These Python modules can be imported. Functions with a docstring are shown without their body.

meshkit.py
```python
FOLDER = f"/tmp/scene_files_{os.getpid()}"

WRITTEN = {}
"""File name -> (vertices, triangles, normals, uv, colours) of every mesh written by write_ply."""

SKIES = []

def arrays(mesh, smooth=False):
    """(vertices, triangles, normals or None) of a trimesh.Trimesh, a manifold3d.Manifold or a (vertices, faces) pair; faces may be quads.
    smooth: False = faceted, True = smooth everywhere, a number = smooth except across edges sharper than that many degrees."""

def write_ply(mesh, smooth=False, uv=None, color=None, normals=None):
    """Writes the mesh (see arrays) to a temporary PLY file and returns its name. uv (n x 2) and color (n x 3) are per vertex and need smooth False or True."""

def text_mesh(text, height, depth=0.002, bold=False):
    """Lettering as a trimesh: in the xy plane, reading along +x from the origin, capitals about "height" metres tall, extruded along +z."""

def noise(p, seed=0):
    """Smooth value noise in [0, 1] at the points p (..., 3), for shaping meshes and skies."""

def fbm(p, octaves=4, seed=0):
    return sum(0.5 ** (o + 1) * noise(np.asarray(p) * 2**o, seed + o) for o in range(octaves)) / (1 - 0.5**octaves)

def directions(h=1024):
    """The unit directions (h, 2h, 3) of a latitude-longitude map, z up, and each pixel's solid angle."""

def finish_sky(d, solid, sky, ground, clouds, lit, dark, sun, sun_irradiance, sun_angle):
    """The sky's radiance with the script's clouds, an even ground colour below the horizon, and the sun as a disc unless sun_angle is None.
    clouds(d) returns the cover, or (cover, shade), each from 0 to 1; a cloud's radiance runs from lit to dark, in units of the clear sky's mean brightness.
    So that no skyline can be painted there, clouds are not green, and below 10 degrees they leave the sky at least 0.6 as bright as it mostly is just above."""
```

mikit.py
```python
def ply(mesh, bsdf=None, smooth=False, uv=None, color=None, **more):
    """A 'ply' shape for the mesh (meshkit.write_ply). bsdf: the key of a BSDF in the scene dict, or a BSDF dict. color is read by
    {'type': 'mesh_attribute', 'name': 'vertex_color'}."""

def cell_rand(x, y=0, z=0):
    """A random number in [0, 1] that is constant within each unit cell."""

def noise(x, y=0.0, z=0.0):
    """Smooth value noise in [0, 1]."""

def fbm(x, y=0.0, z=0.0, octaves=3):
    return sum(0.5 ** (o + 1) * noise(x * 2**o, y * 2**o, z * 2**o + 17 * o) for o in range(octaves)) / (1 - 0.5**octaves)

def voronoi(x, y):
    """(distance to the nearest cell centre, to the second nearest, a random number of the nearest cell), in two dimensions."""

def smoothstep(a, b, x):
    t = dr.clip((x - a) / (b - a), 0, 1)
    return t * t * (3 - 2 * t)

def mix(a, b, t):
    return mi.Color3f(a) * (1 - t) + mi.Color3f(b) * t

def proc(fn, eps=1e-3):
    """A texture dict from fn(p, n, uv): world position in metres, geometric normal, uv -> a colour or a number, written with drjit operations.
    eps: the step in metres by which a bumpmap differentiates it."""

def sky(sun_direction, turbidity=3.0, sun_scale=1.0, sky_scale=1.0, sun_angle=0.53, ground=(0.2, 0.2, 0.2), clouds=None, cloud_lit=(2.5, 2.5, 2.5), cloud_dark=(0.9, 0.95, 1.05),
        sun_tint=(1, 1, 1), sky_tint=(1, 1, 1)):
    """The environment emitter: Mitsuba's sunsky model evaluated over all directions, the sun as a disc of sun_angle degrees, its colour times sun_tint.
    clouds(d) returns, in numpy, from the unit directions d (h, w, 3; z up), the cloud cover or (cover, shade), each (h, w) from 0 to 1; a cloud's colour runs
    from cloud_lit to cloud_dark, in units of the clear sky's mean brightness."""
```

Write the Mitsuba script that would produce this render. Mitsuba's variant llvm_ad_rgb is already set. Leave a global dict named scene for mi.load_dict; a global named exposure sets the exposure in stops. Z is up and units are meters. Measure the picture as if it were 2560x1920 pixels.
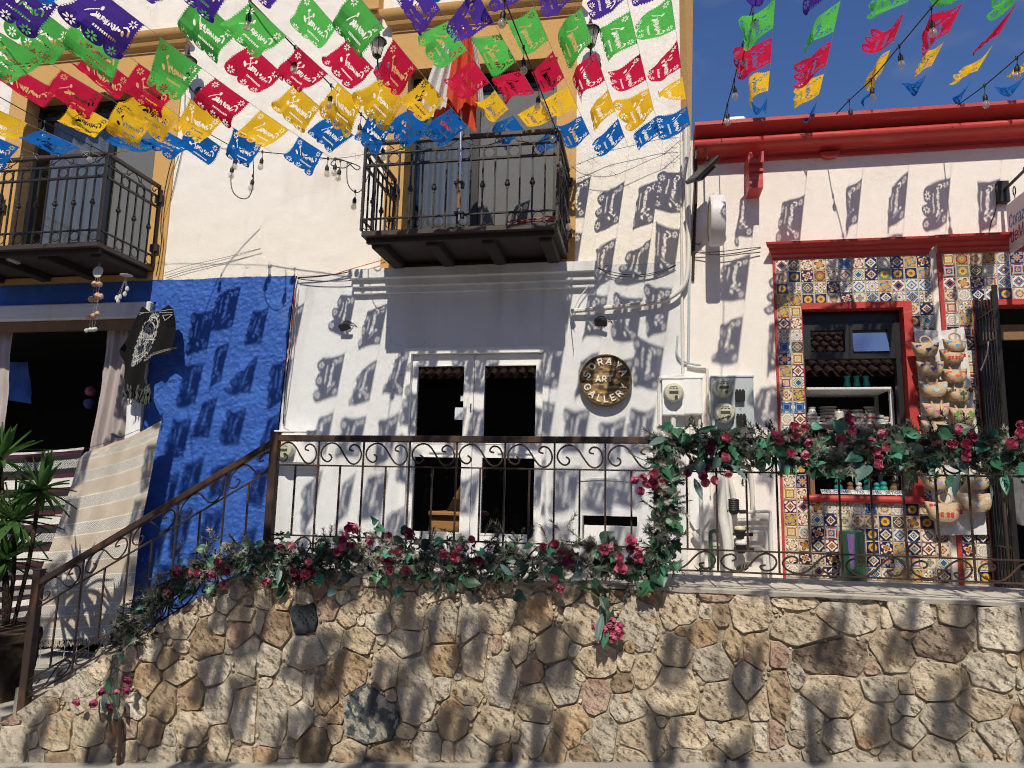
import math, random
import numpy as np
import trimesh
import shapely
from shapely.geometry import Polygon, Point, LineString, box as sbox
from shapely import affinity
from shapely.ops import unary_union
import mitsuba as mi
import drjit as dr
import mikit, meshkit
from mikit import proc, noise, fbm, smoothstep, mix, cell_rand

random.seed(7)
RNG = np.random.default_rng(7)
scene, labels = {}, {}

# ---------------------------------------------------------------- camera, sky, exposure
EYE = np.array([0.0, 0.0, 1.65])
FOC = 1800.0                                   # focal length in pixels of the 2560 x 1920 photograph
_up = np.array([265.0, -11660.0, FOC]); _up /= np.linalg.norm(_up)
_x = np.array([9780.0, 5.0, -FOC]); _x -= _up * (_x @ _up); _x /= np.linalg.norm(_x)
CAM = np.stack([_x, np.cross(_up, _x), _up], 1)  # world -> camera (x right, y down, z forward)
T = mi.ScalarTransform4f
_f = CAM.T @ np.array([0, 0, 1.0]); _u = CAM.T @ np.array([0, -1.0, 0])
scene['camera'] = {'type': 'perspective', 'fov': math.degrees(2 * math.atan(1280 / FOC)), 'fov_axis': 'x', 'near_clip': 0.05, 'far_clip': 500.0,
                   'to_world': T().look_at(origin=EYE.tolist(), target=(EYE + _f).tolist(), up=_u.tolist())}


def sky_clouds(d):
    p = d * np.array([3.0, 3.0, 7.0])
    c = meshkit.fbm(p * 1.6 + 3.1, 5, seed=4)
    return np.clip((c - 0.56) * 2.2, 0, 0.55), np.zeros(c.shape)


SUN = (0.03, -1.0, 1.08)
scene['sky'] = mikit.sky(SUN, turbidity=2.6, sky_scale=1.0, clouds=sky_clouds, cloud_lit=(1.3, 1.35, 1.45), sky_tint=(0.60, 0.68, 0.90), sun_tint=(0.93, 1.03, 1.15))
exposure = 1.62


def at(u, v, Y):
    """The point of the upright plane at depth Y that a pixel of the 2560 x 1920 photograph shows."""
    r = CAM.T @ np.array([u - 1280.0, v - 960.0, FOC])
    return EYE + r * (Y / r[1])


# ---------------------------------------------------------------- helpers
def numbered(key):
    if key not in scene and key not in labels:
        return key
    n = COUNT.get(key, 0) + 1
    while f'{key}_{n:03d}' in scene or f'{key}_{n:03d}' in labels:
        n += 1
    COUNT[key] = n
    return f'{key}_{n:03d}'


COUNT = {}


def thing(name, label, cat, group=None):
    key = numbered(name)
    labels[key] = {'label': label, 'category': cat}
    if group:
        labels[key]['group'] = group
    return key


class MB:
    """Collects faces; uv optional."""

    def __init__(self):
        self.v, self.f, self.t, self.n = [], [], [], 0

    def add(self, v, f, uv=None):
        v = np.asarray(v, float); f = np.asarray(f, int)
        if f.shape[1] == 4:
            f = np.vstack([f[:, [0, 1, 2]], f[:, [0, 2, 3]]])
        self.v.append(v); self.f.append(f + self.n); self.n += len(v)
        self.t.append(np.zeros((len(v), 2)) if uv is None else np.asarray(uv, float))
        return self

    def box(self, lo, hi, m=None, bevel=0.0):
        lo, hi = np.minimum(lo, hi).astype(float), np.maximum(lo, hi).astype(float)
        if bevel:
            b = min(bevel, (hi - lo).min() * 0.45)
            pts = []
            for k in range(3):
                l2, h2 = lo + b, hi - b
                l2[k], h2[k] = lo[k], hi[k]
                pts += [(x, y, z) for x in (l2[0], h2[0]) for y in (l2[1], h2[1]) for z in (l2[2], h2[2])]
            h = trimesh.convex.convex_hull(np.array(pts))
            v, f = np.array(h.vertices), np.array(h.faces)
        else:
            v = np.array([[x, y, z] for x in (lo[0], hi[0]) for y in (lo[1], hi[1]) for z in (lo[2], hi[2])])
            f = np.array([[0, 1, 3, 2], [4, 6, 7, 5], [0, 4, 5, 1], [2, 3, 7, 6], [0, 2, 6, 4], [1, 5, 7, 3]])
        if m is not None:
            v = v @ np.asarray(m)[:3, :3].T + np.asarray(m)[:3, 3]
        return self.add(v, f)

    def tube(self, pts, r, n=8, closed=False, cap=True):
        pts = np.asarray(pts, float); k = len(pts)
        r = np.broadcast_to(r, (k,)).astype(float)
        tan = np.gradient(pts, axis=0) if not closed else np.roll(pts, -1, 0) - np.roll(pts, 1, 0)
        tan /= np.maximum(np.linalg.norm(tan, axis=1, keepdims=True), 1e-12)
        a = np.array([0, 0, 1.0]) if abs(tan[0][2]) < 0.9 else np.array([1.0, 0, 0])
        N = np.zeros_like(pts); x = np.cross(tan[0], a); x /= np.linalg.norm(x)
        for i in range(k):
            x = x - tan[i] * (x @ tan[i]); x /= max(np.linalg.norm(x), 1e-12); N[i] = x
        B = np.cross(tan, N)
        ang = np.arange(n) * 2 * math.pi / n + math.pi / n
        ring = pts[:, None] + r[:, None, None] * (np.cos(ang)[None, :, None] * N[:, None] + np.sin(ang)[None, :, None] * B[:, None])
        v = ring.reshape(-1, 3); f = []
        for i in range(k if closed else k - 1):
            j = (i + 1) % k
            for q in range(n):
                p = (q + 1) % n
                f.append([i * n + q, i * n + p, j * n + p, j * n + q])
        f = np.array(f)
        f = np.vstack([f[:, [0, 1, 2]], f[:, [0, 2, 3]]])
        if cap and not closed:
            c0, c1 = len(v), len(v) + 1
            v = np.vstack([v, pts[0], pts[-1]])
            q = np.arange(n); p = (q + 1) % n
            f = np.vstack([f, np.stack([p, q, q * 0 + c0], 1), np.stack([(k - 1) * n + q, (k - 1) * n + p, q * 0 + c1], 1)])
        return self.add(v, f)

    def lathe(self, prof, c=(0, 0, 0), axis='z', n=20, m=None):
        """prof: (radius, height) pairs."""
        prof = np.asarray(prof, float); a = np.arange(n) * 2 * math.pi / n
        k = len(prof)
        v = np.stack([prof[:, 0, None] * np.cos(a), prof[:, 0, None] * np.sin(a), np.broadcast_to(prof[:, 1, None], (k, n))], -1).reshape(-1, 3)
        f = np.array([[i * n + q, i * n + (q + 1) % n, (i + 1) * n + (q + 1) % n, (i + 1) * n + q] for i in range(k - 1) for q in range(n)])
        if axis == 'y':      # the height grows towards the viewer, -y
            v = v[:, [0, 2, 1]] * np.array([1, -1, 1])
        if axis == 'x':
            v = v[:, [2, 0, 1]]
        if m is not None:
            v = v @ np.asarray(m)[:3, :3].T
        return self.add(v + np.asarray(c, float), f)

    def prism(self, poly, y0, y1):
        """A shapely polygon in (x, z), extruded from y0 to y1."""
        for g in getattr(poly, 'geoms', [poly]):
            if g.is_empty or g.area < 1e-9:
                continue
            m = trimesh.creation.extrude_polygon(g, abs(y1 - y0), engine='earcut')
            v = np.array(m.vertices)
            v = np.stack([v[:, 0], max(y0, y1) - v[:, 2], v[:, 1]], 1)
            self.add(v, np.array(m.faces))
        return self

    def profile_x(self, prof, x0, x1, miter=(0, 0), Y=7.0):
        """A moulding: prof is a list of (outwards, z); run along x with mitred or square ends."""
        p = np.asarray(prof, float); k = len(p)
        a = np.stack([x0 - miter[0] * p[:, 0], Y - p[:, 0], p[:, 1]], 1)
        b = np.stack([x1 + miter[1] * p[:, 0], Y - p[:, 0], p[:, 1]], 1)
        f = [[i, i + 1, k + i + 1, k + i] for i in range(k - 1)]
        self.add(np.vstack([a, b]), f)
        for e, s in ((a, 1), (b, -1)):
            if len({0} | set(np.round(p[:, 0], 5))) > 1:
                poly = Polygon(p)
                if poly.is_valid and poly.area > 1e-6:
                    vv, ff = trimesh.creation.triangulate_polygon(poly, engine='earcut')
                    xx = (x0 - miter[0] * vv[:, 0]) if s == 1 else (x1 + miter[1] * vv[:, 0])
                    self.add(np.stack([xx, Y - vv[:, 0], vv[:, 1]], 1), ff)
        return self

    def arrays(self):
        return np.vstack(self.v), np.vstack(self.f), np.vstack(self.t)

    def build(self, name, bsdf, parent=None, smooth=35, uv=False, kind=None, label=None, flip=False):
        v, f, t = self.arrays()
        key = numbered((parent + '__' if parent else '') + name)
        scene[key] = mikit.ply((v, f), bsdf, smooth=(True if uv and smooth else smooth), uv=t if uv else None)
        if kind or label:
            labels.setdefault(key, {})
            if kind:
                labels[key]['kind'] = kind
            if label:
                labels[key]['label'] = label
        return key


def place(name, shape, m, parent, **lab):
    key = numbered(parent + '__' + name)
    scene[key] = {**shape, 'to_world': T(np.asarray(m, float))}
    if lab:
        labels[key] = lab
    return key


def solo(mb, name, bsdf, label, cat, group=None, **k):
    key = mb.build(name, bsdf, **k)
    labels.setdefault(key, {}).update(label=label, category=cat)
    if group:
        labels[key]['group'] = group
    return key


def structure(mb, name, bsdf, **k):
    return mb.build(name, bsdf, kind='structure', **k)


def frame(o, x, y, z=None, s=1.0):
    x = np.asarray(x, float); x = x / np.linalg.norm(x)
    y = np.asarray(y, float); y = y - x * (x @ y); y /= np.linalg.norm(y)
    m = np.eye(4); m[:3, 0], m[:3, 1], m[:3, 2], m[:3, 3] = x * s, y * s, np.cross(x, y) * s, o
    return m


def spline(p, n=8):
    """Catmull-Rom through the points."""
    p = np.asarray(p, float)
    q = np.vstack([2 * p[0] - p[1], p, 2 * p[-1] - p[-2]])
    out = []
    for i in range(1, len(q) - 2):
        for t in np.arange(n) / n:
            a, b, c, d = q[i - 1], q[i], q[i + 1], q[i + 2]
            out.append(0.5 * (2 * b + (c - a) * t + (2 * a - 5 * b + 4 * c - d) * t * t + (3 * b - a - 3 * c + d) * t ** 3))
    out.append(p[-1])
    return np.array(out)


def grid_uv(nu, nv, fn):
    """A sheet: fn(u, v) arrays -> points; uv = (u, v)."""
    u, v = np.meshgrid(np.linspace(0, 1, nu), np.linspace(0, 1, nv), indexing='ij')
    p = fn(u.ravel(), v.ravel())
    i = np.arange(nu * nv).reshape(nu, nv)
    f = np.stack([i[:-1, :-1].ravel(), i[1:, :-1].ravel(), i[1:, 1:].ravel(), i[:-1, 1:].ravel()], 1)
    return p, f, np.stack([u.ravel(), v.ravel()], 1)


# ---------------------------------------------------------------- materials
def rgb(*c):
    return {'type': 'rgb', 'value': list(c)}


def mat(key, bsdf, two=True):
    scene[key] = {'type': 'twosided', 'bsdf': bsdf} if two else bsdf


def prin(col, rough=0.6, **k):
    return {'type': 'principled', 'base_color': rgb(*col) if isinstance(col, tuple) else col, 'roughness': rough, **k}


def bump(b, fn, scale, eps=2e-3):
    return {'type': 'bumpmap', 'arbitrary': proc(fn, eps), 'scale': scale, 'bsdf': b}


def plaster(col, dirt, seed, amount=0.25, crk=0.0):
    def fn(p, n, uv):
        e1, e2, _w = mikit.voronoi(p.x * 0.9 + seed + 0.35 * fbm(p.x * 5, p.z * 5, seed, 3), p.z * 0.7 + 0.3 * fbm(p.x * 4, p.z * 4, 9 + seed, 3))
        crack = (1 - smoothstep(0.0, 0.006, e2 - e1)) * smoothstep(0.52, 0.62, fbm(p.x * 0.8, p.z * 0.8, seed + 4, 2)) * crk
        drip = smoothstep(0.58, 0.8, fbm(p.x * 7 + seed, p.z * 0.55, seed, 4)) * 0.5
        a = fbm(p.x * 1.3 + seed, p.y * 1.3, p.z * 1.0 + seed, 4)
        b = fbm(p.x * 9.0 + seed, p.y * 9, p.z * 2.2, 3)
        s = smoothstep(0.48, 0.8, a * 0.65 + b * 0.35)
        c = mix(col, dirt, dr.clip(s * amount + drip * amount * 0.9, 0, 1))
        c = c * (1 - 0.35 * crack)
        return c * (0.97 + 0.06 * noise(p.x * 60, p.y * 60, p.z * 60))
    return proc(fn)


def h_plaster(p, n, uv):
    return fbm(p.x * 6, p.y * 6, p.z * 6, 3) * 1.6 + fbm(p.x * 42, p.y * 42, p.z * 42, 3) * 0.35


def h_fine(p, n, uv):
    return fbm(p.x * 90, p.y * 90, p.z * 90, 3)


mat('cream_plaster', bump(prin(plaster((0.80, 0.755, 0.69), (0.64, 0.575, 0.50), 1.0, 0.5, 1.0), 0.9, specular=0.2), h_plaster, 0.006))
mat('white_plaster', bump(prin(plaster((0.69, 0.705, 0.73), (0.50, 0.49, 0.48), 5.0, 0.65, 1.0), 0.85, specular=0.2), h_plaster, 0.0045))
mat('pink_plaster', bump(prin(plaster((0.80, 0.75, 0.71), (0.69, 0.63, 0.58), 9.0, 0.35, 1.0), 0.9, specular=0.2), h_plaster, 0.0025))
mat('tan_plaster', bump(prin(plaster((0.56, 0.335, 0.125), (0.47, 0.27, 0.10), 13.0), 0.85, specular=0.2), h_plaster, 0.002))


def c_blue(p, n, uv):
    s = smoothstep(0.5, 0.75, fbm(p.x * 5, p.y * 5, p.z * 5, 4))
    w = smoothstep(0.70, 0.82, fbm(p.x * 40, p.y * 90, p.z * 40, 3))
    return mix(mix((0.026, 0.095, 0.40), (0.036, 0.125, 0.48), s), (0.14, 0.22, 0.46), dr.clip(w * 0.6 + 0.45 * smoothstep(0.6, 0.85, fbm(p.x * 2.5, p.y, p.z * 1.4, 4)) + 0.5 * smoothstep(1.6, 0.3, p.z) * smoothstep(0.45, 0.7, fbm(p.x * 9, p.y, p.z * 9, 3)), 0, 1))


mat('blue_stucco', bump(prin(proc(c_blue), 0.6, specular=0.35), h_fine, 0.004))


def c_red(p, n, uv):
    s = fbm(p.x * 3, p.y * 3, p.z * 9, 3)
    return mix(mix((0.50, 0.05, 0.042), (0.38, 0.036, 0.034), s), (0.52, 0.14, 0.12), smoothstep(0.62, 0.8, fbm(p.x * 2.2, p.y * 8, p.z * 30, 4)) * 0.55) * (0.95 + 0.1 * noise(p.x * 40, p.y * 40, p.z * 40))


mat('red_paint', bump(prin(proc(c_red), 0.5, specular=0.4), h_plaster, 0.0012))


def c_iron(p, n, uv):
    s = smoothstep(0.45, 0.72, fbm(p.x * 14, p.y * 14, p.z * 5, 3))
    return mix((0.036, 0.023, 0.019), (0.082, 0.043, 0.027), s)


mat('rusty_iron', prin(proc(c_iron), 0.48, specular=0.4))
mat('dark_iron', prin((0.018, 0.015, 0.015), 0.45))
mat('brown_iron', prin((0.042, 0.03, 0.026), 0.5))
mat('black_metal', prin((0.012, 0.012, 0.013), 0.4))
mat('black_rubber', prin((0.012, 0.012, 0.012), 0.55))
mat('dark_wood', prin((0.028, 0.02, 0.016), 0.8))
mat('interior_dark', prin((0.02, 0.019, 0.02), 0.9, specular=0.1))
mat('pane_glass', {'type': 'thindielectric', 'int_ior': 1.55}, two=False)
mat('bulb_glass', {'type': 'principledthin', 'base_color': rgb(0.85, 0.83, 0.78), 'roughness': 0.12, 'spec_trans': 0.72, 'diff_trans': 0.9, 'eta': 1.5}, two=False)
mat('coated_glass', {'type': 'roughconductor', 'alpha': 0.02, 'specular_reflectance': rgb(0.6, 0.63, 0.68)})
mat('white_paint', bump(prin(plaster((0.78, 0.785, 0.79), (0.60, 0.60, 0.59), 21.0, 0.15), 0.4, specular=0.45), h_plaster, 0.0008))
mat('grey_paint', prin((0.42, 0.47, 0.49), 0.4, specular=0.5))
mat('pvc_white', prin(plaster((0.66, 0.645, 0.61), (0.40, 0.37, 0.32), 25.0, 0.4), 0.4, specular=0.5))
mat('meter_face', prin((0.50, 0.49, 0.37), 0.25, clearcoat=0.8))
mat('meter_dark', prin((0.07, 0.075, 0.06), 0.3))
mat('chrome', {'type': 'roughconductor', 'alpha': 0.12, 'specular_reflectance': rgb(0.8, 0.8, 0.82)})
mat('green_plastic', prin((0.03, 0.11, 0.06), 0.5))


def c_concrete(p, n, uv):
    a = fbm(p.x * 2.2, p.y * 2.2, p.z * 2.2, 4)
    b = noise(p.x * 110, p.y * 110, p.z * 110)
    return mix((0.25, 0.235, 0.21), (0.40, 0.375, 0.335), a) * (0.9 + 0.2 * b)


mat('concrete', bump(prin(proc(c_concrete), 0.95, specular=0.15), h_plaster, 0.006))


def c_mortar(p, n, uv):
    a = fbm(p.x * 7, p.y * 7, p.z * 7, 4)
    return mix((0.27, 0.225, 0.17), (0.46, 0.40, 0.31), a) * (0.85 + 0.3 * noise(p.x * 150, p.y * 150, p.z * 150))


mat('mortar', bump(prin(proc(c_mortar), 0.95, specular=0.1), h_fine, 0.010))

STONE_PAL = {'T': ((0.52, 0.44, 0.335), (0.395, 0.32, 0.23)), 'G': ((0.47, 0.42, 0.345), (0.34, 0.30, 0.245)), 'W': ((0.58, 0.52, 0.43), (0.43, 0.38, 0.31)),
             'O': ((0.48, 0.365, 0.245), (0.36, 0.25, 0.155)), 'B': ((0.36, 0.275, 0.19), (0.22, 0.16, 0.11)), 'P': ((0.43, 0.32, 0.255), (0.30, 0.20, 0.155)),
             'K': ((0.055, 0.065, 0.075), (0.028, 0.034, 0.042)), 'M': ((0.33, 0.315, 0.27), (0.075, 0.09, 0.10)), 'D': ((0.21, 0.165, 0.13), (0.075, 0.055, 0.045))}
STONE_ID = {k: i for i, k in enumerate(STONE_PAL)}


def c_stone(p, n, uv):
    k = dr.floor(uv.x + 0.5); r = uv.y
    A, B = mi.Color3f(0.4), mi.Color3f(0.2)
    for name, i in STONE_ID.items():
        on = k == i
        A = dr.select(on, mi.Color3f(STONE_PAL[name][0]), A); B = dr.select(on, mi.Color3f(STONE_PAL[name][1]), B)
    q = p + mi.Vector3f(r * 31, r * 17, r * 53)
    big = smoothstep(0.36, 0.68, fbm(q.x * 7, q.y * 7, q.z * 7, 4))
    sharp = smoothstep(0.47, 0.53, fbm(q.x * 14, q.y * 14, q.z * 9, 4))
    big = dr.select(k == STONE_ID['M'], sharp, big)
    rust = smoothstep(0.56, 0.74, fbm(q.x * 9 + 40, q.y * 9, q.z * 9, 3)) * smoothstep(0.3, 0.9, r) * dr.select((k == 6) | (k == 7), 0.0, 1.0)
    c = mix(A, B, big)
    c = mix(c, (0.36, 0.20, 0.09), rust * 0.5)
    g = noise(p.x * 230, p.y * 230, p.z * 230); g2 = noise(p.x * 95, p.y * 95, p.z * 95)
    c = c * (0.62 + 0.5 * g + 0.26 * g2)
    return c * (0.82 + 0.36 * cell_rand(dr.floor(r * 9973.0)))


def h_stone(p, n, uv):
    return fbm(p.x * 26 + uv.y * 50, p.y * 26, p.z * 26, 4) * 1.0 + noise(p.x * 210, p.y * 210, p.z * 210) * 0.16


mat('field_stone', bump(prin(proc(c_stone), 0.92, specular=0.2), h_stone, 0.030))


def c_rock(p, n, uv):
    a = fbm(p.x * 9, p.y * 9, p.z * 9, 4)
    return mix((0.035, 0.024, 0.017), (0.13, 0.09, 0.055), smoothstep(0.4, 0.75, a))


mat('dark_rock', bump(prin(proc(c_rock), 0.9), h_stone, 0.05))

NAVY, CREAM, OCHRE, TERRA, MAROON, GREEN, SKYB, WHITE = (0.012, 0.018, 0.085), (0.62, 0.54, 0.40), (0.55, 0.31, 0.06), (0.48, 0.13, 0.035), (0.22, 0.03, 0.025), (0.03, 0.14, 0.08), (0.13, 0.28, 0.52), (0.68, 0.66, 0.60)
BLUEC = (0.03, 0.08, 0.30)


def pick(r, cols):
    k = dr.minimum(dr.floor(r * len(cols)), len(cols) - 1)
    c = mi.Color3f(cols[0])
    for i in range(1, len(cols)):
        c = dr.select(k == i, mi.Color3f(cols[i]), c)
    return c


def c_tile(p, n, uv):
    """Glazed tile prints: uv.x = kind of tile + u, uv.y = v."""
    k = dr.floor(uv.x)
    x, y = (uv.x - k - 0.5) * 2, (uv.y - 0.5) * 2
    R = [cell_rand(k, j, 5) for j in range(14)]
    r = dr.sqrt(x * x + y * y) + 1e-5; a = dr.atan2(y, x)
    ax, ay = dr.abs(x), dr.abs(y)
    bg = pick(R[0], (WHITE, CREAM, WHITE, NAVY, OCHRE, MAROON, WHITE, CREAM, WHITE))
    dark = (dr.floor(R[0] * 9) == 3) | (dr.floor(R[0] * 9) == 5)
    f1 = dr.select(dark, pick(R[1], (OCHRE, WHITE, TERRA, CREAM)), pick(R[1], (NAVY, BLUEC, MAROON, NAVY, GREEN)))
    f2 = dr.select(dark, pick(R[2], (CREAM, GREEN, WHITE, SKYB)), pick(R[2], (OCHRE, SKYB, TERRA, WHITE)))
    f3 = pick(R[3], (NAVY, OCHRE, MAROON, TERRA, BLUEC))
    c = bg
    cx, cy = 1 - ax, 1 - ay
    rc = dr.sqrt(cx * cx + cy * cy)
    rad = 0.3 + 0.45 * R[4]
    c = dr.select((rc < rad), f3, c)
    c = dr.select((rc < rad - 0.11), f2, c)
    c = dr.select((rc < rad * 0.35), f1, c)
    kind = dr.floor(R[5] * 5)
    nf = dr.select(R[6] < 0.5, 4.0, 8.0)
    petal = dr.abs(dr.cos(a * nf * 0.5))
    rose = 0.34 + 0.5 * petal * (0.6 + 0.4 * R[7])
    dia = ax + ay
    star = dr.select(kind == 0, r / rose, dr.select(kind == 1, dia / 0.86, dr.select(kind == 2, r / (0.62 + 0.12 * dr.cos(a * 16)), dr.select(kind == 3, r / (0.30 + 0.62 * dr.abs(dr.cos(a * 2 + 0.7854))), dr.maximum(ax, ay) / 0.72))))
    c = dr.select(star < 1.0, f1, c)
    c = dr.select(star < 0.84, f2, c)
    c = dr.select(star < 0.64, dr.select(R[8] < 0.5, f3, bg), c)
    w2 = 0.26 + 0.12 * dr.cos(a * dr.select(R[9] < 0.5, 8.0, 12.0))
    c = dr.select(r < w2, dr.select(R[10] < 0.5, OCHRE_C(), f1), c)
    c = dr.select(r < 0.13, dr.select(R[11] < 0.5, bg, f3), c)
    sun = (R[12] > 0.90)
    pet = 0.56 + 0.16 * dr.abs(dr.cos(a * 8))
    s = dr.select(r < pet, mi.Color3f(0.62, 0.36, 0.045), dr.select(R[13] < 0.6, mi.Color3f(NAVY), mi.Color3f(0.12, 0.2, 0.16)))
    s = dr.select(r < 0.28, mi.Color3f(0.16, 0.055, 0.03), s)
    s = dr.select(r < 0.17, mi.Color3f(0.25, 0.10, 0.05), s)
    c = dr.select(sun, s, c)
    edge = dr.maximum(ax, ay) > 0.93
    c = dr.select(edge, dr.select(R[9] < 0.4, mi.Color3f(CREAM), bg), c)
    return c * (0.88 + 0.2 * noise(p.x * 70, p.y * 70, p.z * 70))


def OCHRE_C():
    return mi.Color3f(OCHRE)


mat('glazed_tile', prin(proc(c_tile), 0.22, specular=0.5, clearcoat=0.4, clearcoat_gloss=0.9))
mat('grout', prin((0.48, 0.40, 0.31), 0.9))

for _n, _c in {'blue': (0.012, 0.13, 0.46), 'yellow': (0.86, 0.53, 0.03), 'red': (0.60, 0.018, 0.065), 'green': (0.11, 0.54, 0.10), 'purple': (0.085, 0.04, 0.32)}.items():
    mat('flag_' + _n, {'type': 'principledthin', 'base_color': rgb(*_c), 'roughness': 0.32, 'diff_trans': 1.3, 'eta': 1.4}, two=False)

mat('leaf_dark', prin((0.022, 0.058, 0.034), 0.45, specular=0.4))
mat('leaf_mid', prin((0.032, 0.125, 0.062), 0.42, specular=0.4))
mat('leaf_teal', prin((0.05, 0.21, 0.135), 0.42, specular=0.4))
mat('leaf_grey', prin((0.085, 0.155, 0.15), 0.45, specular=0.4))


def c_rose(p, n, uv):
    s = smoothstep(0.3, 0.75, fbm(p.x * 30, p.y * 30, p.z * 30, 2))
    return mix((0.62, 0.17, 0.27), (0.42, 0.07, 0.15), s)


mat('rose_pink', prin(proc(c_rose), 0.6, sheen=0.5))
mat('rose_deep', prin((0.30, 0.042, 0.12), 0.6, sheen=0.4))
mat('rose_light', prin((0.64, 0.21, 0.29), 0.6, sheen=0.4))
mat('pine_dark', prin((0.07, 0.082, 0.065), 0.8))
mat('pine_pale', prin((0.36, 0.345, 0.29), 0.85))
mat('stem_green', prin((0.05, 0.10, 0.04), 0.6))
mat('twine', prin((0.14, 0.10, 0.075), 0.9))
mat('string_white', prin((0.5, 0.48, 0.45), 0.8))


def c_bronze(p, n, uv):
    s = smoothstep(0.35, 0.7, fbm(p.x * 22, p.y * 22, p.z * 40, 4))
    return mix((0.075, 0.042, 0.02), (0.36, 0.24, 0.10), s)


def h_hammer(p, n, uv):
    return mikit.voronoi(p.x * 70 + p.z * 12, p.z * 75)[0]


mat('bronze', bump(prin(proc(c_bronze), 0.38, metallic=0.6), h_hammer, 0.004))
mat('bronze_rim', prin((0.17, 0.12, 0.055), 0.35, metallic=0.7))
mat('letter_white', prin((0.72, 0.70, 0.64), 0.45))


def c_screen(p, n, uv):
    w = 0.85 + 0.15 * noise(p.x * 400, p.y * 3, p.z * 12) + 0.12 * noise(p.x * 9, p.y, p.z * 300)
    return mi.Color3f(0.13, 0.135, 0.14) * w


mat('window_screen', prin(proc(c_screen), 0.85))
mat('curtain_grey', prin((0.085, 0.097, 0.11), 0.9))
mat('curtain_mauve', prin(plaster((0.40, 0.345, 0.345), (0.32, 0.27, 0.27), 31.0), 0.9))


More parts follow.
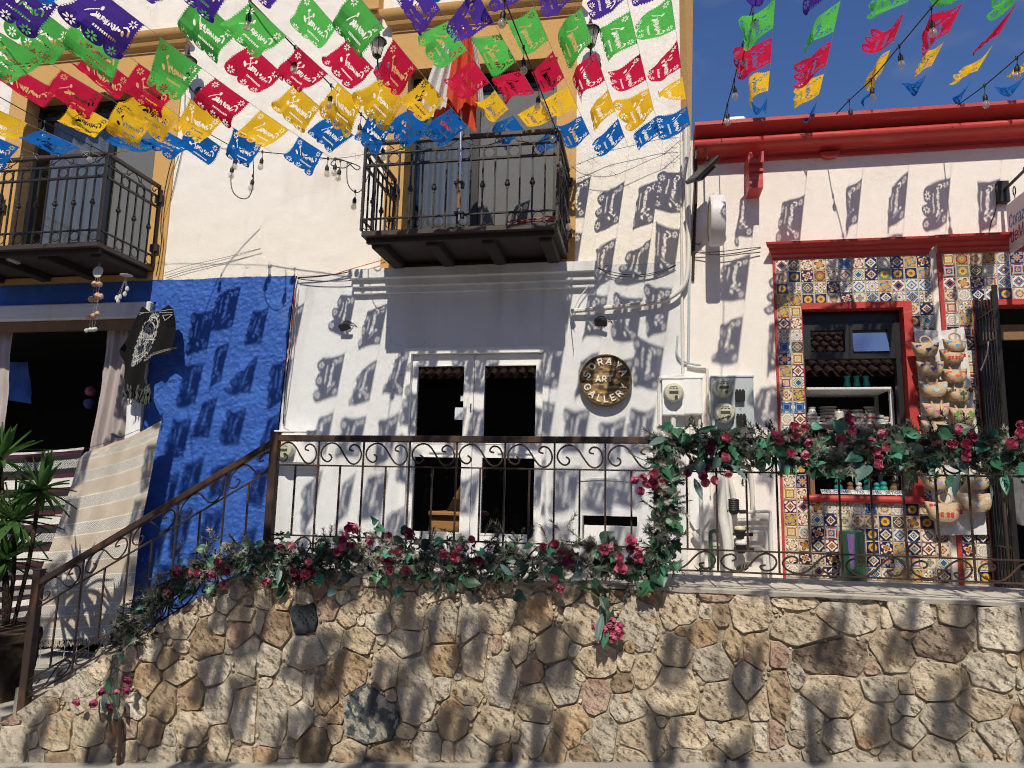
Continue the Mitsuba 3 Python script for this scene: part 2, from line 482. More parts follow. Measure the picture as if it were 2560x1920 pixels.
def c_blanket(p, n, uv):
    """Woven stripes with rows of diamonds; uv.x across, uv.y along."""
    t = uv.y * 8.0; k = dr.floor(t); f = t - k
    band = (f > 0.52) & (f < 0.86)
    line = ((f > 0.45) & (f < 0.49)) | ((f > 0.90) & (f < 0.94))
    g = (f - 0.52) / 0.34
    u = uv.x * 11.0
    d = dr.abs(u - dr.floor(u) - 0.5) * 2 + dr.abs(g - 0.5) * 2
    w = dr.abs(d * 3.0 - dr.floor(d * 3.0) - 0.5) * 2
    base = mi.Color3f(0.50, 0.435, 0.355) * (0.88 + 0.24 * noise(p.x * 90, p.y * 90, p.z * 350))
    dia = dr.select(w > 0.45, mi.Color3f(0.66, 0.64, 0.60), mi.Color3f(0.25, 0.235, 0.215))
    c = dr.select(band, dia, base)
    return dr.select(line, mi.Color3f(0.68, 0.66, 0.62), c)


def c_blanket_dark(p, n, uv):
    t = uv.y * 6.5; k = dr.floor(t); f = t - k
    g = (f - 0.30) / 0.24
    u = uv.x * 12.0 + 0.5 * k
    d = dr.abs(u - dr.floor(u) - 0.5) * 2 + dr.abs(g - 0.5) * 2
    w = dr.abs(d * 2.5 - dr.floor(d * 2.5) - 0.5) * 2
    c = mi.Color3f(0.66, 0.65, 0.62)
    c = dr.select((f > 0.06) & (f < 0.20), mi.Color3f(0.06, 0.012, 0.026), c)
    c = dr.select((f > 0.17) & (f < 0.30), mi.Color3f(0.012, 0.012, 0.014), c)
    c = dr.select((f > 0.30) & (f < 0.54), dr.select(w > 0.5, mi.Color3f(0.62, 0.61, 0.58), mi.Color3f(0.016, 0.015, 0.016)), c)
    c = dr.select((f > 0.54) & (f < 0.70), mi.Color3f(0.012, 0.012, 0.014), c)
    c = dr.select((f > 0.68) & (f < 0.80), mi.Color3f(0.06, 0.012, 0.026), c)
    return c * (0.88 + 0.24 * noise(p.x * 90, p.y * 90, p.z * 300))


mat('blanket_beige', bump(prin(proc(c_blanket), 0.95, sheen=0.3), h_fine, 0.002))
mat('blanket_maroon', bump(prin(proc(c_blanket_dark), 0.95, sheen=0.3), h_fine, 0.002))
mat('fringe', prin((0.55, 0.5, 0.43), 0.9))


def c_poncho(p, n, uv):
    """Black wool with a pale woven medallion panel and a stepped border; uv in metres over the cloth."""
    x, y = uv.x, uv.y
    px, py = (x - 0.066 - 0.35 * (y - 0.1)) / 0.108, (y - 0.1) / 0.30
    r = dr.sqrt(px * px + py * py); a = dr.atan2(py, px)
    ring = r * 5.0; k = dr.floor(ring); f = ring - k
    line = (f < 0.26)
    seg = a * (3.0 + k * 2.0) / 3.14159 * 2
    fs = seg - dr.floor(seg)
    cross = (fs < 0.30) & (cell_rand(k, dr.floor(seg)) > 0.3)
    dot = (fs > 0.45) & (fs < 0.8) & (f > 0.5) & (f < 0.78) & (cell_rand(dr.floor(seg), k, 2) > 0.45)
    white = (r < 1.0) & (line | (cross & (f > 0.2)) | dot)
    s = x * 34; fx = s - dr.floor(s)
    return dr.select(white, mi.Color3f(0.55, 0.55, 0.54), mi.Color3f(0.011, 0.011, 0.012)) * (0.85 + 0.3 * noise(p.x * 160, p.y * 160, p.z * 160))


mat('poncho_wool', prin(proc(c_poncho), 0.95, specular=0.1))
mat('wool_grey', prin((0.10, 0.105, 0.105), 0.95))
mat('wool_white', prin((0.5, 0.5, 0.48), 0.95))
mat('shell_peach', prin((0.52, 0.31, 0.20), 0.5))
mat('shell_white', prin((0.55, 0.54, 0.50), 0.5))
mat('cloth_white', prin((0.66, 0.65, 0.66), 0.9))
mat('flag_cloth_white', {'type': 'principledthin', 'base_color': rgb(0.75, 0.74, 0.72), 'roughness': 0.7, 'diff_trans': 0.5}, two=False)
mat('flag_cloth_red', {'type': 'principledthin', 'base_color': rgb(0.62, 0.085, 0.05), 'roughness': 0.7, 'diff_trans': 0.3}, two=False)


def c_straw(p, n, uv):
    s = noise(p.x * 45 + p.z * 20, p.y * 45, p.z * 160)
    return mix((0.36, 0.25, 0.15), (0.52, 0.39, 0.25), s)


mat('palm_straw', bump(prin(proc(c_straw), 0.75), h_fine, 0.003))
for _n, _c in {'navy': (0.03, 0.04, 0.2), 'sky': (0.05, 0.32, 0.6), 'crimson': (0.55, 0.025, 0.03), 'violet': (0.13, 0.09, 0.32), 'orange': (0.68, 0.10, 0.03), 'ice': (0.35, 0.6, 0.68), 'pine': (0.02, 0.07, 0.05), 'pink': (0.68, 0.14, 0.38), 'cactus': (0.09, 0.28, 0.05), 'pale': (0.62, 0.58, 0.6), 'lilac': (0.3, 0.24, 0.5)}.items():
    mat('paint_' + _n, prin(_c, 0.6))
mat('wood_honey', prin(plaster((0.36, 0.19, 0.065), (0.22, 0.105, 0.035), 41.0, 0.8), 0.5))
mat('old_wood', prin(plaster((0.20, 0.11, 0.05), (0.10, 0.055, 0.028), 43.0, 0.8), 0.7))
mat('glaze_green', prin((0.018, 0.075, 0.042), 0.15, clearcoat=1.0))
mat('glaze_purple', prin((0.16, 0.09, 0.27), 0.15, clearcoat=1.0))
mat('ceramic_white', prin((0.6, 0.58, 0.53), 0.2, clearcoat=0.5))
mat('ceramic_blue', prin((0.05, 0.08, 0.28), 0.2, clearcoat=0.5))
mat('teal_glass', prin((0.02, 0.30, 0.27), 0.1, clearcoat=1.0))
mat('clay_tile', prin(plaster((0.30, 0.12, 0.07), (0.16, 0.07, 0.045), 51.0, 0.8), 0.8))
mat('yucca_leaf', {'type': 'principledthin', 'base_color': rgb(0.075, 0.16, 0.045), 'roughness': 0.4, 'diff_trans': 0.7}, two=False)
mat('paper_white', prin((0.6, 0.64, 0.72), 0.7))
mat('silver_sign', prin((0.60, 0.57, 0.60), 0.5))
mat('sign_yellowed', prin((0.58, 0.53, 0.36), 0.5))
mat('cable_orange', prin((0.52, 0.10, 0.05), 0.5))
mat('sign_blue', prin((0.10, 0.12, 0.34), 0.5))
mat('sign_red', prin((0.30, 0.02, 0.07), 0.5))
mat('asphalt', prin(proc(lambda p, n, uv: mix((0.27, 0.25, 0.22), (0.40, 0.37, 0.33), fbm(p.x * 3, p.y * 3, p.z * 3, 4))), 0.95))

# ================================================================ the setting
WY = 7.0                                       # the facades' plane
SL = 0.0836                                    # the street climbs to the right


def street_z(x):
    return -0.056 + SL * x


def rect(x0, x1, z0, z1):
    return sbox(min(x0, x1), min(z0, z1), max(x0, x1), max(z0, z1))


g = MB(); xs = (-60.0, 60.0)
g.add([[x, y, street_z(x)] for x in xs for y in (-60.0, 5.06)] , [[0, 2, 3, 1]])
structure(g, 'street', 'asphalt', smooth=False)
g = MB()
g.add([[x, y, street_z(x) + h] for x in (-14.0, 8.0) for (y, h) in ((5.06, 0.025), (4.78, 0.02), (4.78, -0.05))], [[0, 3, 4, 1], [1, 4, 5, 2]])
structure(g, 'gutter_strip', 'concrete', smooth=False)
g = MB().box((-14, 5.06, -2.0), (-4.86, 7.4, -0.12))
structure(g, 'pavement', 'concrete', smooth=False)
g = MB().box((-2.84, 5.12, 0.0), (9, 6.02, 1.062)).box((-2.84, 6.0, 0.0), (9, 7.3, 0.93))
structure(g, 'walkway', 'concrete', smooth=False)
st = thing('stone_steps', 'grey concrete steps climbing behind the sloping handrail, mostly hidden by the stone wall', 'steps')
for i in range(6):
    x1 = -2.84 - i * 0.335
    MB().box((x1 - 0.335, 5.14, -0.6), (x1, 6.6, 0.90 - i * 0.165), bevel=0.01).build('step', 'concrete', st)

# ---------------------------------------------------------------- the building across the street (seen in the panes)
ob = thing('tiled_building', 'low building with clay barrel tile roof, seen only mirrored in the door glass', 'building')
MB().box((-18, -12, -3), (18, -4.9, 4.97)).build('wall', 'dark_wood', ob, smooth=False)
g = MB()
ang = np.linspace(0, math.pi, 6)
for i in range(130):
    cx = -17 + i * 0.26
    for j in range(7):
        y0, y1 = -4.3 - j * 0.62, -4.3 - (j + 1) * 0.62 - 0.05
        z0, z1 = 4.74 + j * 0.29 + 0.02, 4.74 + (j + 1) * 0.29 + 0.02
        r0, r1 = 0.115, 0.095
        a = np.stack([cx + r0 * np.cos(ang), ang * 0 + y0, z0 + r0 * np.sin(ang)], 1)
        b = np.stack([cx + r1 * np.cos(ang), ang * 0 + y1, z1 + r1 * np.sin(ang) - 0.02], 1)
        k = np.arange(5)
        g.add(np.vstack([a, b]), np.stack([k, k + 1, k + 7, k + 6], 1))
g.add([[-18, -4.3, 4.70], [18, -4.3, 4.70], [18, -9, 6.9], [-18, -9, 6.9]], [[0, 1, 2, 3]])
g.build('roof', 'clay_tile', ob, smooth=True)

# ---------------------------------------------------------------- the two-storey building
LB = thing('townhouse', 'tall cream townhouse with tan window surrounds above blue and white ground floor fronts', 'building')
openC = rect(-2.533, -0.882, 4.03, 6.26)
openL = rect(-7.417, -5.574, 4.03, 6.32)
rng = np.random.default_rng(11)
wall = rect(-12, 0.385, 3.95, 9.5).difference(openC.buffer(0.012, join_style=2)).difference(openL.buffer(0.012, join_style=2))
MB().prism(wall, WY, WY + 0.3).build('upper_wall', 'cream_plaster', LB, smooth=False)
# the tan return at the right corner leans back a little
g = MB()
p = [at(1699, -60, 7.0) * [1, 1, 1], at(1745, -60, 7.35), at(1730.5, 285, 7.35), at(1703, 320, 7.0)]
q = [np.array([0.3855, 7.01, 9.6]), np.array([0.62, 7.4, 9.6]), np.array([0.56, 7.4, 7.2]), np.array([0.505, 7.4, 5.2]), np.array([0.3855, 7.01, 5.2])]
g.add(np.array(q), [[0, 1, 2, 2], [0, 2, 3, 4]])
g.add(np.array(q) + [0, 0.5, 0], [[2, 1, 0, 0], [3, 2, 0, 4]])
g.build('return_wall', 'tan_plaster', LB, smooth=False)
# corrugated edge and bands
for (op, x0, x1, zt, nm) in ((openC, -2.745, -0.675, 6.72, 'C'), (openL, -7.66, -5.32, 6.765, 'L')):
    wn = numbered(LB + '__window')
    labels[wn] = {'label': 'tan framed balcony window ' + ('in the middle of the upper wall' if nm == 'C' else 'at the upper left')}
    sur = rect(x0, x1, 3.955, zt - 0.002).difference(op)
    MB().prism(sur, WY - 0.018, WY + 0.26).build('surround', 'tan_plaster', wn, smooth=False)
    prof = [(0.0, zt - 0.002), (0.035, zt), (0.035, zt + 0.03), (0.055, zt + 0.045), (0.085, zt + 0.06), (0.10, zt + 0.09), (0.10, zt + 0.105), (0.125, zt + 0.12), (0.15, zt + 0.15), (0.16, zt + 0.185), (0.16, zt + 0.21), (0.0, zt + 0.24)]
    MB().profile_x(prof, x0 + 0.04, x1 - 0.04, (1, 1)).build('cornice', 'tan_plaster', wn, smooth=25)
    bx0, bz0, bx1, bz1 = op.bounds
    m = MB()
    Y0, Y1 = 7.17, 7.235
    e = 0.055
    m.prism(rect(bx0, bx1, bz0, bz1).difference(rect(bx0 + e, bx1 - e, bz0 + e, bz1 - e)), Y0, Y1)
    mx = -1.80 if nm == 'C' else -6.33
    m.box((mx - 0.035, Y0 - 0.01, bz0 + e), (mx + 0.05, Y1, bz1 - e))
    m.box((bx0 + e, Y0 + 0.01, bz1 - 0.2), (bx1 - e, Y1, bz1 - 0.15))
    m.build('frame', 'black_metal', wn, smooth=False)
    MB().add([[bx0 + e, 7.20, bz0 + e], [mx, 7.20, bz0 + e], [mx, 7.20, bz1 - e], [bx0 + e, 7.20, bz1 - e]], [[0, 1, 2, 3]]).build('pane', 'pane_glass', wn, smooth=False)
    v, f, t = grid_uv(40, 2, lambda a, b: np.stack([bx0 + e + a * (mx - bx0 - e), 7.36 + 0.03 * np.sin(a * 34) + 0.01 * np.sin(a * 71), bz0 + b * (bz1 - bz0)], 1))
    MB().add(v, f).build('curtain', 'curtain_grey', wn, smooth=True)
    MB().box((mx + 0.05, 7.205, bz0 + e), (bx1 - e, 7.215, bz1 - 0.2)).build('screen', 'window_screen', wn, smooth=False)
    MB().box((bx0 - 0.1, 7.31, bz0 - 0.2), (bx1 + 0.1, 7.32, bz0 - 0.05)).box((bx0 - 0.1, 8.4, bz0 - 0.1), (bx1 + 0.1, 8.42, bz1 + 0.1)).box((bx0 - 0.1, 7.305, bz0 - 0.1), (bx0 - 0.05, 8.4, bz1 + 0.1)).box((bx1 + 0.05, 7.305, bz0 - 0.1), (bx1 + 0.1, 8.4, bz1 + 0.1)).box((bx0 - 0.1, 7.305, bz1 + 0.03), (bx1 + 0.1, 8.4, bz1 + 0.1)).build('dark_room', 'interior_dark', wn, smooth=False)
# one more cornice end above the plaque at the top edge of the photograph
c = at(925, 8, 6.85)
MB().box((c[0] - 0.12, 6.86, c[2] - 0.06), (c[0] + 0.10, 6.995, c[2] + 0.35)).box((c[0] - 0.09, 6.9, c[2] - 0.10), (c[0] + 0.07, 6.996, c[2] - 0.06)).build('waterspout', 'tan_plaster', LB, smooth=False)

# blue rough-cast wall, in real relief
nu, nv = 190, 480
X0, X1, Z0, Z1 = -5.371, -3.70, -0.45, 3.95


def blue(a, b):
    z = Z0 + b * (Z1 - Z0)
    xr = -3.83 + (z - 1.2) / (3.95 - 1.2) * 0.115
    x = X0 + a * (np.minimum(xr, -3.70) - X0)
    p = np.stack([x * 30, z * 38, 0 * x], 1)
    d = meshkit.fbm(p, 4, seed=3)
    r = 1 - np.abs(meshkit.fbm(p * 0.45 + 9, 3, seed=8) - 0.5) * 2
    z = z + np.where(b > 0.9, (b - 0.9) * 10, 0) * 0.02 * (meshkit.fbm(np.stack([x * 6, 0 * x, 0 * x], 1), 3, 2) - 0.45)
    return np.stack([x, WY - 0.012 - 0.015 * (d - 0.35) - 0.008 * r ** 3, z], 1)


v, f, t = grid_uv(nu, nv, blue)
m = MB().add(v, f)
m.build('blue_wall', 'blue_stucco', LB, smooth=True)
MB().box((-12, 6.985, 3.70), (-5.373, 7.3, 3.949)).box((-5.373, 7.02, -0.5), (-3.85, 7.3, 3.94)).build('blue_band', 'blue_stucco', LB, smooth=False)
MB().box((-9.2, 6.93, 3.515), (-5.405, 7.2, 3.695), bevel=0.012).build('lintel', 'white_plaster', LB, smooth=False)
v, f, t = grid_uv(8, 60, lambda a, b: np.stack([-5.565 + 0.18 * a + 0.008 * np.sin(b * 23), 6.955 - 0.03 * np.sin(a * 3.1) - 0.012 * meshkit.noise(np.stack([a * 3, b * 22, 0 * a], 1)), -0.2 + b * 3.715], 1))
MB().add(v, f).build('jamb', 'white_paint', LB, smooth=True)
MB().box((-5.56, 6.985, -0.4), (-5.39, 7.3, 3.51)).build('jamb_core', 'white_plaster', LB, smooth=False)
# shop room: a dark interior
m = MB()
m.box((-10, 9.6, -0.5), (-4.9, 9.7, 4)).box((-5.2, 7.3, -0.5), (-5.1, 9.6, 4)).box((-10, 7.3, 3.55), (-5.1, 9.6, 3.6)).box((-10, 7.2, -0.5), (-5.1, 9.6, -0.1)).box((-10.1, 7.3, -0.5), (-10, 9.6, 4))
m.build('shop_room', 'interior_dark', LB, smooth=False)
MB().box((-8.5, 6.99, 3.40), (-5.57, 7.06, 3.512)).build('shop_lintel', 'old_wood', LB, smooth=False)

# white gallery front
door = rect(-2.41, -0.94, 0.9, 3.11)
gal = Polygon([(-3.835, 0.85), (0.385, 0.85), (0.385, 3.948), (-3.715, 3.948)]).difference(door)
pan0, pan1 = at(1465, 1235, 7), at(1611, 1330, 7)
slot = rect(-0.585, -0.07, 1.24, 1.475)
MB().prism(gal.difference(slot), WY + 0.002, WY + 0.3).build('gallery_wall', 'white_plaster', LB, smooth=False)
prof = [(0.0, 3.715), (0.05, 3.715), (0.05, 3.775), (0.09, 3.78), (0.09, 3.85), (0.14, 3.858), (0.14, 3.955), (0.0, 3.965)]
MB().profile_x(prof, -2.99, -0.50, (0.4, 0.4)).build('cornice', 'white_plaster', LB, smooth=False)
dk = numbered(LB + '__gallery_door')
labels[dk] = {'label': 'white double door with four dark panes'}
MB().prism(rect(-2.43, -0.92, 0.93, 3.13).difference(rect(-2.36, -0.985, 0.9, 3.07)), WY - 0.012, WY + 0.2).build('frame', 'white_paint', dk, smooth=False)
for x0, x1, a, b in ((-2.355, -1.702, -2.305, -1.80), (-1.696, -0.99, -1.595, -1.06)):
    lf = rect(x0, x1, 0.95, 3.065).difference(rect(a, b, 1.27, 2.016)).difference(rect(a, b, 2.16, 2.95))
    lk = MB().prism(lf, WY + 0.05, WY + 0.10).build('door_leaf', 'white_paint', dk, smooth=False)
    for z0, z1 in ((1.27, 2.016), (2.16, 2.95)):
        MB().add([[a, 7.08, z0], [b, 7.08, z0], [b, 7.08, z1], [a, 7.08, z1]], [[0, 1, 2, 3]]).build('door_pane', 'pane_glass', dk, smooth=False)
        MB().prism(rect(a - 0.012, b + 0.012, z0 - 0.012, z1 + 0.012).difference(rect(a + 0.004, b - 0.004, z0 + 0.004, z1 - 0.004)), WY + 0.043, WY + 0.06).build('glazing_bead', 'white_paint', dk, smooth=False)
    if True:
        MB().box((a + 0.16, 7.03, 2.05), (b - 0.02, 7.056, 2.085), bevel=0.008).build('letter_plate', 'white_paint', dk, smooth=False)
MB().box((-1.735, 7.036, 2.475), (-1.715, 7.052, 2.56), bevel=0.004).lathe([(0.008, 0), (0.008, 0.012), (0.0, 0.013)], (-1.725, 7.036, 2.52), 'y', 10).build('door_lock', 'chrome', dk)
a, b = at(1138, 1019, 7.075), at(1163, 1050, 7.075)
MB().box((a[0], 7.068, b[2]), (b[0] - 0.004, 7.072, a[2])).build('notice', 'paper_white', dk, smooth=False, label='small bluish paper notice taped inside the left pane')
a, b = at(1152, 990, 7.075), at(1163, 1003, 7.075)
MB().box((a[0], 7.068, b[2]), (b[0], 7.072, a[2])).build('door_tag', 'cloth_white', dk, smooth=False)
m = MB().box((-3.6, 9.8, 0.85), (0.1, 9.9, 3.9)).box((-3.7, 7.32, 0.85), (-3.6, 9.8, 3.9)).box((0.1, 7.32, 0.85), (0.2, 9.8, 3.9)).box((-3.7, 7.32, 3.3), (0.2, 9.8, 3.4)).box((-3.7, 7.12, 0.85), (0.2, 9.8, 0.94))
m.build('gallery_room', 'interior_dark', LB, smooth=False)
# letter slot panel
pk = numbered(LB + '__wall_panel')
q0, q1 = at(1465, 1232, 7), at(1609, 1226, 7)
arch = Polygon([(-0.69, 1.0), (-0.69, 1.76), (-0.60, 1.80), (-0.40, 1.815), (-0.13, 1.80), (-0.06, 1.74), (-0.06, 1.0)])
MB().prism(arch.buffer(0.02).difference(arch).difference(slot.buffer(0.001)), WY - 0.010, WY + 0.01).build('rim', 'white_plaster', pk, smooth=False)
MB().box((-0.60, 7.2, 1.2), (-0.05, 7.25, 1.5)).build('slot', 'interior_dark', pk, smooth=False)
MB().box((-0.565, 6.985, 1.20), (-0.07, 7.02, 1.385)).build('flap', 'white_paint', pk, smooth=False)
# wooden chair inside
ck = thing('wooden_chair', 'honey coloured carved wooden chair standing inside behind the left lower pane of the gallery door', 'chair')
a, b = at(1073, 1277, 7.55), at(1160, 1328, 7.55)
MB().box((a[0], 7.5, a[2] - 0.05), (a[0] + 0.5, 8.0, a[2]), bevel=0.012).build('seat', 'wood_honey', ck)
MB().prism(Polygon([(a[0] + 0.04, b[2] - 0.12), (a[0] + 0.45, b[2] - 0.12), (a[0] + 0.47, a[2] - 0.05), (a[0] + 0.02, a[2] - 0.05)]), 7.56, 7.95).build('base', 'wood_honey', ck, smooth=False)
MB().prism(Polygon([(a[0] + 0.17, a[2]), (a[0] + 0.44, a[2]), (a[0] + 0.56, a[2] + 0.55), (a[0] + 0.46, a[2] + 0.55)]), 7.62, 7.90).build('backrest', 'wood_honey', ck, smooth=False)

# ---------------------------------------------------------------- the red-trimmed shop
RB = thing('tiled_shop', 'low pale shop with a red cornice and patterned tiles round its window', 'building')
TP = 0.1135
win = rect(1.463, 2.425, 1.69, 3.50)
sdoor = rect(2.936, 7.0, 0.8, 3.492)
MB().prism(rect(0.387, 11, 0.85, 5.22).difference(win).difference(sdoor), WY - 0.004, WY + 0.3).build('wall', 'pink_plaster', RB, smooth=False)
MB().box((0.39, 7.02, 5.20), (11, 9.5, 5.24)).build('roof_slab', 'concrete', RB, smooth=False)
prof = [(0.0, 4.955), (0.03, 4.957), (0.03, 4.985), (0.012, 4.99), (0.02, 5.01), (0.05, 5.03)]
prof += [(0.135 + 0.09 * math.cos(t), 5.085 + 0.055 * math.sin(t)) for t in np.linspace(-1.9, 1.75, 12)]
prof += [(0.115 + 0.008 * k + 0.16 * (1 - math.cos(k * 0.24)), 5.14 + 0.015 * k) for k in range(1, 6)]
prof += [(0.285, 5.225), (0.295, 5.228), (0.295, 5.262), (0.285, 5.268), (0.0, 5.275)]
MB().profile_x(prof, 0.50, 11, (0.0, 0)).build('cornice', 'red_paint', RB, smooth=30)
a = at(2075, 384, 6.95)
hs = [(0.09 * math.cos(t), 0.055 * math.sin(t)) for t in np.linspace(math.pi, 2 * math.pi, 12)]
MB().prism(Polygon([(a[0] + x, 4.985 + z) for x, z in hs]), 6.93, 6.998).build('scupper', 'red_paint', RB, smooth=False)
a0, a1 = at(1870, 382, 6.72), at(1911, 466, 6.72)
cx, hw = (a0[0] + a1[0]) / 2, (a1[0] - a0[0]) / 2
top, bot = a0[2], a1[2]
body = Polygon([(cx - hw * 1.02, top), (cx - hw * 0.52, top), (cx - hw * 0.48, top - 0.04), (cx - hw * 0.25, top - 0.075), (cx + hw * 0.25, top - 0.075), (cx + hw * 0.48, top - 0.04), (cx + hw * 0.52, top), (cx + hw * 1.02, top), (cx + hw * 1.02, top - 0.11), (cx - hw * 1.02, top - 0.11)])
ck = MB().prism(body, 6.70, 6.998).prism(rect(cx - hw * 0.9, cx + hw * 0.9, bot, top - 0.11), 6.74, 6.997).box((cx - hw * 0.98, 6.72, top - 0.19), (cx + hw * 0.98, 6.996, top - 0.165)).build('rain_spout', 'red_paint', RB, smooth=False)


def red_head(x0, x1, zb):
    p = [(0.0, zb), (0.025, zb), (0.03, zb + 0.02), (0.05, zb + 0.035), (0.05, zb + 0.05), (0.075, zb + 0.055), (0.095, zb + 0.075), (0.10, zb + 0.09), (0.125, zb + 0.094), (0.145, zb + 0.115), (0.15, zb + 0.135), (0.0, zb + 0.145)]
    return MB().profile_x(p, x0, x1, (0.6, 0.6))


tk = numbered(RB + '__tile_panel')
labels[tk] = {'label': 'patterned tile panel round the shop window'}
tk2 = RB + '__tile_panel_001'
labels[tk2] = {'label': 'patterned tile panel round the shop doorway'}
red_head(1.235, 2.585, 3.938).build('head_moulding', 'red_paint', tk, smooth=25)
red_head(2.70, 7.0, 3.945).build('head_moulding', 'red_paint', tk2, smooth=25)
MB().prism(rect(1.243, 2.618, 0.93, 3.938).difference(win), WY - 0.016, WY - 0.0045).build('grout_bed', 'grout', tk, smooth=False)
MB().prism(rect(2.70, 5.2, 0.93, 3.945).difference(sdoor), WY - 0.016, WY - 0.0045).build('grout_bed', 'grout', tk2, smooth=False)
MB().box((1.222, 6.972, 0.93), (1.243, 6.999, 3.937)).build('edge_strip', 'red_paint', tk, smooth=False)
MB().box((2.668, 6.966, 0.93), (2.70, 6.999, 3.944)).build('edge_strip', 'red_paint', tk2, smooth=False)
NK = 34
TILES = []
for k in range(NK):
    s, b, d = 0.0535, 0.0495, 0.009
    fr = np.array([[-b, -d, -b], [b, -d, -b], [b, -d, b], [-b, -d, b], [-s, 0, -s], [s, 0, -s], [s, 0, s], [-s, 0, s], [-s, -d + 0.003, -s], [s, -d + 0.003, -s], [s, -d + 0.003, s], [-s, -d + 0.003, s]])
    fc = [[0, 1, 2, 3], [8, 9, 1, 0], [9, 10, 2, 1], [10, 11, 3, 2], [11, 8, 0, 3], [4, 5, 9, 8], [5, 6, 10, 9], [6, 7, 11, 10], [7, 4, 8, 11]]
    uv = np.stack([k + np.clip(fr[:, 0] / (2 * s) + 0.5, 0.004, 0.996), np.clip(fr[:, 2] / (2 * s) + 0.5, 0.004, 0.996)], 1)
    f = np.array(fc); f = np.vstack([f[:, [0, 1, 2]], f[:, [0, 2, 3]]])
    TILES.append(mikit.ply((fr, f), 'glazed_tile', smooth=False, uv=uv))
rt = random.Random(5)
for x0, cols, zt, key, holes in ((1.245, 12, 3.932, tk, win), (2.703, 10, 3.938, tk2, sdoor)):
    for r in range(27):
        for c in range(cols):
            x, z = x0 + (c + 0.5) * TP, zt - (r + 0.5) * TP
            if z < 0.95 or x > 3.75:
                continue
            if holes.intersection(rect(x - 0.05, x + 0.05, z - 0.05, z + 0.05)).area > 0.0045:
                continue
            kind = rt.randrange(NK)
            m = np.eye(4); m[:3, 3] = (x + rt.uniform(-.001, .001), WY - 0.0155 - rt.uniform(0, 0.0015), z + rt.uniform(-.001, .001))
            rz = rt.uniform(-0.012, 0.012)
            m[0, 0] = m[2, 2] = math.cos(rz); m[0, 2], m[2, 0] = -math.sin(rz), math.sin(rz)
            place('tile', TILES[kind], m, key)

# shop window
wk = numbered(RB + '__window')
labels[wk] = {'label': 'black framed shop window with a red sill and red reveal'}
e = rect(1.463, 2.425, 1.69, 3.50)
MB().prism(e.difference(rect(1.468, 2.35, 1.7, 3.44)), WY - 0.032, WY + 0.08).build('red_reveal', 'red_paint', wk, smooth=False)
m = MB()
m.prism(rect(1.468, 2.35, 1.7, 3.44).difference(rect(1.50, 2.30, 1.72, 3.34)), 7.08, 7.15)
m.box((1.50, 7.085, 2.985), (2.30, 7.14, 3.05)).box((1.50, 7.085, 3.26), (2.30, 7.135, 3.345)).box((1.865, 7.085, 3.05), (1.935, 7.14, 3.26)).box((1.50, 7.085, 3.05), (1.56, 7.14, 3.26)).box((2.245, 7.085, 3.05), (2.30, 7.14, 3.26))
m.build('frame', 'black_metal', wk, smooth=False)
MB().add([[1.50, 7.12, 1.72], [2.30, 7.12, 1.72], [2.30, 7.12, 2.985], [1.50, 7.12, 2.985]], [[0, 1, 2, 3]]).build('pane', 'pane_glass', wk, smooth=False)
MB().add([[1.56, 7.12, 3.05], [1.865, 7.12, 3.05], [1.865, 7.12, 3.26], [1.56, 7.12, 3.26]], [[0, 1, 2, 3]]).build('transom_pane', 'pane_glass', wk, smooth=False)
MB().add([[1.935, 7.068, 3.05], [2.245, 7.068, 3.05], [2.245, 7.12, 3.26], [1.935, 7.12, 3.26]], [[0, 1, 2, 3]]).build('tilted_transom_pane', 'coated_glass', wk, smooth=False, label='tilted transom pane mirroring the sky and the flags')
m = MB(); sx = np.linspace(1.415, 2.455, 14)
m.tube([(x, 6.955, 1.685) for x in sx], [0.02] + [0.034] * 12 + [0.02], 12)
m.box((1.43, 6.96, 1.655), (2.44, 7.06, 1.70), bevel=0.01)
m.build('sill', 'red_paint', wk, smooth=50)
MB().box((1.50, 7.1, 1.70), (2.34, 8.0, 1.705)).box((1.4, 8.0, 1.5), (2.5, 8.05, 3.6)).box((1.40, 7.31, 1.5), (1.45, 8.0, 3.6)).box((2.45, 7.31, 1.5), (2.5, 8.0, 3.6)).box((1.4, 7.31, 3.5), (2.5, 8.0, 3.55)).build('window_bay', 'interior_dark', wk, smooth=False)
MB().box((1.505, 7.085, 1.70), (1.545, 7.13, 2.1), m=None).build('side_post', 'old_wood', wk, smooth=False)
# shop doorway
kd = numbered(RB + '__doorway')
MB().prism(sdoor.difference(rect(2.975, 7, 0.8, 3.44)), WY - 0.032, WY + 0.12).build('red_reveal', 'red_paint', kd, smooth=False)
MB().box((2.98, 7.16, 3.16), (5, 7.2, 3.30)).build('transom_bar', 'old_wood', kd, smooth=False)
MB().box((2.5, 9.3, 0.8), (7, 9.35, 3.6)).box((2.52, 7.31, 0.8), (2.56, 9.3, 3.6)).box((2.5, 7.31, 3.5), (7, 9.3, 3.55)).box((2.52, 7.1, 0.8), (7, 9.3, 0.94)).build('shop_room', 'interior_dark', kd, smooth=False)

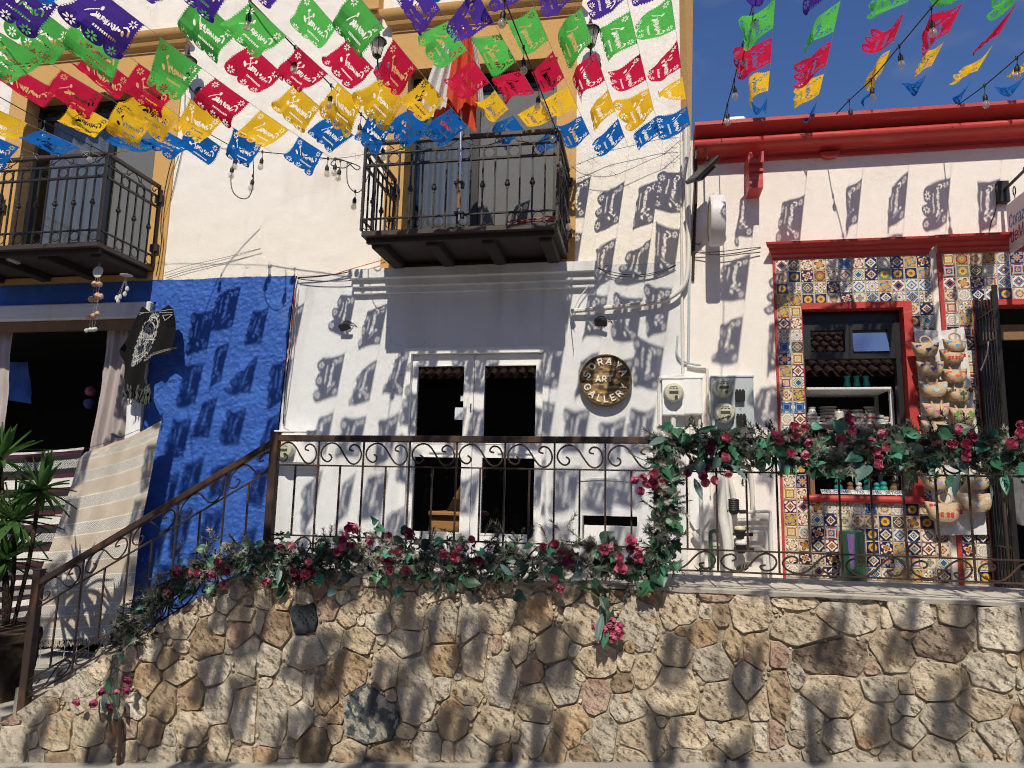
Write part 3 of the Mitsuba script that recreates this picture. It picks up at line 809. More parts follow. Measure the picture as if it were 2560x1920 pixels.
# ================================================================ stone retaining wall
SY = 5.05
STONES = [
 # (tile, x, y, rx, ry, kind): read off the photograph, quarter by quarter
 "0 1780 250 90 80 T,1960 250 80 70 G,2090 320 120 60 T,2080 520 120 110 P,2150 700 120 180 G,1590 430 120 110 T,1790 560 150 140 B,1880 430 80 100 G,1290 640 120 90 W,1445 710 85 90 O,1580 600 80 50 T,1280 890 115 120 O,1570 840 140 90 T,1850 810 140 130 G,2090 900 110 60 T,700 990 140 170 G,850 780 110 100 T,480 990 80 60 G,280 1150 140 130 G,460 1120 70 80 O,1180 1120 90 110 W,1420 1090 120 150 B,1660 1020 110 140 O,1900 1090 130 160 G,2130 1190 130 220 W,500 1340 150 160 T,780 1320 150 140 T,1000 1350 90 90 B,1130 1320 75 80 P,1310 1350 115 120 B,1470 1390 70 80 G,1650 1310 155 140 T,1900 1440 100 150 T,110 1440 130 170 G,330 1560 80 70 G,300 1420 50 70 G,540 1580 150 60 B,720 1540 65 70 T,860 1550 120 90 G,1130 1520 75 110 T,1240 1510 50 50 T,1410 1550 130 80 G,1710 1560 160 70 B,2110 1550 110 70 T,100 1240 100 60 P,1130 700 80 110 T,1270 560 70 50 T,990 900 70 90 T,1020 1150 60 80 G",
 "1 830 40 80 40 W,1020 50 110 40 G,1300 70 120 50 W,1540 120 130 100 T,2050 120 60 90 P,2160 100 50 50 T,1040 210 120 100 T,1310 320 135 160 T,1620 400 130 190 G,1850 380 90 200 W,2080 350 140 140 T,420 370 115 140 K,180 460 130 140 B,40 390 50 100 T,640 260 100 110 P,810 330 120 100 T,740 200 80 60 W,640 540 110 130 T,1070 410 120 90 G,900 380 50 50 W,440 650 190 130 W,90 720 120 140 G,900 550 130 110 T,1290 570 140 110 G,1090 545 50 40 G,800 820 150 170 O,1130 800 110 170 T,1380 990 150 260 G,1620 720 130 140 O,1900 700 110 190 T,2080 590 50 90 P,2180 560 50 80 T,2120 900 120 240 G,1830 1010 130 100 T,1610 960 75 100 G,290 960 125 140 G,90 920 60 60 G,470 990 55 120 G,610 1030 110 150 B,700 1190 90 90 O,990 1200 230 210 M,390 1250 110 150 W,130 1200 140 260 G,550 1260 50 50 T,1700 1240 120 170 O,1850 1170 60 60 T,1300 1335 85 60 T,1500 1300 80 40 G,2060 1300 160 140 T,500 1460 140 150 B,690 1350 70 90 T,820 1510 140 90 T,1170 1530 170 90 B,1490 1470 120 120 G,1660 1500 60 90 T,1870 1500 150 100 G,2150 1520 90 80 B,90 1540 100 70 O,270 1540 70 60 T,290 1610 100 40 G,1170 1030 60 60 P,80 190 90 90 T,230 180 90 110 O,420 190 80 80 T,560 130 70 80 P,60 60 60 60 T",
 "2 200 320 130 150 O,480 150 110 100 T,130 120 60 60 T,620 380 150 200 T,870 170 100 50 B,1090 420 160 200 G,1200 170 110 60 O,1440 270 160 170 T,1770 170 140 50 P,1670 310 60 70 G,1810 330 80 90 B,2050 300 160 170 T,60 600 90 150 T,360 600 150 130 T,540 640 70 60 W,500 330 50 70 W,720 740 190 130 T,1020 600 50 60 O,970 740 85 80 T,1640 500 120 120 O,1460 470 50 50 O,1410 650 150 130 T,1730 750 150 140 G,1900 590 70 130 O,2110 640 100 150 O,160 830 110 100 P,440 920 140 190 G,580 860 60 50 T,730 1030 110 150 P,950 930 90 90 B,1180 840 120 140 T,1390 990 230 190 T,1000 1130 150 130 G,1800 1090 180 150 T,2040 910 110 150 G,2140 1110 90 130 T,210 1110 130 180 T,510 1300 140 170 O,190 1390 140 140 W,40 1350 60 80 T,370 1490 100 130 B,800 1390 110 190 G,640 1390 50 50 G,640 1550 140 80 B,1130 1410 190 180 T,1500 1350 190 130 T,1920 1400 160 150 T,1730 1320 70 80 G,2150 1390 80 130 G,1290 1260 50 50 G,1060 1540 150 80 T,1500 1560 150 80 G,1760 1560 80 70 T,2090 1580 120 60 T,60 1540 80 80 T",
 "3 230 220 170 60 T,310 490 230 130 T,540 700 330 150 D,720 340 230 140 W,1240 330 190 130 W,1020 370 55 90 T,1600 320 150 100 T,2010 450 200 200 W,1070 650 170 180 T,1480 580 220 150 D,1450 900 200 170 T,1930 820 200 150 G,90 680 90 110 P,100 1030 90 220 B,240 850 70 110 G,560 1020 220 180 T,960 960 150 110 G,900 790 80 70 P,1200 950 75 80 T,1220 1120 110 90 G,330 1200 140 140 G,60 1380 80 120 P,290 1400 100 70 G,610 1390 120 150 G,900 1310 150 180 T,1090 1220 60 70 G,1210 1340 150 130 G,1520 1240 200 140 G,1840 1110 200 130 T,1980 1380 150 150 G,2160 1230 60 120 B,1420 1510 150 140 G,1790 1500 130 140 G,420 1540 120 90 G,160 1560 130 80 G,720 1580 160 90 G,1090 1540 110 100 G,920 1500 50 40 T,2130 1500 80 100 G,1190 510 70 40 O,1760 490 40 70 T,2100 730 60 60 T,2170 880 50 80 G,1690 870 40 80 B,620 190 90 40 T,2300 400 120 150 T,2330 760 130 160 O,2340 1080 130 140 G,2330 1380 130 150 T,2320 1600 130 90 G,2560 560 130 170 W,2580 900 140 160 T,2580 1250 140 160 G,2560 1560 140 140 B",
]
seeds = []
for row in STONES:
    k, rest = row.split(' ', 1)
    for s in rest.split(','):
        x, y, rx, ry, c = s.split()
        p = at(640 * int(k) + float(x) * 0.28933, 1440 + float(y) * 0.28933, SY)
        sc = 0.28933 * (CAM @ (p - EYE))[2] / FOC
        seeds.append((p[0], p[2], float(rx) * sc, float(ry) * sc, c))
S = np.array([s[:4] for s in seeds])
WALL_TOP = [(-7.2, -0.34), (-4.859, -0.16), (-4.337, 0.19), (-3.837, 0.48), (-3.294, 0.845), (-2.95, 1.02), (-2.7, 1.055), (3.6, 1.062)]
WALL = Polygon([(-7.2, street_z(-7.2) - 0.05)] + WALL_TOP + [(3.6, street_z(3.6) - 0.05)])
sw = thing('stone_wall', 'retaining wall of irregular tan, grey and rust field stones under the walkway', 'wall')
MB().prism(WALL.buffer(-0.012), SY + 0.012, SY + 0.40).build('mortar_core', 'mortar', sw, smooth=False)
g = MB()                                         # rough mortar face between the stones


def mface(a, b):
    x = -7.2 + a * 10.8
    top = np.interp(x, [p[0] for p in WALL_TOP], [p[1] for p in WALL_TOP])
    bot = street_z(x) - 0.05
    z = bot + b * (top - 0.012 - bot)
    d = meshkit.fbm(np.stack([x * 16, z * 16, 0 * x], 1), 4, seed=21)
    return np.stack([x, SY + 0.018 - 0.052 * (d - 0.3), z], 1)


v, f, t = grid_uv(520, 100, mface)
g.add(v, f).build('mortar_face', 'mortar', sw, smooth=True)
NA = 26
ang = np.arange(NA) * 2 * math.pi / NA
rngs = np.random.default_rng(3)
polys = []


def stone_poly(i, lim=1.24):
    x, z, rx, ry = S[i]
    near = np.argsort((S[:, 0] - x) ** 2 + (S[:, 1] - z) ** 2)[1:16]
    ts = np.linspace(0.25, lim, 40)
    sup = (np.abs(np.cos(ang)) ** 2.5 + np.abs(np.sin(ang)) ** 2.5) ** (-1 / 2.5)      # boxier than an ellipse
    ph = rngs.uniform(0, 6.28, 3)
    wob = 1 + 0.06 * np.sin(2 * ang + ph[0]) + 0.06 * np.sin(3 * ang + ph[1]) + 0.05 * np.sin(5 * ang + ph[2]) + rngs.uniform(-0.03, 0.03, NA)
    px = x + rx * np.cos(ang)[:, None] * ts * (sup * wob)[:, None]
    pz = z + ry * np.sin(ang)[:, None] * ts * (sup * wob)[:, None]
    own = np.sqrt(((px - x) / rx) ** 2 + ((pz - z) / ry) ** 2)
    oth = np.min(np.sqrt(((px[..., None] - S[near, 0]) / S[near, 2]) ** 2 + ((pz[..., None] - S[near, 1]) / S[near, 3]) ** 2), -1)
    bad = (own > oth)
    k = np.where(bad.any(1), bad.argmax(1), len(ts) - 1)
    k = np.maximum(k - 1, 0)
    return Polygon(np.stack([px[np.arange(NA), k], pz[np.arange(NA), k]], 1))


inner = WALL.buffer(-0.004)
for i in range(len(S)):
    gpy = stone_poly(i).buffer(0).buffer(-0.0055).buffer(0.0025, join_style=1)
    gpy = gpy.intersection(inner)
    if gpy.is_empty:
        continue
    if gpy.geom_type != 'Polygon':
        gpy = max(gpy.geoms, key=lambda q: q.area)
    gpy = gpy.simplify(0.075 * math.sqrt(gpy.area))
    if gpy.area > 0.0006:
        polys.append((gpy, seeds[i][4]))
big_count = len(polys)
for rnd in range(7):                              # small chinking stones in what is left
    union = unary_union([p.buffer(0.004) for p, _ in polys])
    xy = np.stack([rngs.uniform(-5.6, 2.7, 4200), rngs.uniform(-0.6, 1.05, 4200)], 1)
    pts = shapely.points(xy)
    pts = pts[shapely.contains(inner, pts)]
    dist = np.minimum(shapely.distance(pts, union), shapely.distance(pts, inner.boundary))
    order = np.argsort(-dist); taken = []
    for j in order:
        r = dist[j]
        if r < 0.0075:
            break
        c = np.array([pts[j].x, pts[j].y])
        if any(np.hypot(*(c - q)) < r + s + 0.004 for q, s in taken):
            continue
        r = min(r, 0.085)
        taken.append((c, r))
        aa = np.arange(11) * 2 * math.pi / 11 + rngs.uniform(-.2, .2, 11)
        st_, th = rngs.uniform(1.0, 1.5), rngs.uniform(0, 3.14)
        rr = r * rngs.uniform(0.78, 1.03, 11)
        q = np.stack([rr * np.cos(aa) * st_, rr * np.sin(aa)], 1) @ np.array([[math.cos(th), math.sin(th)], [-math.sin(th), math.cos(th)]])
        gp = Polygon(c + q).buffer(0).difference(union)
        if gp.is_empty:
            continue
        if gp.geom_type != 'Polygon':
            gp = max(gp.geoms, key=lambda w: w.area)
        if gp.area > 0.00016:
            polys.append((gp, rngs.choice(list('TTTGGWPO'))))


def stone_mesh(gp, proud, nb, seed):
    c = np.array(gp.exterior.coords)[:-1]
    if not gp.exterior.is_ccw:
        c = c[::-1]
    L = gp.exterior.length
    ring = np.array([gp.exterior.interpolate(t * L).coords[0] for t in np.arange(nb) / nb])
    if not gp.exterior.is_ccw:
        ring = ring[::-1]
    cen = np.array(gp.representative_point().coords[0]) * 0.5 + ring.mean(0) * 0.5
    if not gp.contains(Point(cen)):
        cen = np.array(gp.representative_point().coords[0])
    size = math.sqrt(gp.area)
    fr = [(1.0, -0.025), (1.0, proud * 0.55), (0.988, proud * 0.86), (0.962, proud * 0.98), (0.72, proud * 1.0), (0.42, proud * 1.0)]
    if size < 0.05:
        fr = [(1.0, -0.02), (1.0, proud * 0.5), (0.86, proud)]
    vs = []
    for s, d in fr:
        p = cen + (ring - cen) * s
        vs.append(np.stack([p[:, 0], np.full(nb, SY - d), p[:, 1]], 1))
    v = np.vstack(vs + [[[cen[0], SY - fr[-1][1] * 1.01, cen[1]]]])
    k = len(fr)
    n1 = meshkit.fbm(np.stack([v[:, 0] * 11, v[:, 2] * 11, v[:, 0] * 0 + seed * 3.7], 1), 3, seed=5) - 0.5
    n2 = meshkit.noise(np.stack([v[:, 0] * 34, v[:, 2] * 34, v[:, 0] * 0 + seed], 1), 9) - 0.5
    w = np.concatenate([np.repeat([0, 0.5, 0.8, 1, 1, 1][:k], nb), [1.0]])
    v[:, 1] -= w * (n1 * min(size * 0.12, 0.030) + n2 * 0.013)
    q = np.arange(nb); p = (q + 1) % nb
    f = []
    for i in range(k - 1):
        a, b = i * nb, (i + 1) * nb
        f += [np.stack([a + q, a + p, b + p], 1), np.stack([a + q, b + p, b + q], 1)]
    f.append(np.stack([(k - 1) * nb + q, (k - 1) * nb + p, q * 0 + k * nb], 1))
    return v, np.vstack(f)


polys.sort(key=lambda p: -p[0].area)
rest = MB()
for i, (gp, c) in enumerate(polys):
    proud = rngs.uniform(0.006, 0.026) if gp.area > 0.004 else rngs.uniform(0.006, 0.016)
    v, f = stone_mesh(gp, proud, 26 if gp.area > 0.004 else 12, i)
    uv = np.tile([STONE_ID[c], rngs.uniform(0.02, 0.98)], (len(v), 1))
    if i < 298:
        MB().add(v, f, uv).build('stone', 'field_stone', sw, smooth=True, uv=True)
    else:
        rest.add(v, f, uv)
if rest.n:
    rest.build('small_stone', 'field_stone', sw, smooth=True, uv=True, kind='stuff')
# capping along the top edge: broken concrete lip
g = MB()


def lip(a, b):
    x = -2.95 + a * 6.55
    w = meshkit.fbm(np.stack([x * 9, 0 * x, 0 * x], 1), 3, seed=6)
    y = np.where(b < 0.5, SY - 0.012 - 0.03 * w, SY + 0.09)
    z = np.where(b < 0.25, 1.035 + 0.02 * w, 1.068)
    return np.stack([x, y, z], 1)


v, f, t = grid_uv(240, 5, lip)
g.add(v, f).build('capping', 'concrete', sw, smooth=False)
# iron stake left in the wall foot
m = MB(); a, b = at(938, 1800, 5.0), at(934, 1912, 5.0)
a, b = at(300, 1797, 4.98), at(296, 1910, 4.98)
solo(m.tube([a, (a + b) / 2 + [0.006, 0, 0], b], 0.016, 7), 'iron_stake', 'rusty_iron', 'short rusty iron stake standing against the foot of the stone wall below the hanging roses', 'stake')

# ================================================================ railing
RY = 5.10
rail = thing('iron_railing', 'long rusty brown wrought iron railing with S scrolls along the walkway and down the steps', 'railing')
S_CURVE = np.array([(0.215, 0.52), (0.275, 0.60), (0.28, 0.75), (0.20, 0.86), (0.09, 0.75), (0.035, 0.50), (0.09, 0.22), (0.22, 0.05), (0.36, 0.06), (0.48, 0.26), (0.60, 0.62), (0.71, 0.88), (0.83, 0.95), (0.94, 0.78), (0.972, 0.50), (0.91, 0.20), (0.80, 0.10), (0.72, 0.18), (0.70, 0.32), (0.79, 0.385)])


def scroll(x0, x1, ztop, zbot, shear=0.0, mirror=False, r=0.0065, flipx=False):
    p = spline(S_CURVE, 5)
    x = p[:, 0]; y = 1 - p[:, 1] if mirror else p[:, 1]
    x = 1 - x if flipx else x
    X = x0 + x * (x1 - x0)
    Z = ztop - y * (ztop - zbot) + shear * (X - x0)
    m = MB().tube(np.stack([X, np.full(len(X), RY), Z], 1), r, 6)
    m.build('scroll', 'rusty_iron', rail, smooth=60)


def bar(a, b, w, h, name):
    a, b = np.asarray(a, float), np.asarray(b, float)
    d = b - a; L = np.linalg.norm(d)
    m = frame(a, d, [0, 1, 0])
    MB().box((0, -w / 2, -h / 2), (L, w / 2, h / 2), m, bevel=min(w, h) * 0.12).build(name, 'rusty_iron', rail, smooth=False)


PA, PB, PC = -2.775, 0.09, -4.715
for x, z0, z1, w in ((PA, 0.98, 2.085, 0.062), (PB, 1.0, 2.075, 0.058), (PC, -0.1, 0.985, 0.066)):
    MB().box((x - w / 2, RY - w / 2, z0), (x + w / 2, RY + w / 2, z1), bevel=0.004).box((x - w / 2 - 0.004, RY - w / 2 - 0.004, z1 - 0.004), (x + w / 2 + 0.004, RY + w / 2 + 0.004, z1 + 0.004)).build('post', 'rusty_iron', rail, smooth=False)
HZ, B2, B3, B4 = 2.040, 1.838, 1.318, 1.178
bar((PA + 0.03, RY, HZ), (PB - 0.03, RY, HZ + 0.008), 0.05, 0.048, 'handrail')
bar((PB + 0.03, RY, HZ + 0.006), (3.6, RY, HZ + 0.012), 0.05, 0.048, 'handrail')
for z in (B2, B3, B4):
    bar((PA + 0.03, RY, z), (PB - 0.03, RY, z), 0.02, 0.011, 'cross_bar')
    bar((PB + 0.03, RY, z), (3.6, RY, z), 0.02, 0.011, 'cross_bar')


def bay(x0, w, n, zt, z2, z3, z4):
    for i in range(n):
        a, b = x0 + i * w, x0 + (i + 1) * w
        if i:
            bar((a, RY + 0.001, z4), (a, RY + 0.001, zt), 0.013, 0.013, 'baluster')
        bar(((a + b) / 2, RY + 0.001, z3), ((a + b) / 2, RY + 0.001, z2), 0.013, 0.013, 'baluster')
        scroll(a + 0.008, b - 0.008, zt - 0.026, z2 + 0.006)
        scroll(a + 0.008, b - 0.008, z3 - 0.006, z4 + 0.004, mirror=True)


bay(PA, (PB - PA) / 8, 8, HZ, B2, B3, B4)
bay(PB, 0.3905, 9, HZ, B2, B3, B4)
sl = (2.03 - 0.945) / (-2.80 + 4.663)
h0 = lambda x: 2.015 + (x - PA) * sl           # noqa: E731
bar((PC + 0.02, RY, h0(PC + 0.02) - 0.01), (PA, RY, h0(PA)), 0.05, 0.048, 'handrail')
for dz in (0.205, 0.745, 0.875):
    bar((PC + 0.02, RY, h0(PC + 0.02) - dz), (PA - 0.02, RY, h0(PA - 0.02) - dz), 0.02, 0.011, 'cross_bar')
bw = (PA - PC) / 5
for i in range(5):
    a, b = PC + i * bw, PC + (i + 1) * bw
    if i:
        bar((a, RY + 0.001, h0(a) - 0.87), (a, RY + 0.001, h0(a) - 0.02), 0.013, 0.013, 'baluster')
    c = (a + b) / 2
    bar((c, RY + 0.001, h0(c) - 0.745), (c, RY + 0.001, h0(c) - 0.205), 0.013, 0.013, 'baluster')
    scroll(a + 0.01, b - 0.01, h0(a + 0.01) - 0.028, h0(a + 0.01) - 0.2, shear=sl)
    scroll(a + 0.01, b - 0.01, h0(a + 0.01) - 0.75, h0(a + 0.01) - 0.87, shear=sl, mirror=True)

# ================================================================ balconies


def balcony(X0, X1, zs, top, label, hide_left=False):
    k = thing('iron_balcony', label, 'balcony', 'balconies of the townhouse')
    YF = 6.12
    MB().box((X0, YF, zs - 0.055), (X1, 7.16, zs), bevel=0.006).build('floor_plate', 'brown_iron', k, smooth=False)
    nb = 4
    for i in range(nb):
        x = X0 + 0.12 + i * (X1 - X0 - 0.24) / (nb - 1)
        MB().box((x - 0.06, YF + 0.12, zs - 0.135), (x + 0.06, 6.97, zs - 0.056), bevel=0.01).build('joist', 'dark_wood', k, smooth=False)
    q = MB().box((X0 + 0.03, YF + 0.06, zs - 0.10), (X1 - 0.03, YF + 0.11, zs - 0.056)).build('cross_beam', 'dark_wood', k, smooth=False)
    H = top - zs
    zl, z1, z2 = zs + 0.112 * H / 0.872, zs + 0.645 * H / 0.872, zs + 0.762 * H / 0.872

    def rod(a, b, w, h, name):
        a, b = np.asarray(a, float), np.asarray(b, float)
        d = b - a; L = np.linalg.norm(d)
        up = [0, 1, 0] if abs(d[1]) < 0.5 * L else [1, 0, 0]
        MB().box((0, -w / 2, -h / 2), (L, w / 2, h / 2), frame(a, d, up), bevel=min(w, h) * 0.15).build(name, 'dark_iron' if name != 'handrail' else 'brown_iron', k, smooth=False)

    sides = [((X0, YF), (X1, YF)), ((X1, YF), (X1, 6.95)), ((X0, YF), (X0, 6.95))]
    for si, (a, b) in enumerate(sides):
        a3, b3 = np.array([a[0], a[1], 0.0]), np.array([b[0], b[1], 0.0])
        L = np.linalg.norm(b3 - a3); d = (b3 - a3) / L
        for z, w, h, nm in ((top, 0.045, 0.04, 'handrail'), (zl, 0.022, 0.016, 'cross_bar'), (z1, 0.026, 0.024, 'cross_bar'), (z2, 0.022, 0.018, 'cross_bar')):
            e0 = 0.0 if si == 0 else 0.03
            rod(a3 + d * e0 + [0, 0, z], b3 + [0, 0, z], w, h, nm)
        n = int(round(L / 0.113)); w = L / n
        for i in range(0 if si == 0 else 1, n + 1):
            p = a3 + d * i * w
            if i in (0, n):
                rod(p + [0, 0, zs], p + [0, 0, top], 0.028, 0.028, 'corner_post')
            else:
                m = MB()
                m.box((p[0] - 0.0075, p[1] - 0.0075, zs), (p[0] + 0.0075, p[1] + 0.0075, z2))
                if i % 2 == 0:
                    zc = (zl + z1) / 2 + 0.01
                    m.lathe([(0.008, -0.05), (0.014, -0.045), (0.010, -0.03), (0.026, -0.012), (0.026, 0.008), (0.012, 0.02), (0.018, 0.03), (0.008, 0.05)], (p[0], p[1], zc), 'z', 10)
                m.build('baluster', 'dark_iron', k, smooth=40)
        for i in range(n):
            c = a3 + d * (i + 0.5) * w
            if i % 2 == 0:
                for zz, hh in (((z1 + z2) / 2, (z2 - z1) / 2 - 0.008), ((zs + zl) / 2, (zl - zs) / 2 - 0.006)):
                    th = np.arange(18) * 2 * math.pi / 18
                    rr = min(hh, w / 2 - 0.006)
                    ring = c + rr * np.cos(th)[:, None] * d + (zz + rr * np.sin(th))[:, None] * np.array([0, 0, 1.0])
                    MB().tube(ring, 0.0045, 6, closed=True).build('ring', 'dark_iron', k, smooth=60)
        ns = max(1, int(round(L / 0.52)))
        for i in range(ns):
            p0, ww = i * L / ns, L / ns
            u = np.linspace(0, 1, 26)
            px = p0 + ww * (0.04 + 0.92 * u)
            pz = top - 0.02 - (top - z2 - 0.03) * np.sin(u * math.pi) ** 0.8 * 0.97
            curl = lambda s, x0, z0: np.stack([x0 + s * 0.025 * (1 - np.cos(np.linspace(0, 4.4, 12))) * 1.0, z0 - 0.028 * np.sin(np.linspace(0, 4.4, 12))], 1)  # noqa: E731
            q = np.vstack([np.stack([px, pz], 1)])
            pts = a3 + q[:, :1] * d + q[:, 1:] * np.array([0, 0, 1.0])
            m = MB().tube(pts, 0.005, 5)
            for s, x0 in ((1, p0 + ww * 0.16), (-1, p0 + ww * 0.84)):
                cc = curl(s, x0, z2 + 0.055)
                m.tube(a3 + cc[:, :1] * d + cc[:, 1:] * np.array([0, 0, 1.0]), 0.0045, 5)
            m.build('scroll', 'dark_iron', k, smooth=60)
    for x in (X0, X1):
        for zz in (zl + 0.05, z1 + 0.06):
            MB().box((x - 0.05, 6.94, zz), (x + 0.05, 6.979, zz + 0.09), bevel=0.004).build('wall_bracket', 'rusty_iron', k, smooth=False)
    return k


balcony(-2.613, -0.756, 4.08, 4.955, 'dark wrought iron balcony at the middle of the upper wall, carrying the tricolour flag')
balcony(-7.55, -5.442, 4.105, 5.046, 'dark wrought iron balcony at the upper left, cut by the photograph edge')

# ================================================================ bunting
FW, FL, FP = 0.40, 0.32, 0.533
DR, CV = 0.128, 0.019                            # drift of the strings along x, curvature
STR = [(-5.304, 5.08, -0.131, 1.228), (-4.435, 4.993, -0.108, 1.215), (-4.18, 5.06, -0.12, 1.042), (-3.805, 4.866, -0.019, 1.171), (-3.414, 4.979, -0.113, 1.126), (-2.849, 4.948, -0.144, 1.018), (-2.464, 4.985, -0.103, 1.17), (-2.116, 5.102, -0.158, 1.128), (-1.813, 5.097, -0.114, 1.004), (-1.429, 5.084, -0.138, 1.056), (-1.135, 5.334, -0.129, 0.277), (-0.727, 5.2, -0.138, 0.297), (-0.478, 5.232, -0.068, 0.288), (-0.134, 5.169, -0.063, 0.296), (0.21, 5.183, -0.097, 0.302), (0.494, 5.26, -0.088, 0.298), (1.207, 5.412, -0.139, 0.101), (1.641, 5.349, -0.143, 0.094), (2.168, 5.487, -0.116, 0.106), (2.579, 5.517, -0.112, 0.1), (2.939, 5.41, -0.073, 0.103), (3.36, 5.4, -0.08, 0.12), (-6.0, 5.1, -0.11, 1.22)]
COLS = ['blue', 'yellow', 'red', 'green', 'purple']


def flag_shape(seed, fine=True):
    r = random.Random(seed)
    w, L = FW, FL
    top = sbox(0, 0, w, L * 0.80)
    lobes = [affinity.scale(Point(w * (i + 0.5) / 3, L * 0.80).buffer(1, 14), w / 6 * 1.02, L * 0.2) for i in range(3)]
    sh = unary_union([top] + lobes)
    n = 13
    for i in range(n):
        y = L * 0.05 + i * L * 0.75 / n
        for x in (0, w):
            sh = sh.union(Point(x, y).buffer(L * 0.036, 6))
    holes = []
    if fine:
        for i in range(n):
            y = L * 0.05 + i * L * 0.75 / n
            for x in (0.003, w - 0.003):
                holes.append(Point(x, y).buffer(0.0068, 6))
    E = lambda x, y, a, b, t: affinity.translate(affinity.rotate(affinity.scale(Point(0, 0).buffer(1, 7), a, b), t), x, y)  # noqa: E731

    def flower(x, y, s, k):
        for j in range(k):
            t = j * 360 / k + 20
            holes.append(E(x + s * math.cos(math.radians(t)), y + s * math.sin(math.radians(t)), s * 0.55, s * 0.26, t))
    flower(0.055, 0.045, 0.020, 7 if fine else 4); flower(w - 0.055, 0.045, 0.020, 7 if fine else 4)
    for i in range(3):
        flower(w * (i + 0.5) / 3, L * 0.86, 0.022, 7 if fine else 4)
    # a curly word across the middle
    x = w * 0.17
    while x < w * 0.62:
        hgt = r.uniform(0.010, 0.024)
        holes.append(E(x, L * 0.42 + r.uniform(-.008, .008), r.uniform(0.0045, 0.0085), hgt, r.uniform(-30, 25)))
        if r.random() < 0.6:
            holes.append(LineString([(x, L * 0.42 + hgt), (x + 0.018, L * 0.42 + r.uniform(-.01, .02)), (x + 0.03, L * 0.38)]).buffer(0.0032, 4))
        x += r.uniform(0.015, 0.023)
    holes.append(LineString([(w * 0.10, L * 0.40), (w * 0.12, L * 0.30), (w * 0.17, L * 0.27), (w * 0.2, L * 0.31)]).buffer(0.006, 5))
    # two shakers crossing
    for s in ((1, -1), (1,), (-1,))[seed % 3]:
        cx = w * (0.75 - 0.03 * (seed % 4))
        holes.append(LineString([(cx - s * 0.03, L * 0.5), (cx + s * 0.018, L * 0.30)]).buffer(0.0036, 4))
        holes.append(E(cx + s * 0.026, L * 0.25, 0.010, 0.017, -s * 20))
        holes.append(E(cx + s * 0.03, L * 0.47, 0.011, 0.024, s * 50))
    if fine:
        for i in range(11):                       # a line of small block letters
            holes.append(affinity.translate(sbox(0, 0, 0.0085, 0.017), w * 0.18 + i * 0.0145, L * 0.615 + r.uniform(-.001, .001)))
            if i % 2:
                holes.append(affinity.translate(sbox(-.004, 0, 0.0085, 0.004), w * 0.18 + i * 0.0145, L * 0.615 + 0.004))
    hh = unary_union([h for h in holes]).buffer(0)
    sh = sh.difference(hh).buffer(0)
    nu, nv = (9, 9) if fine else (6, 6)
    vs, fs, n0 = [], [], 0
    ex, ey = np.linspace(-0.025, w + 0.025, nu + 1), np.linspace(-0.01, L * 1.01, nv + 1)
    for i in range(nu):
        for j in range(nv):
            c = shapely.clip_by_rect(sh, ex[i], ey[j], ex[i + 1], ey[j + 1])
            for gp in getattr(c, 'geoms', [c]):
                if gp.is_empty or gp.geom_type != 'Polygon' or gp.area < 1e-7:
                    continue
                vv, ff = trimesh.creation.triangulate_polygon(gp.simplify(0.0006), engine='earcut')
                vs.append(vv); fs.append(np.asarray(ff) + n0); n0 += len(vv)
    return np.vstack(vs), np.vstack(fs)


FLAGS = [flag_shape(s) for s in (1, 2, 3, 5, 6, 7)]
FLAGS_FAR = [flag_shape(4, False)]
BAR = {0: 0}


def string_point(s, d):
    X, Z, sl_, off = s
    d = np.asarray(d, float)
    dd = np.minimum(d, 4.8)
    z = Z + sl_ * dd + CV * dd * dd + (sl_ + 2 * CV * 4.8) * 0.5 * (d - dd)
    return np.stack([X - DR * d, WY - d, z], -1)


def end_u(i):
    q = CAM @ (string_point(STR[i], STR[i][3] + 0.1) - EYE)
    return 1280 + FOC * q[0] / q[2]


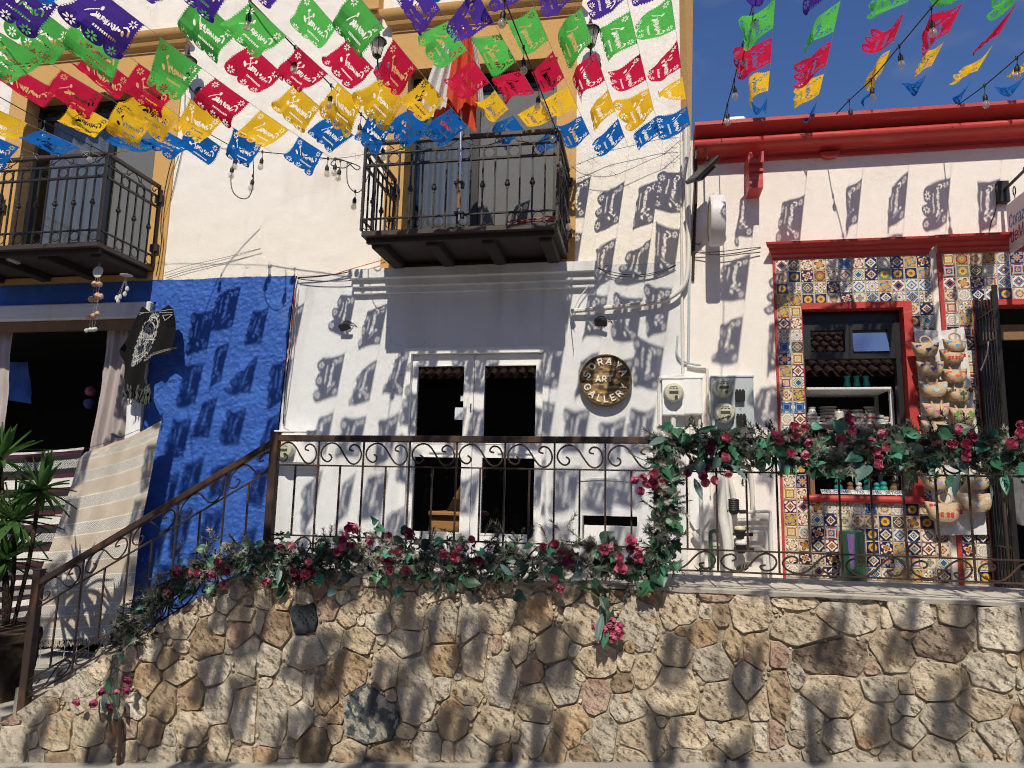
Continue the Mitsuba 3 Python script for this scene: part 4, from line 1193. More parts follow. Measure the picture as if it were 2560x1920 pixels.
order = sorted(range(len(STR)), key=end_u)
REG = [(430, 'over the upper left balcony'), (930, 'between the two balconies'), (1445, 'above the middle balcony'), (1760, 'right of the middle balcony'), (9999, 'over the blue sky')]
region = {i: next(w for u, w in REG if end_u(i) < u) for i in order}
seen = {}
ORD = ['first', 'second', 'third', 'fourth', 'fifth', 'sixth', 'seventh', 'eighth', 'ninth', 'tenth', 'eleventh', 'twelfth', 'thirteenth', 'fourteenth', 'fifteenth', 'sixteenth', 'seventeenth', 'eighteenth', 'nineteenth', 'twentieth', 'twenty-first', 'twenty-second', 'twenty-third']
rb = random.Random(12)
for rank, i in enumerate(order):
    s = STR[i]
    where = region[i]
    seen[where] = seen.get(where, -1) + 1
    k = thing('bunting_string', f'string of many-coloured cut paper flags, {ORD[seen[where]]} from the left {where}', 'bunting', 'strings of cut-paper flags across the street')
    ds = np.concatenate([np.linspace(max(s[3] - 0.25, -0.15), 5, 40), np.linspace(5.2, 12.4, 14)])
    MB().tube(string_point(s, ds), 0.0016, 4).build('cord', 'string_white', k, smooth=60)
    for j in range(-0, 16):
        d0 = s[3] + FP * j
        d1 = d0 + FW
        if d1 > 9.2:
            break
        near = d1 < 4.6
        tv, tf = rb.choice(FLAGS) if near else FLAGS_FAR[0]
        u, v = tv[:, 0], tv[:, 1]
        P0 = string_point(s, d0 + np.clip(u, 0, FW))
        sky = s[0] > 1.0
        a = rb.gauss(0, 0.16 if not sky else 0.26)
        D = np.array([-0.76 + rb.gauss(0, .10), 0.28 + rb.gauss(0, .12), -0.56 + rb.gauss(0, .12)])
        if j == 0 and -6 < s[0] < -4:
            D = np.array([-0.75, 0.05, -0.2])
        sc_ = 1.0
        if sky:
            D = np.array([-0.80 + rb.gauss(0, .12), 0.14 + rb.gauss(0, .12), -0.52 + rb.gauss(0, .12)])
            sc_ = (0.55, 0.85, 1.0, 1.0, 1.0)[j % 5]
        if not sky and s[0] > -1.3:
            D = np.array([-0.84 + rb.gauss(0, .08), 0.27 + rb.gauss(0, .10), -0.36 + rb.gauss(0, .12)])
        D /= np.linalg.norm(D)
        E2 = np.array([0.128, 1.0, 0.1]); E2 /= np.linalg.norm(E2)
        Nn = np.cross(E2, D); Nn /= np.linalg.norm(Nn)
        D2 = D + Nn * a; D2 /= np.linalg.norm(D2)
        t = (u / FW)[:, None]
        Dm = D * (1 - t) + D2 * t
        vv = v / FL
        ph, ph2 = rb.uniform(0, 6.3), rb.uniform(0, 6.3)
        A = rb.uniform(0.012, 0.042) * (1.5 if sky else 1)
        amp = A * vv * np.sin(vv * rb.uniform(3.0, 5.5) + u * rb.uniform(-9, 9) + ph) - A * vv * math.sin(ph) * 0
        amp += 0.007 * vv * np.sin(u * rb.uniform(20, 38) + v * 17 + ph2) + 0.034 * (meshkit.noise(np.stack([u * 17 + ph * 9, v * 17, 0 * u], 1), 2) - 0.5) * vv
        curl = rb.choice([0, 0.2, 0.5, 1.1, -0.7]) * (1.3 if sky else 1)
        cw = np.clip((vv - 0.45) / 0.55, 0, 1) ** 2
        side = (u / FW - 0.5) * rb.uniform(-0.10, 0.10)
        shrink = 1 - (0.16 if sky else 0.05) * vv * rb.random()
        Pn = P0 + Dm * (sc_ * v * (1 - 0.28 * abs(curl) * cw))[:, None] + Nn * (amp + curl * 0.07 * cw + side * vv)[:, None]
        cen = string_point(s, d0 + FW / 2) + Dm * (sc_ * v)[:, None]
        if sky and j % 5 == 0:
            shrink = 1 - 0.75 * np.minimum(1, vv * 2.5)
        Pn = cen + (Pn - cen) * np.stack([np.ones_like(u), shrink, np.ones_like(u)], 1)
        c = COLS[j % 5]
        MB().add(Pn, tf).build('flag', 'flag_' + c, k, smooth=True, label=f'{c} cut-paper flag' if near else None)

# ================================================================ strings of light bulbs
sock = [(0.0, 0.0), (0.007, 0.0), (0.009, -0.012), (0.016, -0.02), (0.0185, -0.03), (0.0185, -0.058), (0.016, -0.062), (0.0, -0.062)]
bulb = [(0.012, -0.060), (0.014, -0.066), (0.023, -0.082), (0.027, -0.098), (0.025, -0.112), (0.017, -0.123), (0.006, -0.129), (0.0, -0.130)]
SOCKET = mikit.ply(MB().lathe(sock, n=12).arrays()[:2], 'black_rubber', smooth=40)
BULB = mikit.ply(MB().lathe(bulb, n=14).arrays()[:2], 'bulb_glass', smooth=True)
FIL = mikit.ply(MB().tube([(0.003, 0, -0.062), (0.008, 0, -0.085), (0, 0.006, -0.09), (-0.008, 0, -0.085), (-0.003, 0, -0.062)], 0.0009, 4).lathe([(0.004, -0.06), (0.003, -0.078), (0, -0.08)], n=6).arrays()[:2], 'pvc_white', smooth=40)


def drop_bulb(k, p, wire=0.06, glass=True, rs=None):
    rs = rs or random
    e = p + np.array([rs.uniform(-.006, .006), 0.0, -wire])
    MB().tube([p, (p + e) / 2 + [0.003, 0, 0], e], 0.0028, 5).lathe([(0.0, 0.02), (0.010, 0.015), (0.010, -0.012), (0.0, -0.018)], p, 'z', 8).build('hanger', 'black_rubber', k)
    t = rs.uniform(-0.12, 0.12)
    m = np.eye(4); m[0, 0] = m[2, 2] = math.cos(t); m[0, 2], m[2, 0] = math.sin(t), -math.sin(t); m[:3, 3] = e
    place('socket', SOCKET, m, k)
    if glass:
        place('bulb', BULB, m, k); place('filament', FIL, m, k)


LS = [  # pixels along the cable, towards the wall; depth at the wall end, step; which carry bulbs; label
 ([(9, 0), (121, 84), (278, 188), (414, 273), (500, 322), (590, 372)], [2.9, 2.35, 1.75, 1.2, 0.9, 0.6], [1, 2, 3], 'string of clear bulbs slanting down in front of the upper left window cornice'),
 ([(0, 243), (112, 305), (228, 364), (268, 386)], [1.75, 1.45, 1.05, 0.9], [1, 2], 'string of clear bulbs ending on the right corner of the upper left balcony'),
 ([(560, -55), (625, 2), (738, 119), (828, 214), (903, 286), (958, 350), (985, 372)], [3.5, 3.1, 2.5, 1.95, 1.5, 1.1, 0.95], [1, 2, 3, 4, 5], 'string of clear bulbs slanting down to the left end of the middle balcony'),
 ([(1225, -90), (1262, 0), (1309, 119), (1347, 214), (1381, 300), (1392, 328)], [3.6, 2.9, 2.2, 1.65, 1.1, 0.9], [1, 2, 3, 4], 'string of clear bulbs coming down to the right corner of the middle balcony'),
 ([(1890, -30), (1882, 10), (1856, 113), (1835, 202), (1818, 263), (1806, 312)], [2.2, 1.95, 1.35, 0.9, 0.6, 0.3], [1, 2, 3, 4], 'steep string of clear bulbs against the sky, nearest to the cream townhouse'),
 ([(2380, -40), (2328, 20), (2248, 116), (2177, 200), (2122, 252), (2091, 285)], [2.5, 2.1, 1.45, 0.95, 0.6, 0.35], [1, 2, 3, 4], 'string of clear bulbs crossing the middle of the blue sky'),
 ([(2640, 55), (2542, 145), (2461, 214), (2394, 263)], [1.9, 1.3, 0.8, 0.35], [1, 2], 'string of clear bulbs at the right edge of the sky'),
]
rl = random.Random(4)
for li, (px, dd, bl, lab) in enumerate(LS):
    k = thing('light_string', lab, 'string lights', 'strings of clear bulbs over the street')
    P = np.array([at(u, v, WY - d) for (u, v), d in zip(px, dd)])
    ext = P[0] + (P[0] - P[1]) / np.linalg.norm(P[0] - P[1]) * 7.5 * np.array([1, 1, 0.45])
    pts = np.vstack([[ext], spline(P, 6)])
    MB().tube(pts, 0.0052, 6).build('cable', 'black_rubber', k)
    for b in bl:
        drop_bulb(k, P[b], rl.uniform(0.05, 0.09), not (li == 5 and b == 4), rl)
    if li == 5:
        pass
# slack bulb cable along the cream wall
k = thing('light_string', 'tangled slack cable of bulbs looping along the cream wall between the two balconies', 'string lights', 'strings of clear bulbs over the street')
Yc = 6.14
main = [at(u, v, Yc) for u, v in ((590, 372), (620, 376), (655, 380), (721, 386), (765, 391), (814, 396), (850, 400), (880, 408), (900, 418), (890, 424), (866, 404), (840, 398), (828, 412), (858, 420), (880, 408))]
MB().tube(spline(main, 6), 0.0052, 6).build('cable', 'black_rubber', k)
for loop in (((590, 374), (581, 420), (577, 452), (583, 480), (600, 495), (620, 494), (631, 470), (634, 430), (632, 383)), ((868, 408), (867, 440), (872, 465), (890, 481), (906, 472), (918, 445), (926, 424))):
    MB().tube(spline([at(u, v, Yc) for u, v in loop], 6), 0.005, 6).build('loop', 'black_rubber', k)
for (u, v), wl in (((592, 374), 0.085), ((586, 376), 0.17), ((632, 440), 0.03), ((656, 380), 0.06), ((820, 397), 0.06), ((838, 398), 0.045), ((851, 402), 0.08), ((888, 479), 0.055)):
    drop_bulb(k, at(u, v, Yc), wl, True, rl)
# loose bulbs on the balcony's right corner
k = thing('light_string', 'short tail of two bulbs hanging off the right end of the middle balcony', 'string lights', 'strings of clear bulbs over the street')
P = [at(u, v, 6.2) for u, v in ((1392, 330), (1398, 372), (1404, 420), (1410, 480), (1418, 530), (1424, 545))]
MB().tube(spline(P, 5), 0.005, 6).build('cable', 'black_rubber', k)
drop_bulb(k, at(1396, 376, 6.15), 0.04, True, rl); drop_bulb(k, at(1420, 532, 6.3), 0.04, True, rl)

# twine nets that end the bunting
for pts, lab in (([(1442, 412), (1490, 392), (1526, 377), (1594, 361), (1650, 348), (1697, 344)], 'upper frayed brown twine tied from the balcony bracket to the corner pipes'),
                 ([(1428, 414), (1450, 432), (1490, 441), (1527, 440), (1566, 427), (1625, 400), (1660, 385), (1700, 350)], 'lower frayed brown twine sagging from the balcony bracket to the corner pipes'),
                 ([(270, 385), (330, 376), (400, 374), (470, 373), (560, 372), (600, 374)], 'frayed pale twine from the upper left balcony corner to the bulb cable'),
                 ([(800, 398), (860, 394), (920, 384), (985, 372)], 'frayed pale twine from the bulb cable to the middle balcony')):
    m = MB(); P = spline([at(u, v, 6.9 if pts[0][0] > 1000 else 6.14) for u, v in pts], 6)
    m.tube(P, 0.0028, 5)
    for q in range(len(P) // 3):
        a = P[rl.randrange(len(P))]
        for _ in range(3):
            b = a + np.array([rl.uniform(-.06, .06), rl.uniform(-.03, .01), rl.uniform(-.06, .05)])
            m.tube([a, (a + b) / 2 + [rl.uniform(-.02, .02), 0, rl.uniform(-.02, .02)], b], 0.0013, 4)
    solo(m, 'twine', 'twine', lab, 'twine')
# one knotted line on the balcony front rail
m = MB()
for q in range(26):
    x = rl.uniform(-2.5, -0.8) if q < 12 else rl.uniform(-7.3, -5.6)
    z = 4.99 if q < 12 else 5.08
    a = np.array([x, 6.09, z - 0.02])
    for _ in range(3):
        b = a + np.array([rl.uniform(-.07, .07), rl.uniform(-.04, .0), rl.uniform(-.06, .03)])
        m.tube([a, (a + b) / 2 + [0, -.01, rl.uniform(-.02, .02)], b], 0.0016, 4)
solo(m, 'string_ends', 'string_white', 'white loose string ends knotted along the top rails of the two balconies', 'string', kind='stuff')

# ================================================================ tricolour flag on its pole
k = thing('flagpole', 'steel flagpole clamped upright to the middle balcony rail', 'flagpole')
a, b = at(1148, 552, 6.07), at(1158, 70, 6.02)
MB().tube([a, a * 0.5 + b * 0.5, b], 0.013, 12).build('pole', 'chrome', k, smooth=60)
for (u, v) in ((1148, 458), (1148, 533)):
    c = at(u, v, 6.07)
    MB().box(c + [-0.045, -0.03, -0.012], c + [0.045, 0.04, 0.012], bevel=0.004).box(c + [0.02, -0.02, -0.05], c + [0.045, 0.02, -0.01], bevel=0.004).build('clamp', 'black_metal', k)
MB().tube([at(1147, 445, 6.065), at(1147, 522, 6.065)], 0.021, 12).build('sleeve', 'old_wood', k, smooth=60)
k = thing('tricolour_flag', 'white and red cloth flag hanging in folds from the pole at the middle balcony', 'flag')
tp = at(1158, 84, 6.02)


def drape(x0, x1, zb0, zb1, y, ph, fold):
    def fn(a, b):
        top = np.array([tp[0] - 0.02 + 0.06 * a, 0 * a, tp[2] + 0 * a]).T
        bx = x0 + a * (x1 - x0)
        bz = zb0 + a * (zb1 - zb0) + 0.05 * np.sin(a * 9 + ph)
        w = b ** 0.42
        X = top[:, 0] * (1 - w) + bx * w
        Z = top[:, 2] * (1 - b) + bz * b
        Yv = y + fold * w * np.sin(a * 15 + ph + 1.5 * b) + 0.02 * np.sin(a * 31 + 4 * b)
        return np.stack([X, Yv, Z], 1)
    return grid_uv(42, 26, fn)


p0, p1, p2 = at(1048, 284, 6.0), at(1118, 285, 5.98), at(1204, 290, 6.0)
v, f, t = drape(p0[0], p1[0], p0[2], p1[2] + 0.03, 5.97, 0.3, 0.035)
MB().add(v, f).build('white_band', 'flag_cloth_white', k, smooth=True)
v, f, t = drape(p1[0] - 0.01, p2[0] - 0.02, p1[2] + 0.09, p2[2] + 0.04, 5.95, 1.2, 0.04)
MB().add(v, f).build('red_band', 'flag_cloth_red', k, smooth=True)
v, f, t = drape(p2[0] - 0.02, p2[0] + 0.035, p2[2] + 0.04, p2[2] - 0.05, 5.99, 0.2, 0.012)
MB().add(v, f).build('white_hem', 'flag_cloth_white', k, smooth=True)
q0, q1 = at(1075, 300, 6.05), at(1192, 318, 6.05)
v, f, t = drape(q0[0] + 0.02, q1[0], q0[2] - 0.02, q1[2], 6.06, 2.0, 0.03)
MB().add(v, f).build('back_fold', 'flag_cloth_red', k, smooth=True)

# ================================================================ wall lanterns
for u0, v0, v1, lab in ((468, 142, 240, 'black and glass wall lantern beside the upper left window'), (943, 95, 205, 'black and glass wall lantern left of the middle window, behind red flags'), (1476, 66, 158, 'black and glass wall lantern right of the middle window, behind a green flag')):
    a, b = at(u0, v0, 6.78), at(u0, v1, 6.9)
    k = thing('wall_lantern', lab, 'wall lamp', 'lanterns on the cream upper wall')
    c = np.array([a[0], 6.80, a[2] - 0.20])
    MB().lathe([(0.045, 0), (0.085, 0.17), (0.0855, 0.172)], c, 'z', 6).build('glass_body', 'bulb_glass', k, smooth=False)
    m = MB()
    for i in range(6):
        t = i * math.pi / 3
        m.tube([c + [0.045 * math.cos(t), 0.045 * math.sin(t), 0], c + [0.085 * math.cos(t), 0.085 * math.sin(t), 0.17]], 0.005, 5)
    m.lathe([(0.0, -0.03), (0.02, -0.028), (0.05, 0.0), (0.0, 0.004)], c, 'z', 12)
    m.lathe([(0.10, 0.168), (0.10, 0.178), (0.045, 0.215), (0.03, 0.235), (0.0, 0.24)], c, 'z', 12)
    m.lathe([(0.008, 0.23), (0.022, 0.255), (0.01, 0.275), (0.014, 0.295), (0.003, 0.34), (0, 0.345)], c, 'z', 10)
    m.build('cage', 'black_metal', k)
    MB().tube(spline([c + [0, 0.02, 0.0], c + [0.0, 0.05, -0.10], c + [0.02, 0.12, -0.15], c + [0.04, 0.19, -0.11]], 6), 0.009, 7).build('arm', 'black_metal', k)
    MB().lathe([(0.06, 0), (0.062, 0.012), (0.04, 0.025), (0, 0.03)], [c[0] + 0.04, 6.998, c[2] - 0.11], 'y', 16).build('back_plate', 'black_metal', k)

# ================================================================ gallery sign and fittings of the white front
k = thing('round_sign', 'round hammered bronze sign with white raised letters on the white wall', 'sign')
cx, cz = (at(1449, 951, 6.95)[0] + at(1580, 951, 6.95)[0]) / 2, at(1513, 951, 6.95)[2]
RS = (at(1580, 951, 6.95)[0] - at(1449, 951, 6.95)[0]) / 2
MB().lathe([(0, 0), (RS * 0.93, 0), (RS * 0.93, 0.045), (0, 0.046)], (cx, 6.965, cz), 'y', 64).build('disc', 'bronze', k, smooth=40)
MB().lathe([(RS * 0.925, -0.03), (RS, -0.03), (RS, 0.05), (RS * 0.985, 0.058), (RS * 0.94, 0.058), (RS * 0.925, 0.046)], (cx, 6.965, cz), 'y', 64).build('rim', 'bronze_rim', k, smooth=30)


def letters(text, h):
    out = []
    for ch in text:
        m = meshkit.text_mesh(ch, h, 0.012, bold=True)
        w = m.bounds[1][0] - m.bounds[0][0]
        m.apply_translation([-m.bounds[0][0] - w / 2, -h / 2, 0])
        out.append((m, w))
    return out


def put(m, x, z, rot, y=6.918):
    v = np.array(m.vertices)
    c, s = math.cos(rot), math.sin(rot)
    X, Z = v[:, 0] * c - v[:, 1] * s, v[:, 0] * s + v[:, 1] * c
    return np.stack([x + X, y - v[:, 2], z + Z], 1), np.array(m.faces)


RL = RS * 0.735
for (m, w), t in zip(letters('SORAYA', RS * 0.255), np.radians([165, 135, 106, 79, 49, 22])):
    v, f = put(m, cx + RL * math.cos(t), cz + RL * math.sin(t), t - math.pi / 2)
    MB().add(v, f).build('letter', 'letter_white', k, smooth=False)
for (m, w), t in zip(letters('GALLERY', RS * 0.255), np.radians([202, 227.5, 252, 272, 292, 315, 338])):
    v, f = put(m, cx + RL * math.cos(t), cz + RL * math.sin(t), t + math.pi / 2)
    MB().add(v, f).build('letter', 'letter_white', k, smooth=False)
for (m, w), x in zip(letters('ART', RS * 0.235), (-0.235, 0.0, 0.22)):
    v, f = put(m, cx + x * RS - 0.01, cz + 0.01, 0)
    MB().add(v, f).build('letter', 'letter_white', k, smooth=False)
for s in (-1, 1):
    MB().lathe([(0.010, 0), (0.010, 0.004), (0, 0.007)], (cx + s * RS * 0.76, 6.92, cz), 'y', 10).build('bolt', 'bronze_rim', k)

for (u, v), lab, fl in (((861, 817), 'small black floodlight in a ring of broken plaster left of the gallery door', -1), ((1502, 806), 'small black floodlight in a ring of broken plaster above the round sign', 1)):
    c = at(u, v, 6.92)
    k = thing('small_floodlight', lab, 'floodlight', 'small floodlights on the gallery front')
    rr = np.arange(20) * 2 * math.pi / 20
    MB().tube(np.stack([c[0] + 0.062 * np.cos(rr), np.full(20, 6.995), c[2] + 0.035 + 0.055 * np.sin(rr)], 1), 0.006, 6, closed=True).build('ring', 'pvc_white', k)
    m = frame(c, [1, -0.2, 0.18 if fl < 0 else -0.12], [0, 0.75, -0.66])
    MB().box((-0.06, -0.04, -0.015), (0.06, 0.04, 0.015), m, bevel=0.005).build('lamp_head', 'black_metal', k, smooth=False)
    MB().tube(spline([c + [0, 0.01, 0], c + [-0.01, 0.04, 0.02], c + [0, 0.078, 0.035]], 4), 0.008, 6).tube(spline([c + [0.03, 0.02, 0.03], c + [0.07, 0.06, 0.05], c + [0.11, 0.075, 0.015]], 5), 0.004, 5).build('bracket', 'black_metal', k)
    MB().tube(spline([c + [-0.05, 0.06, 0.05], c + [0.0, 0.05, 0.075], c + [0.05, 0.065, 0.05]], 5), 0.005, 5).build('lead', 'black_rubber', k)

# big floodlight at the corner
k = thing('floodlight', 'large dark grey slab floodlight tilted down beside the conduits at the shop corner', 'floodlight')
pts = [at(u, v, Y) for (u, v), Y in (((1726, 466), 6.60), ((1735, 448), 6.42), ((1794, 390), 6.42), ((1785, 420), 6.62))]
c = at(1757, 425, 6.6)
ex, ey = at(1790, 388, 6.6) - at(1745, 432, 6.6), np.array([0.05, -0.8, -0.45])
m = frame(c, ex, ey)
MB().box((-0.155, -0.14, -0.02), (0.155, 0.14, 0.02), m, bevel=0.008).build('lamp_head', 'black_metal', k, smooth=False)
MB().box((-0.09, -0.06, 0.018), (0.09, 0.06, 0.06), m, bevel=0.008).build('driver_box', 'black_metal', k, smooth=False)
MB().tube([at(1740, 400, 6.62), at(1742, 378, 6.75), at(1738, 372, 6.99)], 0.014, 6).tube([at(1771, 400, 6.62), at(1766, 378, 6.75), at(1760, 372, 6.99)], 0.010, 6).build('yoke', 'black_metal', k)

# round light-box sign sticking out of the shop wall
k = thing('round_light_box', 'blank round light box with a silver rim sticking out from the shop wall', 'sign')
c = at(1791, 552, 6.66)
MB().lathe([(0.19, -0.065), (0.225, -0.065), (0.235, -0.045), (0.235, 0.045), (0.225, 0.065), (0.19, 0.065)], c, 'x', 48).build('rim', 'silver_sign', k, smooth=30)
MB().lathe([(0.0, -0.058), (0.215, -0.058)], c, 'x', 40).build('face', 'sign_yellowed', k, smooth=False)
MB().lathe([(0.215, 0.058), (0.0, 0.058)], c, 'x', 40).build('face', 'sign_yellowed', k, smooth=False)
MB().box((c[0] - 0.012, 6.86, c[2] - 0.03), (c[0] + 0.012, 6.998, c[2] + 0.03), bevel=0.004).box((c[0] - 0.02, 6.62, c[2] + 0.235), (c[0] + 0.02, 6.70, c[2] + 0.26)).build('bracket', 'silver_sign', k, smooth=False)

# hanging shop sign at the right edge
k = thing('hanging_sign', 'grey hanging shop sign with blue and red script at the right edge of the photograph', 'sign')
wx = at(2500, 478, 7)[0]
MB().box((wx - 0.045, 6.93, at(2500, 505, 6.93)[2]), (wx + 0.05, 6.994, at(2500, 451, 6.93)[2]), bevel=0.006).build('wall_plate', 'black_metal', k, smooth=False)
a = at(2512, 474, 6.93)
arm = np.array([a[0], 6.93, a[2]])
e = arm + np.array([0.0, -1.05, 0.06])
MB().tube([arm, (arm + e) / 2, e], 0.015, 8).lathe([(0.0, -0.03), (0.026, -0.02), (0.026, 0.02), (0, 0.03)], arm * 0.62 + e * 0.38, 'y', 10).build('arm', 'dark_iron', k)
sx_ = a[0]
tl, bl_ = at(2514, 515, 6.93), at(2522, 636, 6.93)
zt, zb = tl[2], bl_[2]
m = MB().box((sx_ - 0.012, 6.12, zb), (sx_ + 0.012, 6.92, zt), bevel=0.010)
m.build('panel', 'silver_sign', k, smooth=False)
for yy in (6.77, 6.27):
    th = np.arange(16) * 2 * math.pi / 16
    MB().tube(np.stack([np.full(16, sx_), yy + 0.022 * np.cos(th), zt + 0.075 + 0.04 * np.sin(th)], 1), 0.005, 6, closed=True).tube([[sx_, yy, zt + 0.036], [sx_, yy, zt]], 0.004, 5).build('hook', 'dark_iron', k)
for text, h, dy, zz, matn in (('Coraz\u00f3n', 0.115, 0.03, zb + 0.225, 'sign_blue'), ('deM\u00e9xico', 0.115, 0.04, zb + 0.085, 'sign_red')):
    tm = meshkit.text_mesh(text, h, 0.002)
    v = np.array(tm.vertices); wd = v[:, 0].max()
    v[:, 0] *= 0.62 if text[0] == 'C' else 0.7
    V = np.stack([sx_ - 0.0125 - v[:, 2], 6.92 - dy - v[:, 0] - v[:, 1] * 0.12, zz + v[:, 1]], 1)
    MB().add(V, np.array(tm.faces)).build('lettering', matn, k, smooth=False)
m = MB().tube(spline([at(2492, 500, 6.98), at(2488, 530, 6.98), at(2478, 556, 6.98), at(2474, 578, 6.98)], 6), 0.004, 5)
solo(m, 'sign_cable', 'black_rubber', 'thin black cable hanging down the shop wall below the sign bracket', 'cable')

# ================================================================ electric meters, conduits, water pipes
def meter_box(name, lab, u0, v0, u1, v1, Yf, col, split, dials, breakers=()):
    k = thing(name, lab, 'meter box', 'electric meter boxes on the facades')
    a, b = at(u0, v0, Yf), at(u1, v1, Yf)
    MB().box((a[0], Yf, b[2]), (b[0], 6.998, a[2]), bevel=0.006).build('case', col, k, smooth=False)
    MB().box((a[0] - 0.008, Yf - 0.012, a[2] - 0.012), (b[0] + 0.008, 6.997, a[2] + 0.006), bevel=0.003).build('lid', col, k, smooth=False)
    sx = a[0] + split * (b[0] - a[0])
    MB().box((sx + 0.004, Yf - 0.008, b[2] + 0.012), (b[0] - 0.006, Yf + 0.01, a[2] - 0.02), bevel=0.003).build('cover', col, k, smooth=False)
    for (u, v) in dials:
        c = at(u, v, Yf - 0.03)
        c = np.array([c[0], Yf, c[2]])
        MB().lathe([(0.095, 0), (0.095, 0.02), (0.086, 0.03), (0.086, 0.045)], c, 'y', 28).build('dial_ring', 'grey_paint', k, smooth=30)
        MB().lathe([(0.086, 0.03), (0.086, 0.075), (0.078, 0.088), (0.05, 0.094), (0, 0.096)], c, 'y', 28).build('dial', 'meter_face', k, smooth=40)
        MB().box(c + [-0.042, -0.103, -0.012], c + [0.042, -0.09, 0.010]).lathe([(0.014, 0.085), (0.014, 0.108), (0, 0.11)], c + [0.022, 0, -0.045], 'y', 10).build('display', 'meter_dark', k, smooth=False)
        m = MB()
        for t in (-0.03, 0.0, 0.03):
            m.box(c + [t - 0.010, -0.101, 0.034], c + [t + 0.010, -0.09, 0.037])
        m.box(c + [-0.03, -0.099, 0.048], c + [0.03, -0.088, 0.051]).build('print', 'meter_dark', k, smooth=False)
    for (u, v) in breakers:
        c = at(u, v, Yf - 0.03)
        m = MB().box(c + [-0.042, -0.03, -0.05], c + [0.042, 0.04, 0.045], bevel=0.004)
        for t in (-0.028, 0, 0.028):
            m.lathe([(0.012, 0), (0.012, 0.02), (0, 0.021)], (c[0] + t, c[1] + 0.01, c[2] + 0.052), 'y', 8)
        m.tube([c + [-0.01, -0.035, -0.05], c + [0, -0.04, -0.062], c + [0.01, -0.035, -0.05]], 0.003, 5)
        m.build('breaker', 'black_metal', k, smooth=False)
    return k


meter_box('meter_box', 'white electric meter box with one round dial, beside the round bronze sign', 1655, 944, 1757, 1038, 6.90, 'white_paint', 0.54, [(1684, 982)])
meter_box('meter_box', 'grey electric meter box with two stacked dials and two black breakers on the shop wall', 1778, 941, 1887, 1075, 6.90, 'grey_paint', 0.54, [(1808, 970), (1812, 1032)], [(1850, 990), (1853, 1051)])
meter_box('meter_box', 'white electric meter box with one dark dial behind the left end of the level railing', 688, 1077, 787, 1160, 6.88, 'white_paint', 0.46, [(716, 1125)])


def pipe(name, mat_, r, uvs, lab, cat='pipe', Y=6.97, extra=None, n=8):
    m = MB()
    P = [at(*q[:2], q[2] if len(q) > 2 else Y) for q in uvs]
    m.tube(spline(P, 5) if len(P) > 2 else P, r, n)
    if extra:
        extra(m)
    return solo(m, name, mat_, lab, cat)


pipe('conduit', 'pvc_white', 0.0125, [(1703, 330), (1704, 600), (1706, 900), (1707, 938)], 'straight white conduit running down the corner to the first meter box')
pipe('conduit', 'pvc_white', 0.012, [(1707, 938), (1680, 940), (1650, 944), (1646, 960), (1648, 1100)], 'white conduit bending left over the first meter box and down its left side')
pipe('conduit', 'pvc_white', 0.024, [(1715, 320, 6.92), (1716, 420, 6.93), (1721, 560, 6.93), (1720, 660, 6.92), (1708, 715, 6.92), (1666, 748, 6.93), (1598, 761, 6.93), (1512, 770, 6.93), (1428, 778, 6.95)], 'thick white conduit curving off the corner and sagging left across the white wall')
pipe('conduit', 'grey_paint', 0.014, [(1722, 318), (1724, 500), (1723, 700), (1721, 905)], 'thin grey conduit along the joint of the two buildings')
pipe('conduit', 'dark_wood', 0.016, [(1738, 360, 6.96), (1740, 480, 6.96), (1736, 560, 6.97), (1732, 700, 6.98)], 'dark old conduit at the shop corner below the black floodlight')
pipe('conduit', 'grey_paint', 0.011, [(1694, 840), (1692, 880), (1704, 900), (1730, 910), (1752, 912)], 'grey flexible tube curling across the corner above the first meter box')
pipe('conduit', 'pvc_white', 0.015, [(1718, 914), (1745, 919), (1766, 921), (1769, 935), (1769, 1000), (1773, 1110), (1774, 1240)], 'white conduit with an elbow running down between the two meter boxes')
pipe('conduit', 'pvc_white', 0.009, [(1781, 960), (1780, 1010), (1784, 1100), (1786, 1200)], 'thin white cable run beside the grey meter box')
for i, (x0, x1) in enumerate(((1683, 1683), (1730, 1728), (1749, 1750))):
    pipe('riser_pipe', 'pvc_white', 0.026 - 0.006 * i, [(x0, 1036, 6.95), (x1, 1100, 6.95), (x1, 1150, 6.95)], ['thick', 'middle', 'thin'][i] + ' white riser pipe under the white meter box, ' + ['leftmost', 'second', 'rightmost'][i] + ' of three')
pipe('riser_pipe', 'pvc_white', 0.022, [(1803, 1074, 6.95), (1803, 1130, 6.95), (1833, 1230, 6.95), (1832, 1290, 6.95)], 'white riser pipe under the left dials of the grey meter box')
pipe('riser_pipe', 'pvc_white', 0.02, [(1846, 1074, 6.95), (1846, 1160, 6.95), (1876, 1180, 6.95), (1884, 1290, 6.95)], 'bent white riser pipe under the breakers of the grey meter box')
pipe('drain_pipe', 'pvc_white', 0.042, [(1800, 1180, 6.80), (1806, 1280, 6.80), (1818, 1350, 6.78), (1825, 1432, 6.76)], 'fat white drain pipe slanting to the walkway in front of the shop wall', n=14)
pipe('drain_pipe', 'pvc_white', 0.018, [(1812, 1170, 6.86), (1820, 1250, 6.86), (1828, 1330, 6.86), (1832, 1400, 6.86)], 'thin white pipe leaning beside the fat drain pipe')
pipe('drain_pipe', 'pvc_white', 0.018, [(1752, 1200, 6.9), (1755, 1320, 6.9), (1757, 1425, 6.88)], 'thin white pipe standing in front of the rounded white panel')
pipe('drain_pipe', 'pvc_white', 0.024, [(1733, 1330, 6.93), (1750, 1352, 6.93), (1780, 1361, 6.93), (1812, 1362, 6.93)], 'white pipe curving along the foot of the wall below the rounded panel')
